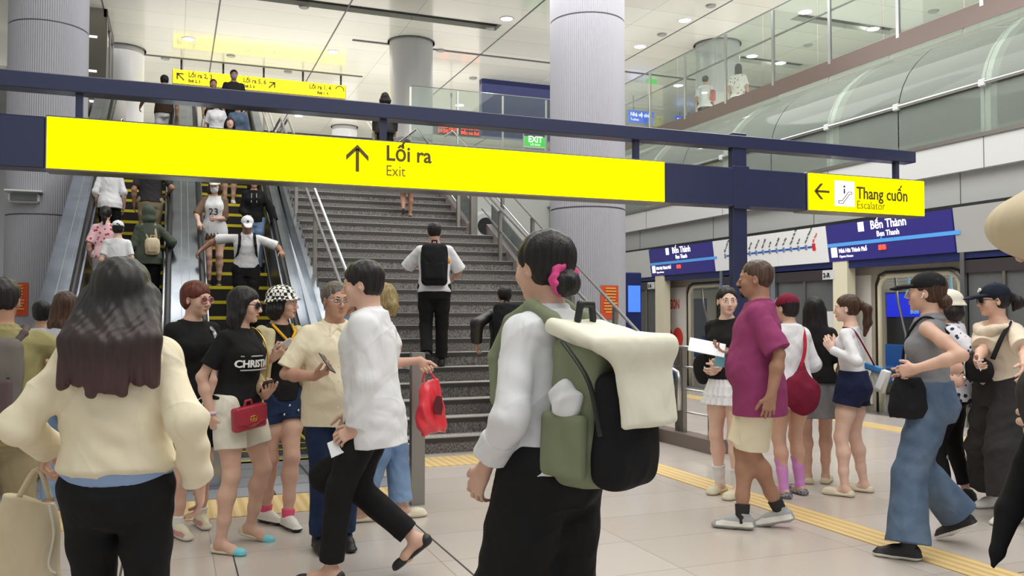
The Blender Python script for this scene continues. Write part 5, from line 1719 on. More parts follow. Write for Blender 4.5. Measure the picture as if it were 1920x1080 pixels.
        if kind == 'crop': zf = .06
        S.frame(s.Rh, s.hc)
        S.ell((0, .105, zf - .085), (.066, .075, .088), .01, mode='sub')
        S.ell((0, .07, -.085), (.085 if kind in ('short', 'crop') else .064, .095 if kind in ('short', 'crop') else .082, .055), .01, mode='sub')
        if kind in ('short', 'crop', 'bun', 'pony'):
            for sg in (-1, 1): S.ell((sg * .085, .012, -.022), (.026, .028, .034), .008, mode='sub')
            S.plane((0, 0, -.095), (0, .5, -1)) if kind in ('short', 'crop') else None
        S.build('hair', m, s.e, min(s.vox, .008)); return s

    def cap(s, m, under=None, logo=None, logomat=None, brim=True, size=1.0):
        S = Sdf().frame(s.Rh, s.hc)
        S.ell((0, -.014, .045), (.088 * size, .104 * size, .084), .01); S.plane((0, 0, .028), (0, -.12, -1))
        if brim:
            S.chain([(0, .07, .034), (0, .125, .028), (0, .158, .016)], [.066, .059, .050], .004, flat=((0, .1, 1), .24))
        S.ell((0, -.014, .13), (.008, .008, .006), .004)
        S.build('cap', m, s.e, min(s.vox, .0048))
        if logo:
            k = text_mb(logo, .042, (0, .098, .062), (-1, 0, 0), (0, -.35, .93), .006, .002, 'CENTER'); s.hmb(k, 'cap_logo', logomat)
        return s

    def mask(s, m):
        S = Sdf().frame(s.Rh, s.hc); S.ell((0, .045, -.055), (.060, .064, .050), .02); S.ell((0, .095, -.035), (.022, .022, .02), .02); S.plane((0, 0, -.018), (0, 0, 1))
        S.build('face_mask', m, s.e, min(s.vox, .007)); return s

    def glasses(s, frame, lens=None, r=.021, thick=.0022, round_=True, w=.034):
        m = MB()
        for sg in (-1, 1):
            m.tube([(sg * w + r * 1.12 * cos(t), .101 - abs(sg * w + r * cos(t)) * .16, r * .86 * sin(t)) for t in [2 * pi * i / 18 for i in range(19)]], thick, 5)
            m.tube([(sg * (w + r), .093, .004), (sg * .078, .07, .006), (sg * .083, .0, .0)], thick, 5)
        m.tube([(-w + r, .099, .004), (0, .103, .007), (w - r, .099, .004)], thick, 5)
        o = s.hmb(m, 'glasses', frame)
        if lens is not None:
            for sg in (-1, 1):
                k = MB(); P = [(sg * w + r * 1.1 * cos(t), .100 - abs(sg * w + r * cos(t)) * .16, r * .84 * sin(t)) for t in [2 * pi * i / 18 for i in range(18)]]
                k.add(P, [list(range(18))], 0); k.add([(x, y - .002, z) for x, y, z in P], [list(range(18))[::-1]], 0)
                q = MB(); q.f = k.f; q.m = k.m; q.sm = k.sm; q.v = [tuple(s.Rh @ np.array(v_) + s.hc) for v_ in k.v]; q.build_at('lens', lens, o, Vector((0, 0, 0)))
        return s

    # ---------------------------------------------------------------- carried things (top level, in the person's frame)
    def carry(s, name, label, cat, base=None):
        """Empty with the person's own frame moved to base (local)"""
        b = Vector(base if base is not None else (0, 0, 0)); w = s.Mi @ b
        e = empty(name, w, label, cat); e.rotation_euler = s.e.rotation_euler; e.scale = s.e.scale
        e['_b'] = list(b); return e

    def part(s, e, sdf, name, mats, h=None, paint=None, parent=None):
        b = np.array(e['_b']); v, q = sdf.mesh(h or s.vox)
        return mesh_obj(name, v - b, q, mats, parent or e, (lambda c: paint(c + b)) if paint else None)

    def partmb(s, e, mb, name, mats, parent=None):
        return mb.build_at(name, mats, parent or e, Vector(e['_b']))

    def backpack(s, label, c, size=(.15, .085, .23), m=None, m2=None, pocket=True, straps=True, lid=None, roll=0, tall=0):
        """on the back: c=(x,y,z) centre in torso frame"""
        base = s.T((c[0], c[1], c[2] - size[2])); e = s.carry('backpack', label, 'backpack', base)
        S = Sdf().frame(s.Rt @ rotm('y', roll), s.T(c)); a, b, h = size
        S.box((0, 0, 0), (a, b, h), min(b * .8, .06), .02); S.ell((0, -b * .2, h * .2), (a * .95, b * 1.1, h * .75), .05)
        S.disp(.002, (20, 20, 12), 4)
        s.part(e, S, 'main_bag', m)
        if pocket:
            S = Sdf().frame(s.Rt @ rotm('y', roll), s.T(c)); S.box((0, -b * .95, -h * .35), (a * .78, b * .35, h * .42), .025, .02)
            s.part(e, S, 'front_pocket', m2 or m)
            k = MB(); zz = h * .12; P = [s.Rt @ rotm('y', roll) @ V(x, -b * 1.12, zz - (x / a) ** 2 * .02) + s.T(c) for x in np.linspace(-a * .7, a * .7, 9)]
            k.tube([tuple(p) for p in P], .004, 5); s.partmb(e, k, 'zip', M['black'])
        if lid is not None:
            S = Sdf().frame(s.Rt @ rotm('y', roll), s.T(c)); S.box((0, -b * .35, h * .86), (a * 1.06, b * 1.15, h * .16), .03, .02); S.box((0, -b * 1.25, h * .45), (a * .98, .018, h * .42), .015, .03)
            s.part(e, S, 'flap', lid)
        S = Sdf().frame(s.Rt @ rotm('y', roll), s.T(c)); S.chain([(-.03, b * .3, h * .98), (-.025, b * .3, h + .045), (.025, b * .3, h + .045), (.03, b * .3, h * .98)], [.009] * 4, .004)
        s.part(e, S, 'haul_loop', m2 or m, .006)
        if straps:
            for sg in (-1, 1):
                S = Sdf().frame(s.Rt, s.pel); x = s.shx * .62 * sg; bt = .085 + straps if not isinstance(straps, bool) else .085
                f = .115 + (.02 if s.sex == 'm' else .012)
                P = [(c[0] + sg * a * .55, c[1] + b * .9, c[2] + h * .75), (x, -.065, .475), (x, .0, .505), (x, .085, .46), (x * 1.08, f + .016, .36), (x * 1.25, f - .01, .24), (x * 1.5, .03, .15), (c[0] + sg * a * .8, c[1] + b * .8, c[2] - h * .6)]
                S.chain(P, [.020] * 5 + [.015, .012, .01], .01); s.part(e, S, 'shoulder_strap', m2 or m, min(s.vox, .008))
        return e

    def strap(s, e, pts, r=.008, m=None, flat=None, name='strap', local=False, fl=.35):
        """pts in torso frame (or person local)"""
        P = [np.asarray(p, float) if local else s.T(p) for p in pts]
        # smooth the path
        Q = []
        n = len(P)
        for i in range(n - 1):
            p0, p1, p2, p3 = P[max(i - 1, 0)], P[i], P[i + 1], P[min(i + 2, n - 1)]
            for t in np.linspace(0, 1, 7)[:-1]:
                Q.append(.5 * ((2 * p1) + (-p0 + p2) * t + (2 * p0 - 5 * p1 + 4 * p2 - p3) * t * t + (-p0 + 3 * p1 - 3 * p2 + p3) * t ** 3))
        Q.append(P[-1])
        k = MB().tube([tuple(q) for q in Q], r, 8, flat=((0, 1, 0.01), fl) if flat else None)
        return s.partmb(e, k, name, m)

# ================================================================== THE CROWD
def f_check(c1, c2, sc):
    def fn(nt, b):
        tc = nd(nt, 'TexCoord'); ck = nd(nt, 'TexChecker'); ck.inputs['Scale'].default_value = sc
        ck.inputs['Color1'].default_value = srgb(c1); ck.inputs['Color2'].default_value = srgb(c2)
        nt.links.new(tc.outputs['Object'], ck.inputs['Vector']); nt.links.new(ck.outputs[0], b.inputs['Base Color'])
    return fn


def f_dots(c1, c2, sc, thr):
    def fn(nt, b):
        tc = nd(nt, 'TexCoord'); vo = nd(nt, 'TexVoronoi'); vo.inputs['Scale'].default_value = sc
        rp = nd(nt, 'ValToRGB'); rp.color_ramp.interpolation = 'CONSTANT'
        rp.color_ramp.elements[0].color = srgb(c1); rp.color_ramp.elements[1].color = srgb(c2); rp.color_ramp.elements[1].position = thr
        nt.links.new(tc.outputs['Object'], vo.inputs['Vector']); nt.links.new(vo.outputs['Distance'], rp.inputs[0]); nt.links.new(rp.outputs[0], b.inputs['Base Color'])
    return fn


C = dict(
    white=cloth('white', (226, 227, 232)), cream=cloth('cream', (232, 222, 196)), offw=cloth('off_white', (224, 220, 206)),
    black=cloth('black', (28, 28, 30)), char=cloth('charcoal', (52, 50, 52)), grey=cloth('grey', (134, 136, 142)), lgrey=cloth('light_grey', (186, 188, 194)),
    olive=cloth('olive', (146, 138, 96)), khaki=cloth('khaki', (150, 138, 110)), hood=cloth('green_grey', (78, 86, 76)), beige=cloth('beige', (206, 192, 164)),
    navy=cloth('navy', (30, 36, 66)), jeansd=cloth('dark_denim', (38, 54, 86), ((30, 42, 70), 6)), jeans=cloth('denim', (96, 114, 138), ((76, 94, 118), 5)),
    jeansl=cloth('light_denim', (130, 156, 192), ((110, 138, 176), 5)), magenta=cloth('magenta', (144, 62, 106)), maroon=cloth('maroon', (116, 28, 52)),
    red=cloth('red', (168, 36, 52)), yellow=cloth('yellow', (226, 170, 40)), brown=cloth('brown', (92, 70, 50)), pinks=cloth('lilac_sock', (206, 142, 206)),
    floral=pattern('floral_pink', f_dots((196, 44, 64), (236, 196, 206), 17, .30), .85), polka=pattern('polka_blouse', f_dots((44, 48, 84), (226, 224, 236), 22, .34), .85),
    checker=pattern('checker_hat', f_check((20, 20, 22), (236, 234, 230), 42), .85), print_=pattern('printed_shirt', f_dots((180, 60, 70), (228, 226, 222), 14, .24), .85),
    pack=cloth('pack_black', (30, 30, 33)), packg=cloth('pack_grey', (104, 98, 94)), sage=cloth('sage', (128, 136, 110)), packw=cloth('pack_white', (234, 232, 214)),
    straw=cloth('straw', (210, 184, 128)), mask=cloth('mask_white', (214, 220, 228)), maskp=cloth('mask_lilac', (170, 160, 216)), scr=cloth('scrunchie_pink', (226, 86, 150)),
)
redleather = mat('red_quilted_leather', (164, 36, 58), .35, coat=.3, bump=(26, .5, (1, 1, 1)))
plasr = mat('red_plastic', (226, 54, 66), .3, coat=.4, bump=(12, .6))
shw = mat('shoe_white', (226, 224, 218), .6); shc = mat('shoe_cream', (216, 208, 184), .6); shb = mat('shoe_black', (30, 30, 34), .5); shg = mat('shoe_grey', (164, 164, 166), .6)
shp = mat('shoe_pink', (198, 140, 142), .6); cy = mat('shoe_cyan', (118, 206, 220), .5); shs = mat('shoe_speckled', (44, 44, 56), .6, vary=((170, 168, 180), 90))
phone = mat('phone_black', (24, 24, 28), .2); paper = mat('paper_white', (238, 240, 246), .6); teal = mat('teal_card', (120, 190, 206), .5)
rose = mat('rose_gold', (214, 170, 170), .3, .6)


def curve(mb, k=2.2):
    q = MB(); q.f = mb.f; q.m = mb.m; q.sm = mb.sm; q.v = [(v[0], v[1] - v[0] ** 2 * k, v[2]) for v in mb.v]; return q


def chest_text(p, tx, size, z, y, m, name='print'):
    return p.tmb(curve(text_mb(tx, size, (0, y, z), (-1, 0, 0), (0, 0, 1), .002, .0015, 'CENTER')), name, m)


def phone_at(p, k, label, off=(0, 0, 0), rot=(0, 0, 0), size=(.036, .004, .075), m=phone, name='phone', cat='phone'):
    a = p.arm[k]; c = a['w'] + a['D'] * .085 + a['N'] * .026 + np.asarray(off, float)
    X = a['T']; Y = a['N']; Z = a['D']; R = np.stack([X, Y, Z], 1) @ rotm('x', rot[0]) @ rotm('y', rot[1]) @ rotm('z', rot[2])
    e = p.carry(name, label, cat, c); S = Sdf().frame(R, c); S.box((0, 0, 0), size, min(.004, size[1] * .9), .001)
    p.part(e, S, 'body' if name == 'phone' else 'sheet', m, .004 if size[1] > .003 else .003)
    return e


# ---- 1 woman in the cream jacket, near left, seen from behind
p = Person('woman seen from behind with long dark wavy hair and a puffy cream hooded jacket', 220, 2.8, 1.59, -12, skin='light', face=False, lean=2,
           hands={'L': dict(to=('px', 92, 838, .12), pole=(-.35, -1, .1), curl=60, palm=(1, 0, .2), dir=(-.2, .1, -1)), 'R': dict(to=('px', 372, 905, .05), pole=(.3, -1, .1), curl=30)}, feet={'L': (-.09, .18, 0, 5, 0), 'R': (.10, -.16, 0, -5, 25)})
p.body(); p.top(C['cream'], sleeve=1.93, hem=.04, t=.055, st=.026, wide=.006, gather=.03, fold=.012, name='jacket', neck='none', hi=.46, cuff=1)
S = Sdf().frame(p.Rt, p.pel); S.ell((0, -.075, .38), (.135, .070, .10), .03); S.chain([(-.13, .02, .45), (-.11, -.08, .42), (0, -.10, .38), (.11, -.08, .42), (.13, .02, .45)], [.030, .038, .042, .038, .030], .04)
S.ell((0, -.06, .53), (.085, .07, .08), .02, mode='sub'); S.disp(.006, (16, 16, 16), 4); S.build('hood', C['cream'], p.e, .006)
S = Sdf().frame(p.Rt, p.pel); S.loft([(.005, .172, .128, -.005), (.05, .185, .14, -.005)], .01); S.build('shirt_tail', mat('tail_blue', (140, 164, 204), .8), p.e, .006)
p.pants(C['black'], 1.93, t=.008, hi=.03, hemr=.052).shoes(shw, shw); p.hair('long', 'tips', length=.27, width=.128, vol=1.14, seed=4, back=.12)
w = p.arm['L']['w'] + p.arm['L']['D'] * .08
e = p.carry('tote_bag', 'crumpled beige canvas tote bag carried by the woman in the cream jacket', 'tote bag', w + V(-.02, .0, -.46))
S = Sdf().frame(rotm('y', 6), w + V(-.05, -.02, -.27)); S.loft([(-.20, .10, .05, 0), (-.1, .125, .06, 0), (.06, .115, .05, 0), (.17, .09, .03, 0)], .02); S.disp(.010, (17, 17, 12), 8)
p.part(e, S, 'bag_body', C['beige'], .006)
p.strap(e, [w + V(-.08, -.02, -.10), w + V(-.02, -.01, .0), w + V(.02, 0, -.11)], .010, C['beige'], local=True, name='handle')
p.strap(e, [w + V(.03, -.05, -.12), w + V(.05, -.06, -.22), w + V(.035, -.06, -.33), w + V(.06, -.06, -.36)], .004, C['offw'], local=True, name='drawstring')

# ---- 2 man in olive shirt with a grey backpack, far left
p = Person('man in an olive shirt wearing a grey backpack, seen from behind', 2, 4.2, 1.58, -8, sex='m', skin='tan', face=False, wid=1.08,
           hands={'R': dict(to=('px', 98, 690, .22), pole=(1, -.7, 0), curl=50)})
p.body().top(C['olive'], sleeve=1.35, hem=-.10, t=.024, wide=.010, name='shirt', neck='crew', fold=.007, collar=(.072, .068, .03)).pants(C['khaki'], 1.93, t=.02).shoes(shb, shb).hair('crop', 'black')
p.backpack('worn grey backpack on the man in the olive shirt', (-.02, -.20, .23), (.145, .085, .22), C['packg'], mat('strap_plum', (82, 66, 68), .8))

# ---- 3, 4 two heads further back on the left
p = Person('person with short black hair between the olive shirt man and the ribbed column', 78, 7.4, 1.52, 0, skin='mid', face=False)
p.body().top(C['white'], .5, t=.016, hem=-.05).pants(C['navy'], 1.9).shoes(shw, shw).hair('short', 'black')
p = Person('woman with long light brown hair beside the ascending escalator entrance', 121, 6.1, 1.56, -10, skin='light', face=False)
p.body().top(C['lgrey'], 1.8, t=.022, hem=-.10, fold=.006).pants(C['jeansl'], 1.9, t=.02).shoes(shw, shw).hair('long', 'brown', length=.20, width=.085, vol=1.05)

# ---- 5 short red hair, sunglasses
p = Person('woman with short red hair and round pink sunglasses in a black T-shirt and shorts', 356, 5.5, 1.62, -155, skin='light', lips='rose', head=(22, -3, 0),
           feet={'R': ('px', 333, 988, 0, 0), 'L': ('px', 376, 968, 0, -12)}, hands={'R': dict(to=('px', 318, 812, .12), curl=70), 'L': dict(to=('px', 396, 800, .05), curl=30)})
p.body().top(C['black'], .85, t=.024, hem=-.07, wide=.018, name='t_shirt').pants(C['black'], .82, t=.020, name='shorts').shoes(shc, shw, accent=shp, sock=mat('sock_white', (224, 224, 222), .8), sockh=.05)
p.hair('short', 'auburn', vol=1.06).glasses(rose, mat('lens_rose', (126, 62, 66), .15, coat=.5), r=.023)
e = p.carry('shoulder_strap', 'black and white lettered bag strap on the red-haired woman', 'strap', p.T((-.13, .10, .2)))
p.strap(e, [(-.10, -.02, .50), (-.105, .09, .43), (-.13, .135, .32), (-.16, .12, .2)], .014, mat('strap_mono', (40, 40, 44), .7, vary=((220, 220, 220), 40)), flat=True)
w = p.arm['R']['w'] + p.arm['R']['D'] * .08
e = p.carry('shopping_bag', 'dark red paper shopping bag held by the red-haired woman', 'shopping bag', w + V(.02, 0, -.42))
S = Sdf().frame(rotm('z', 20), w + V(.02, 0, -.25)); S.box((0, 0, 0), (.13, .05, .16), .008, 0); p.part(e, S, 'bag_body', mat('bag_crimson', (140, 20, 44), .5), .006)
p.strap(e, [w + V(-.04, 0, -.10), w + V(0, 0, 0), w + V(.07, 0, -.10)], .004, C['maroon'], local=True, name='handle')
e = p.carry('cord_tag', 'white drawstring bow hanging at the red-haired woman\'s waist', 'cord', p.pel + V(-.02, .16, -.06))
p.strap(e, [(-.05, .150, -.02), (-.02, .165, -.0), (.0, .165, -.07), (-.02, .165, -.0), (.04, .155, -.03)], .004, C['white'])

# ---- 6 long black hair, red bag
p = Person('woman with wavy black hair and dark glasses wearing a lettered black T-shirt and white shorts', 444, 5.26, 1.57, -128, skin='light', lips='red', head=(18, -2, 0), wid=1.06,
           feet={'R': ('px', 414, 1018, 0, 0), 'L': ('px', 470, 995, 0, 10, 12)}, hands={'R': dict(to=('px', 397, 780, -.16), pole=(.6, -1, 0), curl=75, palm=(-1, .2, 0)), 'L': dict(to=('px', 497, 742, -.02), pole=(-.4, -1, -.5), curl=50, dir=(.5, .6, .5), palm=(.3, .2, .9))})
p.body().top(C['black'], .72, t=.018, hem=.0, wide=.014, name='t_shirt', fold=.005).pants(C['offw'], .62, t=.022, thigh=.012, name='shorts', hi=.07, fold=.006).shoes(shc, shc, 'flat', accent=cy)
p.hair('long', 'black', length=.13, width=.075, vol=1.04, fringe='sides', seed=9).glasses(M['black'], mat('lens_dark', (30, 34, 44), .1, coat=.6), r=.024, thick=.003, round_=False)
k = chest_text(p, 'CHRISTIAN', .066, .255, .148, mat('print_white', (232, 232, 232), .7))
m = MB()
for z in (.325, .235): m.tube([(x, .146 - x * x * 2.2, z) for x in np.linspace(-.13, .13, 12)], .005, 5)
p.tmb(m, 'print_band', mat('print_grey2', (170, 170, 172), .7))
S = Sdf().frame(p.Rt, p.pel); n = 16
for i in range(n): a0, a1 = 2 * pi * i / n, 2 * pi * (i + 1) / n; S.cone((.062 * cos(a0), .066 * sin(a0) - .004, .485 - .02 * sin(a0)), (.062 * cos(a1), .066 * sin(a1) - .004, .485 - .02 * sin(a1)), .006, .006, .002)
S.build('necklace', mat('pearl', (224, 220, 210), .3), p.e, .004)
e = p.carry('handbag', 'small quilted red leather handbag with a gold clasp on a gold chain', 'handbag', p.T((.05, .19, -.15)))
cb = p.T((.105, .175, -.06)); Rb = p.Rt @ rotm('z', -14) @ rotm('y', 7)
S = Sdf().frame(Rb, cb); S.box((0, 0, 0), (.122, .032, .078), .02, 0); p.part(e, S, 'bag_body', redleather, .005)
S = Sdf().frame(Rb, cb); S.box((0, .030, .022), (.118, .010, .056), .009, 0); S.ell((0, .030, -.03), (.05, .012, .03), .03); p.part(e, S, 'flap', redleather, .005)
m = MB()
for sg in (-1, 1):
    P = [(sg * .010 + .015 * cos(t), .046, -.002 + .018 * sin(t)) for t in [2 * pi * i / 16 for i in range(17)]]; m.tube(P, .0032, 6)
    m.tube([(sg * .010, .046, -.004), (sg * .022, .046, -.004)], .003, 6)
q = MB(); q.f = m.f; q.m = m.m; q.sm = m.sm; q.v = [tuple(Rb @ np.array(v) + cb) for v in m.v]; p.partmb(e, q, 'clasp', GOLDM)
S = Sdf().frame(Rb, cb); S.chain([(-.03, 0, .075), (-.02, 0, .11), (.02, 0, .11), (.03, 0, .075)], [.008] * 4, .003); p.part(e, S, 'top_handle', redleather, .005)
p.strap(e, [Rb @ V(-.11, 0, .07) + cb, p.T((-.08, .155, .16)), p.T((-.10, .150, .30)), p.T((-.11, .09, .44)), p.T((-.10, -.02, .50)), p.T((-.05, -.12, .38))], .0055, GOLDM, local=True, name='chain')
p.strap(p.carry('wristwatch', 'pink strapped wristwatch on the hanging wrist above the red handbag', 'watch', p.arm['R']['w']), [p.arm['R']['w'] + V(.034 * cos(t), .030 * sin(t), .02) for t in np.linspace(0, 6.28, 9)], .011, mat('watch_pink', (214, 186, 206), .4), local=True, name='watch_strap')
phone_at(p, 'L', 'phone held in the bent hand of the woman with the red handbag', rot=(0, 0, 0))
# tan jacket over her arm
a = p.arm['L']; e = p.carry('folded_jacket', 'tan jacket folded over the arm of the woman with the red handbag', 'jacket', a['e'] + V(0, .05, -.22))
S = Sdf(); S.chain([a['e'] + V(0, .02, .02), a['e'] * .4 + a['w'] * .6 + V(0, .02, .0)], [.055, .05], .03); S.cone(a['e'] * .7 + a['w'] * .3 + V(0, .03, 0), a['e'] * .8 + a['w'] * .2 + V(.0, .03, -.20), .06, .045, .03, flat=((0, 1, 0), .6)); S.disp(.005, (20, 20, 12), 2)
p.part(e, S, 'fabric', cloth('tan', (188, 164, 128)))

# ---- 7 checkered hat
p = Person('woman in a black and white checkered bucket hat and a black jersey with yellow trim', 524, 5.75, 1.60, -150, skin='light', lips='red', head=(38, 2, 0),
           feet={'L': ('px', 540, 972, 0, -8), 'R': ('px', 498, 962, 0, 8)}, hands={'R': dict(to=('px', 510, 672, -.22), pole=(.5, -.6, -1), curl=55, dir=(-.6, .5, .5), palm=(-.2, -.5, .6)), 'L': dict(to=('px', 566, 800, .1))})
p.body().top(C['black'], .0, t=.016, hem=-.03, name='jersey', neck='v').pants(C['jeansd'], .42, t=.018, thigh=.01, name='shorts')
S = Sdf().frame(p.Rt, p.pel)
S.chain([(-.075, .03, .50), (-.06, .105, .45), (0, .145, .375), (.06, .105, .45), (.075, .03, .50)], [.010] * 5, .004); S.build('yellow_trim', C['yellow'], p.e, .005)
S = Sdf().frame(p.Rt, p.pel)
for sg in (-1, 1): S.chain([(sg * .11, .06, .44), (sg * .15, .10, .3), (sg * .165, .09, .1)], [.035, .04, .045], .03)
S.frame()
for k in 'LR': S.cone(p.sh[k], p.sh[k] * .4 + p.arm[k]['e'] * .6, .058, .060, .03, cap=True)
S.disp(.004, (18, 18, 8), 2); S.build('cardigan', cloth('sand', (196, 186, 150)), p.e, p.vox)
p.shoes(shw, shb, accent=None, sock=mat('sock_pink', (232, 90, 130), .8), sockh=.045).hair('bob', 'black', length=.04, width=.07)
S = Sdf().frame(p.Rh @ rotm('x', 4), p.hc); S.ell((0, -.012, .055), (.094, .106, .078), .01); S.loft([(.008, .122, .140, .0), (.05, .092, .102, -.012)], .01); S.plane((0, 0, .012), (0, 0, -1)); S.ell((0, -.01, .0), (.088, .10, .045), .006, mode='sub')
S.build('bucket_hat', C['checker'], p.e, .0045)
chest_text(p, '13', .09, .27, .148, C['yellow'])
m = MB()
for (x, z) in ((-.08, -.10), (.03, -.12), (-.01, -.06)): m.ball((x, .150, z), .010, 8)
p.tmb(m, 'silver_charm', SILV)
phone_at(p, 'R', 'white-framed phone held up by the woman in the checkered hat', off=(0, .02, .02), m=mat('phone_white', (226, 226, 230), .3))

# ---- 8 man in the cream shirt
p = Person('older man with rimless glasses in a cream short-sleeved shirt holding a phone', 622, 5.27, 1.60, -168, sex='m', skin='mid', head=(10, -2, 0), belly=.05, wid=1.0,
           feet={'R': ('px', 598, 1012, 0, 0), 'L': ('px', 648, 1006, 0, 0)}, hands={'R': dict(to=('px', 590, 706, -.30), pole=(.9, -.5, -1), curl=55, dir=(-.75, .5, .35), palm=(-.1, -.3, .9)), 'L': dict(to=('px', 690, 800, .0))})
p.body().top(C['cream'], .86, t=.026, hem=-.14, wide=.022, name='shirt', neck='v', collar=(.074, .074, .034), fold=.006, seed=5).pants(C['jeansd'], 1.95, t=.014, hemr=.062).shoes(shb, shb)
p.hair('crop', 'grey', vol=.99, fringe=False).glasses(SILV, None, r=.022, thick=.0016)
m = MB()
for i in range(5): z = .33 - .085 * i; m.ball((.012, .185 + .02 * math.exp(-((z - .1) / .12) ** 2), z), .006, 8)
p.tmb(m, 'button', C['offw'])
phone_at(p, 'R', 'black phone held upright by the man in the cream shirt', off=(0, .03, .03), rot=(70, 0, 0))

# ---- 9 young man in the white shirt walking left
p = Person('young man with bowl-cut black hair in a long white shirt walking to the side', 712, 4.66, 1.71, 78, sex='m', skin='light', head=(4, -4, 0), lean=4, wid=.98,
           feet={'L': ('px', 620, 1072, 0, 0), 'R': ('px', 775, 1040, .06, 0, 38)},
           hands={'L': dict(to=('px', 668, 806, -.22), pole=(-.3, -1, -.3), curl=38, dir=(-.1, 1, -.45), palm=(.8, 0, -.5)), 'R': dict(to=('px', 650, 800, .25), pole=(.3, -1, 0))})
p.body().top(C['white'], 1.93, t=.036, hem=-.20, wide=.008, name='shirt', cuff=1, collar=(.068, .068, .028), neck='open', fold=.007, seed=8).pants(C['black'], 1.92, t=.016, hemr=.066).hair('short', 'black', vol=1.07, seed=2)
p.shoes(shb, shb, 'flat')
phone_at(p, 'L', 'white card held by the young man in the long white shirt', m=paper, size=(.045, .002, .075), name='card', cat='card', off=(0, 0, -.03))
e = p.carry('sling_bag', 'soft black sling bag with a grey strap hanging by the young man\'s thigh', 'bag', p.lp(628, 935, .1))
S = Sdf().frame(p.Rt, p.lp(640, 893, .12)); S.ell((0, 0, 0), (.06, .17, .12), .02); S.disp(.006, (18, 18, 14), 3); p.part(e, S, 'bag_body', C['black'])
p.strap(e, [p.lp(640, 850, .12), p.lp(652, 740, .0), p.lp(662, 650, .0), p.lp(690, 590, .05), p.T((.06, -.05, .52))], .016, mat('strap_slate', (88, 98, 112), .8), local=True, flat=True)

# ---- 10 behind him, with the red plastic bag
p = Person('fair-haired person in light jeans half hidden behind the young man in white', 722, 6.05, 1.63, -75, skin='light', face=False, head=(40, 0, 0),
           feet={'L': ('px', 752, 955, 0, 0), 'R': ('px', 672, 962, 0, 0)}, hands={'L': dict(to=('px', 788, 676, -.1), pole=(-.4, -1, 0), curl=80, dir=(.1, .5, -.8)), 'R': dict(to=('px', 735, 800, 0))})
p.body().top(C['white'], .7, t=.018, hem=-.06, bust=False).pants(C['jeansl'], 1.92, t=.022, hemr=.085, kneer=.085).shoes(shc, shc, 'clog').hair('bob', 'blond', length=.02, vol=1.05)
w = p.arm['L']['w'] + p.arm['L']['D'] * .09
e = p.carry('plastic_bag', 'crumpled red plastic carrier bag hanging in front of the stairs', 'carrier bag', w + V(0, 0, -.46))
S = Sdf().frame(rotm('z', 18), w + V(.0, .03, -.25)); S.loft([(-.19, .045, .09, .02), (-.15, .06, .125, .01), (0, .062, .12, 0), (.12, .045, .09, 0), (.19, .03, .06, 0)], .02); S.disp(.011, (24, 24, 10), 6)
p.part(e, S, 'bag_body', plasr, .005)
m = MB(); c0 = w + V(0, .03, -.25)
Rz = rotm('z', 18); m.prism([tuple(Rz @ V(.083, y, z) + c0) for y, z in ((-.03, -.05), (.03, -.06), (.045, .0), (.03, .07), (-.01, .08), (-.04, .03))], tuple(Rz @ V(.004, 0, 0)))
p.partmb(e, m, 'dark_print', mat('print_dark', (90, 24, 34), .5))
p.strap(e, [w + V(-.02, -.03, -.08), w + V(0, 0, .01), w + V(.02, .07, -.08)], .008, plasr, local=True, name='handle')

# ---- 11 straw hat behind the cream shirt man
p = Person('person in a straw hat mostly hidden behind the older man in cream', 662, 7.1, 1.66, 150, skin='mid')
p.body().top(C['jeansl'], .6, t=.016).pants(C['navy'], 1.9).shoes(shw, shw).hair('bob', 'black', length=.03)
S = Sdf().frame(p.Rh, p.hc); S.ell((0, -.012, .06), (.088, .10, .075), .01); S.loft([(.035, .16, .17, -.01), (.048, .15, .16, -.01)], .01); S.build('straw_hat', C['straw'], p.e, .006)

# ---- people on the stairs
sz = lambda k: (k + 1) * S_R
def on_step(px, k, off=.15):     # standing point on step k under pixel column px
    y = step_y(k) + off; r = ray(px, HZ); return (r.x / r.y * y, y, sz(k))


a = on_step(815, 4)
p = Person('student climbing the stairs in a white shirt and black trousers with a black backpack', 815, 10.2, 1.70, 0, z=a[2], at=a, sex='m', skin='mid', face=False, lean=6,
           feet={'R': (.08, .0, 0, -4, 0), 'L': (-.09, -.27, -.02, 6, 50)}, hands={'L': dict(to=(-.15, .20, 1.22), pole=(-1, -.4, -.6), curl=60), 'R': dict(to=(.19, .22, 1.02), pole=(1, -.5, -.4), curl=50)})
p.body().top(C['white'], .95, t=.024, hem=-.06, wide=.03, hi=.49).pants(C['black'], 1.95, t=.02, hemr=.07).shoes(shb, shb).hair('crop', 'black')
p.backpack('black backpack on the student climbing the stairs', (0, -.19, .24), (.15, .085, .24), C['pack'])
e = p.carry('keyring', 'orange charm dangling from the student\'s black backpack', 'charm', p.T((.16, -.26, .22)))
S = Sdf().frame(p.Rt, p.T((.165, -.22, .28))); S.ell((0, 0, 0), (.02, .02, .035), 0); p.part(e, S, 'charm', mat('charm_orange', (230, 150, 40), .5), .006)
a = on_step(952, 0)
p = Person('person in a black leather jacket leaning forward onto the lowest stair', 950, 9.2, 1.58, 8, z=a[2], at=a, sex='m', skin='mid', face=False, lean=16, feet={'L': (-.09, -.05, 0, 0, 0), 'R': (.09, .25, S_R / 1.0, 0, 0)},
           hands={'L': dict(to=('px', 893, 645, .1), pole=(-.8, -1, 0), curl=45), 'R': dict(to=(.3, .1, .85))})
p.body().top(mat('leather_black', (34, 34, 36), .45, bump=(14, .4)), 1.9, t=.03, wide=.015, st=.026, hem=-.10, name='jacket', fold=.007).pants(C['black'], 1.93, t=.014).shoes(shb, shb).hair('crop', 'black')
p.backpack('tall black backpack on the person in the leather jacket', (0, -.19, .26), (.16, .09, .25), C['pack'])
a = on_step(762, 18)
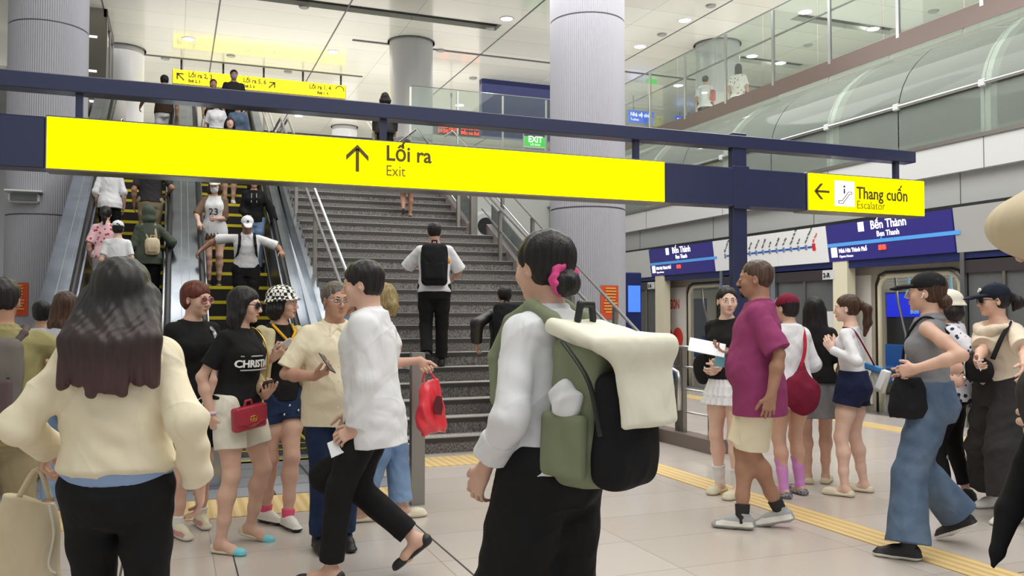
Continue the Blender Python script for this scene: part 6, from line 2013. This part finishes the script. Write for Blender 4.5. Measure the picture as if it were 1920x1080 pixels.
p = Person('person in a brown skirt high up the stairs, bare legs below the long yellow sign', 760, 14.3, 1.36, 0, lean=18, z=a[2], at=a, skin='tan', face=False, feet={'L': (-.07, -.2, -.0, 0, 40), 'R': (.07, .05, 0, 0, 0)})
p.body().top(C['olive'], .6, t=.018).skirt(C['brown'], lo=-.34, rb=.20).shoes(shb, shb, 'flat').hair('bob', 'black')
a = on_step(727, 25); a = (a[0], a[1] + .3, a[2])
p = Person('dark-clothed person near the top of the stairs behind the navy beam', 727, 16.5, 1.6, 0, z=a[2], at=a, skin='mid', face=False)
p.body().top(C['char'], 1.8, t=.03, hem=-.1).pants(C['black'], 1.9).shoes(shb, shb).hair('bob', 'black', length=.05)

# ---- riders on the escalators
def rider(label, x, y, h, th, **kw):
    y = 8.95 + .4 * round((y - 8.95) / .4); z = ez(y) + .02
    d = Vector((x, y, 0)).dot(_F); feet = kw.pop('feet', {'L': (-.075, -.02, 0, 4, 0), 'R': (.075, -.02, 0, -4, 0)})
    return Person(label, 0, d, h, 0, z=z, at=(x, y, z), th=th, feet=feet, **kw)


p = rider('woman in a pink floral off-shoulder top riding up the escalator', -.90, 13.35, 1.55, -4, skin='light', face=False)
p.body().top(C['floral'], .9, t=.02, hem=-.05, neck='wide', wide=.02).pants(C['white'], 1.9, t=.02).shoes(shw, shw).hair('pony', 'black', length=.2)
p = rider('person in a white cap with a dark badge, head just above the long-haired woman', -.72, 12.95, 1.54, 0, skin='light', face=False)
p.body().top(C['white'], .7, t=.018, neck='wide').pants(C['black'], 1.9).shoes(shw, shw).hair('short', 'black').cap(C['white'])
S = Sdf().frame(p.Rh, p.hc + p.Rh @ V(0, -.10, .06)); S.ell((0, 0, 0), (.025, .02, .02), 0); S.build('cap_badge', M['black'], p.e, .006)
p = rider('escalator rider in white shirt and black trousers, head hidden by the sign', -.95, 14.95, 1.6, 0, skin='light', face=False)
p.body().top(C['white'], 1.2, t=.024, hem=-.12, fold=.008).pants(C['black'], 1.9).shoes(shb, shb).hair('long', 'black')
p = rider('person in a grey-green hoodie with the hood up riding the escalator', -.34, 13.35, 1.57, 0, skin='light', face=False, hands={'R': dict(to=(.27, .22, 1.02), curl=40, palm=(0, 0, -1), pole=(1, -.6, -.4), dir=(.1, 1, 0)), 'L': dict(to=(-.12, .2, 1.0))})
p.body().top(C['hood'], 1.9, t=.035, st=.03, wide=.012, hem=-.14, neck='none', fold=.006, name='hoodie').pants(C['black'], 1.93, t=.02).shoes(shb, shb)
S = Sdf().frame(p.Rh, p.hc); S.ell((0, -.025, .03), (.105, .12, .115), .02); S.ell((0, -.05, -.08), (.11, .10, .07), .04); S.ell((0, .11, -.02), (.06, .08, .09), .02, mode='sub'); S.disp(.004, (18, 18, 14), 1); S.build('hood', C['hood'], p.e, p.vox)
p.backpack('small beige backpack on the person in the grey-green hoodie', (.06, -.19, .12), (.10, .06, .13), C['beige'], cloth('beige_dark', (176, 158, 130)))
p = rider('man in a dark shirt and khaki trousers higher up the ascending escalator', -.36, 15.0, 1.68, 0, sex='m', skin='tan', face=False, hands={'R': dict(to=(.27, .15, 1.08), curl=40)})
p.body().top(C['char'], .8, t=.024, hem=-.04).pants(C['khaki'], 1.93, t=.022).shoes(shb, shb).hair('crop', 'black')
p = rider('man in a dark brown shirt near the top of the ascending escalator', -.22, 19.15, 1.7, 0, sex='m', skin='mid', face=False, hands={'L': dict(to=(-.45, .15, 1.05), curl=30)})
p.body().top(cloth('dark_brown', (58, 44, 34)), .7, t=.024).pants(C['white'], 1.9).shoes(shb, shb).hair('crop', 'black')

p = rider('escalator rider in a raglan jersey numbered 23 with a white cap and mask', .58, 14.15, 1.66, 172, skin='light', hands={'R': dict(to=(.20, .30, .98), curl=30, palm=(0, 0, -1), pole=(1, -.6, -.4)), 'L': dict(to=(-.05, .25, 1.05), curl=50)})
p.body().top(C['white'], .0, t=.026, hem=-.20, name='jersey', flare=.02)
S = Sdf()
for k in 'LR': S.cone(p.sh[k], p.arm[k]['e'], .066, .062, .03, cap=True)
S.frame(p.Rt, p.pel)
for sg in (-1, 1): S.cone((sg * .05, -.01, .475), (sg * .14, -.01, .43), .045, .055, .03)
S.build('sleeves', cloth('taupe', (120, 98, 82)), p.e, p.vox)
p.skirt(C['brown'], lo=-.19, rb=.19).shoes(shb, shw, sock=None).hair('bob', 'brown', length=.04).cap(C['offw'], logo=None).mask(C['mask'])
chest_text(p, '23', .15, .20, .160, C['char'])
p = rider('man in a white cap and short-sleeved shirt gripping both handrails', .97, 12.95, 1.68, 180, sex='m', skin='tan', lean=10, head=(0, -18, 0),
          hands={'R': dict(to=('px', 378, 468, -.1), curl=40, palm=(0, 0, -1), pole=(1, -.5, -.2)), 'L': dict(to=('px', 528, 472, -.1), curl=40, palm=(0, 0, -1), pole=(-1, -.5, -.2))})
p.body().top(C['white'], .95, t=.018, hem=.02, wide=.022, name='shirt', neck='open', collar=(.072, .070, .03), seed=6).pants(C['black'], 1.95, t=.024, hemr=.075).shoes(shb, shb).hair('crop', 'black').cap(C['white'], logo='M', logomat=M['black'])
p.backpack('black backpack worn by the man gripping both handrails', (0, -.19, .24), (.14, .07, .20), C['pack'])
p = rider('woman in a black hooded top and light jeans resting a hand on the handrail', 1.20, 14.55, 1.60, 176, skin='light', hands={'L': dict(to=('px', 523, 432, 0), curl=40, palm=(0, 0, -1), pole=(-1, -.5, -.3)), 'R': dict(to=(.1, .2, .95))})
p.body().top(C['black'], 1.88, t=.03, wide=.014, st=.026, hem=-.05, name='hoodie', neck='v').pants(C['jeansl'], 1.93, t=.022, hemr=.075).shoes(shw, shw).hair('bob', 'brown', length=.04)
S = Sdf().frame(p.Rt, p.pel)
for sg in (-1, 1): S.cone((sg * .04, .125, .44), (sg * .045, .152, .28), .006, .006, 0)
S.build('drawstrings', C['white'], p.e, .007)
p = rider('bare-legged person in white shoes partly hidden above the raglan jersey rider', .95, 16.95, 1.65, 180, skin='light', face=False)
p.body().top(C['grey'], .6).pants(C['black'], .4, name='shorts').shoes(shw, shw).hair('bob', 'black')
p = rider('person in a white T-shirt and lilac mask near the top of the descending escalator', .76, 18.15, 1.60, 178, skin='light')
p.body().top(C['white'], .8, t=.022, wide=.014).pants(C['grey'], 1.9).shoes(shw, shw).hair('bob', 'black').mask(C['maskp']).glasses(M['black'])
p = rider('woman in a denim jacket and mask near the top of the descending escalator', 1.17, 18.15, 1.58, 176, skin='light')
p.body().top(C['jeans'], 1.9, t=.028).pants(C['black'], 1.9).shoes(shb, shb).hair('long', 'brown', length=.05).mask(C['mask'])
p = rider('person with reddish hair high on the descending escalator under the hanging sign', .74, 19.35, 1.58, 180, skin='mid')
p.body().top(C['brown'], .7).pants(C['black'], 1.9).shoes(shb, shb).hair('short', 'auburn')
p = rider('black-haired man in a mask, topmost rider in front of the hanging yellow sign', 1.18, 19.75, 1.70, 180, sex='m', skin='mid')
p.body().top(C['char'], .7).pants(C['black'], 1.9).shoes(shb, shb).hair('short', 'black').mask(C['maskp'])

# ---- 17 woman with bun and big backpack, near centre
p = Person('woman with a black bun, pink scrunchie and loose white shirt walking close by', 1036, 2.84, 1.68, 50, skin='light', head=(-4, 2, 0), lean=3, lips='rose',
           hands={'L': dict(to=('px', 905, 885, -.05), pole=(-.6, -1, 0), curl=28, palm=(1, 0, 0)), 'R': dict(to=(.25, .25, .95))}, feet={'L': (-.09, .12, 0, 0, 0), 'R': (.09, -.12, 0, 0, 15)})
p.body().top(C['white'], 1.62, t=.028, wide=.006, st=.022, hem=-.01, name='shirt', cuff=0, collar=(.064, .064, .03), neck='open', fold=.008, seed=11).pants(C['black'], 1.93, t=.03, hemr=.15, kneer=.125, thigh=.02, hi=.07, fold=.009)
a = p.arm['L']; S = Sdf(); u = nrm(a['w'] - a['e']); q = a['e'] + (a['w'] - a['e']) * .62; S.cone(q - u * .075, q + u * .012, .060, .058, .004, cap=True, capa=True); S.disp(.004, (30, 30, 20), 2); S.build('cuff', C['white'], p.e, .005)
p.shoes(shb, shb).hair('bun', 'black', vol=1.06, seed=6)
S = Sdf().frame(p.Rh, p.hc + p.Rh @ V(0, -.095, -.035)); n = 12
for i in range(n): a0, a1 = 2 * pi * i / n, 2 * pi * (i + 1) / n; S.cone((.045 * cos(a0), .0, .042 * sin(a0)), (.045 * cos(a1), 0, .042 * sin(a1)), .018, .018, .006)
S.disp(.005, (70, 70, 70), 3); S.build('scrunchie', C['scr'], p.e, .004)
cb = (.0, -.225, .20); e = p.carry('backpack', 'large backpack with a cream flap, black front and sage green sides, seen up close', 'backpack', p.T((0, -.25, -.14)))
R = p.Rt @ rotm('x', 6)
S = Sdf().frame(R, p.T(cb)); S.box((0, .04, -.02), (.142, .095, .235), .06, .02); S.ell((0, .03, -.13), (.146, .108, .13), .04); S.disp(.003, (22, 22, 16), 5); p.part(e, S, 'main_bag', C['sage'], .006)
S = Sdf().frame(R, p.T(cb)); S.box((0, -.085, -.065), (.130, .055, .18), .05, .02); S.ell((0, -.080, -.15), (.122, .07, .09), .04); S.disp(.002, (22, 22, 16), 5); p.part(e, S, 'front_pocket', C['pack'], .006)
S = Sdf().frame(R, p.T(cb)); S.box((0, .03, .215), (.148, .115, .024), .022, .03, rot=rotm('x', 14)); S.box((0, -.125, .195), (.142, .05, .030), .025, .05); S.box((0, -.152, .075), (.140, .018, .125), .016, .06, rot=rotm('x', -8)); S.disp(.003, (16, 16, 16), 5); p.part(e, S, 'flap', C['packw'], .006)
S = Sdf().frame(R, p.T(cb)); S.box((-.150, .04, -.12), (.022, .085, .10), .02, .02); p.part(e, S, 'side_pocket', C['sage'], .006)
S = Sdf().frame(R, p.T(cb)); S.ell((-.150, .04, .02), (.03, .06, .06), .02); S.disp(.008, (30, 30, 30), 5); p.part(e, S, 'tissue_bundle', C['white'], .006)
for sg in (-1, 1):
    S = Sdf().frame(p.Rt, p.pel); x = p.shx * .62 * sg
    S.chain([(sg * .07, -.15, .40), (x, -.095, .475), (x, -.01, .520), (x, .085, .475), (x * 1.1, .155, .36), (x * 1.3, .14, .22), (x * 1.6, .04, .10), (sg * .13, -.14, .02)], [.024] * 5 + [.02, .013, .012], .012); p.part(e, S, 'shoulder_strap', C['sage'] if sg > 0 else C['sage'], .006)
p.strap(e, [p.T((-.165, -.20, .40)), p.T((-.175, -.30, .28)), p.T((-.17, -.33, .12))], .012, M['black'], local=True, flat=True, name='buckle_strap')
S = Sdf().frame(R, p.T(cb)); S.chain([(-.04, .09, .26), (-.03, .09, .31), (.03, .09, .31), (.04, .09, .26)], [.012] * 4, .004); p.part(e, S, 'haul_loop', M['black'], .006)

# ---- 18 girl in black cardigan and tiered skirt
p = Person('girl in a black cardigan and white tiered skirt waiting behind the man in magenta', 1360, 6.9, 1.62, 150, skin='fair', lips='rose', head=(42, 0, 0),
           feet={'R': ('px', 1350, 908, 0, 4), 'L': ('px', 1384, 918, 0, -4)}, hands={'R': dict(to=('px', 1336, 682, -.15), pole=(.6, -1, -.5), curl=45), 'L': dict(to=('px', 1352, 690, -.2), pole=(-.6, -1, -.5), curl=45)})
p.body().top(C['black'], 1.5, t=.022, hem=.02, name='cardigan', wide=.006, neck='v').skirt(C['white'], tiers=[(-.06, .06, .185, .15), (-.12, -.03, .215, .18), (-.19, -.10, .235, .205)], hi=.06, pleat=(17, .010))
p.shoes(shc, shc, 'clog', sock=C['white'], sockh=.15).hair('pony', 'black', length=.25, fringe=False)
e = p.carry('shoulder_bag', 'round black shoulder bag on the girl with the tiered skirt', 'bag', p.lp(1318, 722, .05))
S = Sdf().frame(p.Rt, p.lp(1318, 692, .05)); S.ell((0, 0, 0), (.09, .05, .13), 0); S.disp(.003, (20, 20, 20), 1); p.part(e, S, 'bag_body', C['pack'])
p.strap(e, [p.lp(1320, 668, .05), p.T((.16, .02, .3)), p.T((.10, .0, .49))], .008, C['pack'], local=True)

# ---- 19 man in magenta polo
p = Person('tall balding man with a goatee in a magenta polo shirt and cream shorts, walking', 1422, 5.62, 1.78, 86, sex='m', skin='tan', head=(3, 0, 0), belly=.075, wid=1.05, lean=1,
           feet={'R': ('px', 1392, 975, 0, 0), 'L': ('px', 1462, 972, 0, 0, 14)},
           hands={'L': dict(to=('px', 1446, 742, -.2), pole=(-.2, -1, 0), curl=35, palm=(1, .1, 0)), 'R': dict(to=('px', 1378, 662, .12), pole=(.4, -1, -.7), curl=35, palm=(0, 0, 1), dir=(0, 1, .1))})
p.body().top(C['magenta'], .92, t=.028, hem=-.20, wide=.026, st=.026, name='polo_shirt', collar=(.072, .070, .030), neck='open', fold=.006, seed=9).pants(C['cream'], .93, t=.022, thigh=.012, name='shorts', kneer=.095)
p.shoes(shg, shg, accent=shw, sock=C['char'], sockh=.07).hair('crop', 'thin', vol=.985, fringe=False)
S = Sdf().frame(p.Rh, p.hc); S.ell((0, .074, -.098), (.026, .020, .022), 0); S.chain([(-.026, .086, -.052), (0, .098, -.049), (.026, .086, -.052)], [.004, .005, .004], .01)
S.disp(.001, (90, 90, 60), 1); S.build('goatee', HAIRM['black'], p.e, .004)
m = MB()
for z in (.40, .34): m.ball((0, .150 + .01, z), .006, 8)
p.tmb(m, 'button', C['maroon'])
a = p.arm['R']; e = p.carry('leaflet', 'white folded leaflet held out by the man in the magenta polo', 'leaflet', a['w'] + V(0, .18, .03))
S = Sdf().frame(rotm('y', -38) @ rotm('x', 14), a['w'] + V(-.03, .17, .035)); S.box((0, 0, 0), (.065, .115, .003), .002, 0); p.part(e, S, 'sheet', paper, .003)
e = p.carry('card', 'teal card hanging below the white leaflet', 'card', a['w'] + V(.0, .09, -.07))
S = Sdf().frame(rotm('x', 10), a['w'] + V(0, .09, -.03)); S.box((0, 0, 0), (.003, .035, .06), .002, 0); p.part(e, S, 'sheet', teal, .003)

# ---- 20 maroon cap, maroon tote
p = Person('girl in a maroon cap with a white shirt and lilac knee socks, seen from behind', 1490, 6.75, 1.56, 38, skin='light', face=False, head=(12, 0, 0),
           feet={'L': ('px', 1470, 918, 0, 0), 'R': ('px', 1500, 912, 0, 0)}, hands={'L': dict(to=(-.1, .25, 1.05)), 'R': dict(to=(.15, .25, 1.0))})
p.body().top(C['white'], 1.2, t=.034, hem=-.12, wide=.02, name='shirt', fold=.007).pants(C['white'], .38, t=.03, name='shorts').shoes(shs, shs, 'clog', sock=C['pinks'], sockh=.24).hair('short', 'black').cap(C['maroon'], logo='LA', logomat=C['pinks'])
e = p.carry('tote_bag', 'drooping maroon cloth tote on the girl in the maroon cap', 'tote bag', p.T((-.06, -.18, -.22)))
S = Sdf().frame(p.Rt, p.T((-.05, -.20, -.02))); S.ell((0, 0, -.06), (.17, .06, .16), .02); S.cone((0, 0, .0), (.03, .02, .2), .12, .02, .08, flat=((0, 1, 0), .4)); S.disp(.006, (18, 18, 10), 2); p.part(e, S, 'bag_body', C['maroon'])
p.strap(e, [p.T((-.10, -.19, .02)), p.T((.02, -.17, .28)), p.T((.09, -.08, .45)), p.T((.10, .0, .50)), p.T((.11, .12, .40))], .014, C['red'], local=True)

# ---- 21 long black hair, grey skirt
p = Person('girl with waist-length straight black hair in a black top and grey skirt', 1535, 7.3, 1.55, 12, skin='light', face=False,
           feet={'L': ('px', 1515, 892, 0, 0), 'R': ('px', 1548, 892, 0, -20)}, hands={'L': dict(to=(-.15, .2, 1.0), pole=(-1, -.4, -.4))})
p.body().top(C['black'], .95, t=.022, wide=.02, hem=-.02, name='top').skirt(C['grey'], lo=-.33, rb=.23, pleat=(12, .014)).shoes(shc, shc, 'clog').hair('long', 'black', length=.34, width=.085, vol=1.03)

# ---- 22 white top, navy shorts
p = Person('girl with a high ponytail in a tight white long-sleeved top and navy shorts', 1604, 6.85, 1.56, 72, skin='fair', head=(10, 0, 0), lips='rose',
           feet={'L': ('px', 1584, 916, 0, 0), 'R': ('px', 1620, 908, 0, 0)}, hands={'L': dict(to=('px', 1560, 656, -.12), pole=(-.4, -1, -.6), curl=45, dir=(.1, .6, .8), palm=(1, 0, 0)), 'R': dict(to=('px', 1566, 652, .1), pole=(.4, -1, -.6), curl=45, dir=(-.1, .6, .8))})
p.body().top(C['white'], 1.98, t=.007, st=.008, hem=.07, name='top', neck='wide', fold=.003).pants(C['navy'], .36, t=.022, thigh=.016, name='shorts', hi=.12).shoes(shc, shc, 'clog').hair('pony', 'brown', length=.26, seed=3)
e = p.carry('shoulder_bag', 'pale shoulder bag with a blue top hanging behind the girl in navy shorts', 'bag', p.lp(1648, 735, -.02))
S = Sdf().frame(rotm('x', 18), p.lp(1648, 712, -.02)); S.box((0, 0, 0), (.03, .075, .10), .012, 0); p.part(e, S, 'bag_body', C['offw'], .006)
S = Sdf().frame(rotm('x', 18), p.lp(1638, 690, -.02)); S.box((0, 0, 0), (.032, .078, .028), .01, 0); p.part(e, S, 'blue_top', mat('bag_blue', (60, 126, 186), .5), .006)
S = Sdf().frame(rotm('x', 22), p.lp(1652, 712, -.10)); S.box((0, 0, 0), (.008, .028, .085), .006, 0); p.part(e, S, 'white_booklet', paper, .004)
p.strap(e, [p.lp(1642, 690, -.02), p.T((-.03, -.13, .3)), p.T((-.08, -.06, .46)), p.T((-.09, .03, .49))], .007, C['maroon'], local=True)

# ---- 23 woman in jeans walking left
p = Person('woman in a black cap, sleeveless grey shirt and wide blue jeans walking past', 1742, 5.05, 1.68, 84, skin='light', head=(0, 4, 0), lean=2, lips='rose',
           feet={'L': ('px', 1702, 1030, 0, 0), 'R': ('px', 1800, 990, .03, 0, 26)}, hands={'L': dict(to=('px', 1716, 692, -.10), pole=(-.3, -1, -.1), curl=50, palm=(1, 0, -.3), dir=(.3, 1, -.2)), 'R': dict(to=('px', 1712, 700, .12), pole=(.3, -1, -.2), curl=50, dir=(-.3, 1, -.5))})
p.body().top(C['grey'], .0, t=.012, hem=.06, name='shirt', collar=(.066, .066, .03), neck='open', fold=.004)
p.pants(C['jeans'], 1.97, t=.022, hemr=.125, kneer=.095, hi=.12, name='jeans', fold=.006).shoes(shb, shw).hair('bun', 'brown', vol=1.0).cap(C['black'])
S = Sdf().frame(p.Rh, p.hc + p.Rh @ V(-.086, .004, -.010)); S.ell((0, 0, 0), (.006, .008, .008), 0); S.cone((0, 0, 0), (0, .01, -.024), .004, .004, .002); S.build('earphone', shw, p.e, .003)
e = p.carry('shoulder_bag', 'soft black shoulder bag in the hands of the woman in wide jeans', 'bag', p.lp(1700, 782, -.02))
S = Sdf().frame(rotm('z', 10), p.lp(1702, 745, -.0)); S.loft([(-.12, .05, .095, 0), (-.06, .06, .11, 0), (.05, .055, .10, 0), (.12, .03, .07, 0)], .02); S.disp(.005, (22, 22, 14), 4); p.part(e, S, 'bag_body', C['pack'])
p.strap(e, [p.lp(1712, 722, -.06), p.T((-.04, .15, .12)), p.T((-.06, .135, .33)), p.T((-.09, .06, .47)), p.T((-.09, -.02, .50)), p.T((-.02, -.11, .40))], .007, C['pack'], local=True)

# ---- 24 cap woman right with black crossbody
p = Person('woman in a badged navy cap, cream draped top and wide charcoal trousers', 1892, 5.45, 1.64, 138, skin='light', head=(-26, 0, 0), lips='rose',
           feet={'R': ('px', 1864, 935, 0, 0), 'L': ('px', 1898, 965, 0, 0)}, hands={'R': dict(to=('px', 1822, 748, -.1), pole=(.4, -1, -.2), curl=45, palm=(-1, 0, 0)), 'L': dict(to=('px', 1930, 720, -.1))})
p.body().top(cloth('ecru', (222, 208, 190)), .9, t=.026, wide=.03, hem=.04, name='top', neck='wide', fold=.007).pants(C['char'], 1.75, t=.03, hemr=.16, kneer=.14, thigh=.02, hi=.12, fold=.012, fsc=(24, 24, 3)).shoes(shw, shw).hair('pony', 'black', length=.1).cap(cloth('cap_navy', (28, 34, 48)), logo='D', logomat=shw)
p.glasses(M['black'], mat('lens_dark', (30, 34, 44), .1, coat=.6), r=.022, thick=.003)
S = Sdf().frame(p.Rt, p.pel); S.chain([(-.12, .06, .46), (-.06, .11, .44), (0, .125, .42), (.06, .11, .44), (.12, .06, .46)], [.03, .035, .04, .035, .03], .03); S.disp(.005, (26, 26, 14), 4); S.build('cowl', cloth('ecru', (222, 208, 190)), p.e, p.vox)
e = p.carry('crossbody_bag', 'black crescent crossbody bag with a silver keyring on the woman in the navy cap', 'bag', p.T((.02, .16, .06)))
S = Sdf().frame(p.Rt @ rotm('y', -14), p.T((.03, .205, .20))); S.ell((0, 0, -.02), (.175, .055, .11), .02); S.ell((0, .0, .13), (.22, .1, .07), .03, mode='sub'); S.disp(.003, (20, 20, 20), 7); p.part(e, S, 'bag_body', C['pack'])
p.strap(e, [p.T((-.12, .19, .24)), p.T((-.15, .12, .40)), p.T((-.12, .0, .485)), p.T((-.02, -.12, .40))], .022, C['pack'], local=True, flat=True)
m = MB().tube([tuple(p.T(q)) for q in ((.05, .262, .24), (.055, .27, .18), (.05, .27, .12))], .008, 6); m.ball(tuple(p.T((.05, .275, .10))), .016, 8); p.partmb(e, m, 'keyring', SILV)
phone_at(p, 'R', 'white ticket held low by the woman in the navy cap', m=paper, size=(.035, .002, .05), name='ticket', cat='ticket')

# ---- 25 polka blouse
p = Person('person in a cream bucket hat and polka-dot blouse behind the wide jeans', 1806, 6.25, 1.58, 95, skin='light', head=(0, 0, 0),
           feet={'L': ('px', 1775, 935, 0, 0, 12), 'R': ('px', 1812, 925, 0, 0)}, hands={'L': dict(to=('px', 1800, 718, -.15), curl=50, dir=(.2, 1, .2), palm=(1, 0, 0))})
p.body().top(C['polka'], .9, t=.03, wide=.02, hem=-.10, name='blouse', fold=.006).pants(C['black'], 1.85, t=.014).shoes(shb, shb).hair('bob', 'black', length=.05)
S = Sdf().frame(p.Rh, p.hc); S.ell((0, -.012, .05), (.096, .108, .085), .01); S.loft([(.0, .118, .135, -.01), (.045, .094, .104, -.012)], .01); S.ell((0, -.01, -.02), (.086, .10, .06), .006, mode='sub'); S.build('bucket_hat', C['offw'], p.e, .006)
e = p.carry('shoulder_strap', 'navy bag strap across the polka-dot blouse', 'strap', p.T((-.1, .1, .3)))
p.strap(e, [(-.09, -.02, .505), (-.12, .10, .42), (-.16, .14, .28), (-.18, .10, .1)], .016, C['navy'], flat=True)

# ---- 26 passer-by at the very edge, close to the camera
p = Person('passer-by in a wide beige hat cut off at the edge of the picture', 2075, 1.75, 1.70, 92, skin='light', face=False, feet={'L': (-.08, .2, 0, 0, 0), 'R': (.08, -.2, 0, 0, 25)}, hands={'L': dict(to=('px', 2020, 800, .02), curl=70, pole=(-.2, -1, 0))}, vox=.007)
p.body().top(C['char'], 1.9, t=.02).pants(C['black'], 1.93, t=.01).shoes(shb, shb).hair('short', 'black')
S = Sdf().frame(p.Rh, p.hc); S.ell((0, -.012, .04), (.105, .115, .115), .03); S.ell((0, 0, .03), (.17, .17, .085), .03); S.build('sun_hat', C['beige'], p.e, .006)
w = p.arm['L']['w'] + p.arm['L']['D'] * .08; tip = p.lp(1862, 1062, .05)
e = p.carry('umbrella', 'folded black umbrella trailing low at the edge of the picture', 'umbrella', tip)
S = Sdf(); S.chain([w, w * .75 + tip * .25, w * .4 + tip * .6, w * .1 + tip * .9, tip], [.012, .018, .026, .014, .005], .01); p.part(e, S, 'folded_canopy', C['black'], .005)

# ---- walkers on the upper walkway over the track
for (px, top_y, d, h, lab, shirt, leg, hair, rel, cat) in (
        (1325, 122, 21.2, 1.62, 'walker in a white shirt with a red bag behind the upper glass balustrade', C['white'], C['black'], 'crop', -12, 0),
        (1388, 105, 20.2, 1.62, 'walker with long black hair in a printed shirt on the upper walkway', C['print_'], C['jeans'], 'long', -6, 0),
        (1577, 104, 21.5, 1.6, 'far walker whose head shows above the brown walkway fascia', C['grey'], C['black'], 'short', 0, 0)):
    q = at_d(px, HZ, d)
    p = Person(lab, px, d, h, rel, z=ZU, skin='mid', face=False)
    p.body().top(shirt, .8, t=.022, wide=.01, hem=-.08).pants(leg, 1.9, t=.02).shoes(shb, shb).hair(hair, 'black', length=.22, width=.05)
    if px == 1325:
        e = p.carry('shoulder_bag', 'red shoulder bag on the walker behind the upper glass', 'bag', p.T((.2, -.06, .05)))
        S = Sdf().frame(p.Rt, p.T((.21, -.06, .2))); S.box((0, 0, 0), (.06, .10, .14), .04, 0); p.part(e, S, 'bag_body', C['red'], .012)
        p.strap(e, [(.2, -.06, .33), (.13, 0, .47), (.1, .0, .49)], .012, C['red'])

# ---- passengers seated in the train
for (y, lab, shirt, sx) in ((9.95, 'seated passenger in a pale top visible through the open train door', C['offw'], 'f'), (9.35 + 1.15, 'seated passenger in white holding a blue folder in the train', C['white'], 'f'),
                            (15.3, 'seated passenger in dark clothes seen through the further train door', C['char'], 'm')):
    at = (XT + 2.18, y, -.02)
    p = Person(lab, 0, Vector(at).dot(_F), 1.62, 0, at=at, z=-.02, th=90, sex=sx, skin='light', drop=.40, feet={'L': (-.1, .42, 0, 4, 0), 'R': (.1, .42, 0, -4, 0)}, hands={'L': dict(to=(-.1, .36, .72), curl=40), 'R': dict(to=(.1, .36, .72), curl=40)})
    p.body().top(shirt, .8, t=.02).pants(C['beige'] if sx == 'f' else C['black'], 1.9, t=.02).shoes(shw, shw).hair('bob' if sx == 'f' else 'short', 'black')
    if 'folder' in lab:
        e = p.carry('folder', 'blue folder on the lap of the seated passenger', 'folder', V(0, .38, .72)); S = Sdf().frame(rotm('x', 30), V(0, .40, .80)); S.box((0, 0, 0), (.12, .01, .09), .006, 0); p.part(e, S, 'cover', mat('folder_blue', (60, 120, 190), .5), .006)

for _p in PEOPLE: _p.finish()
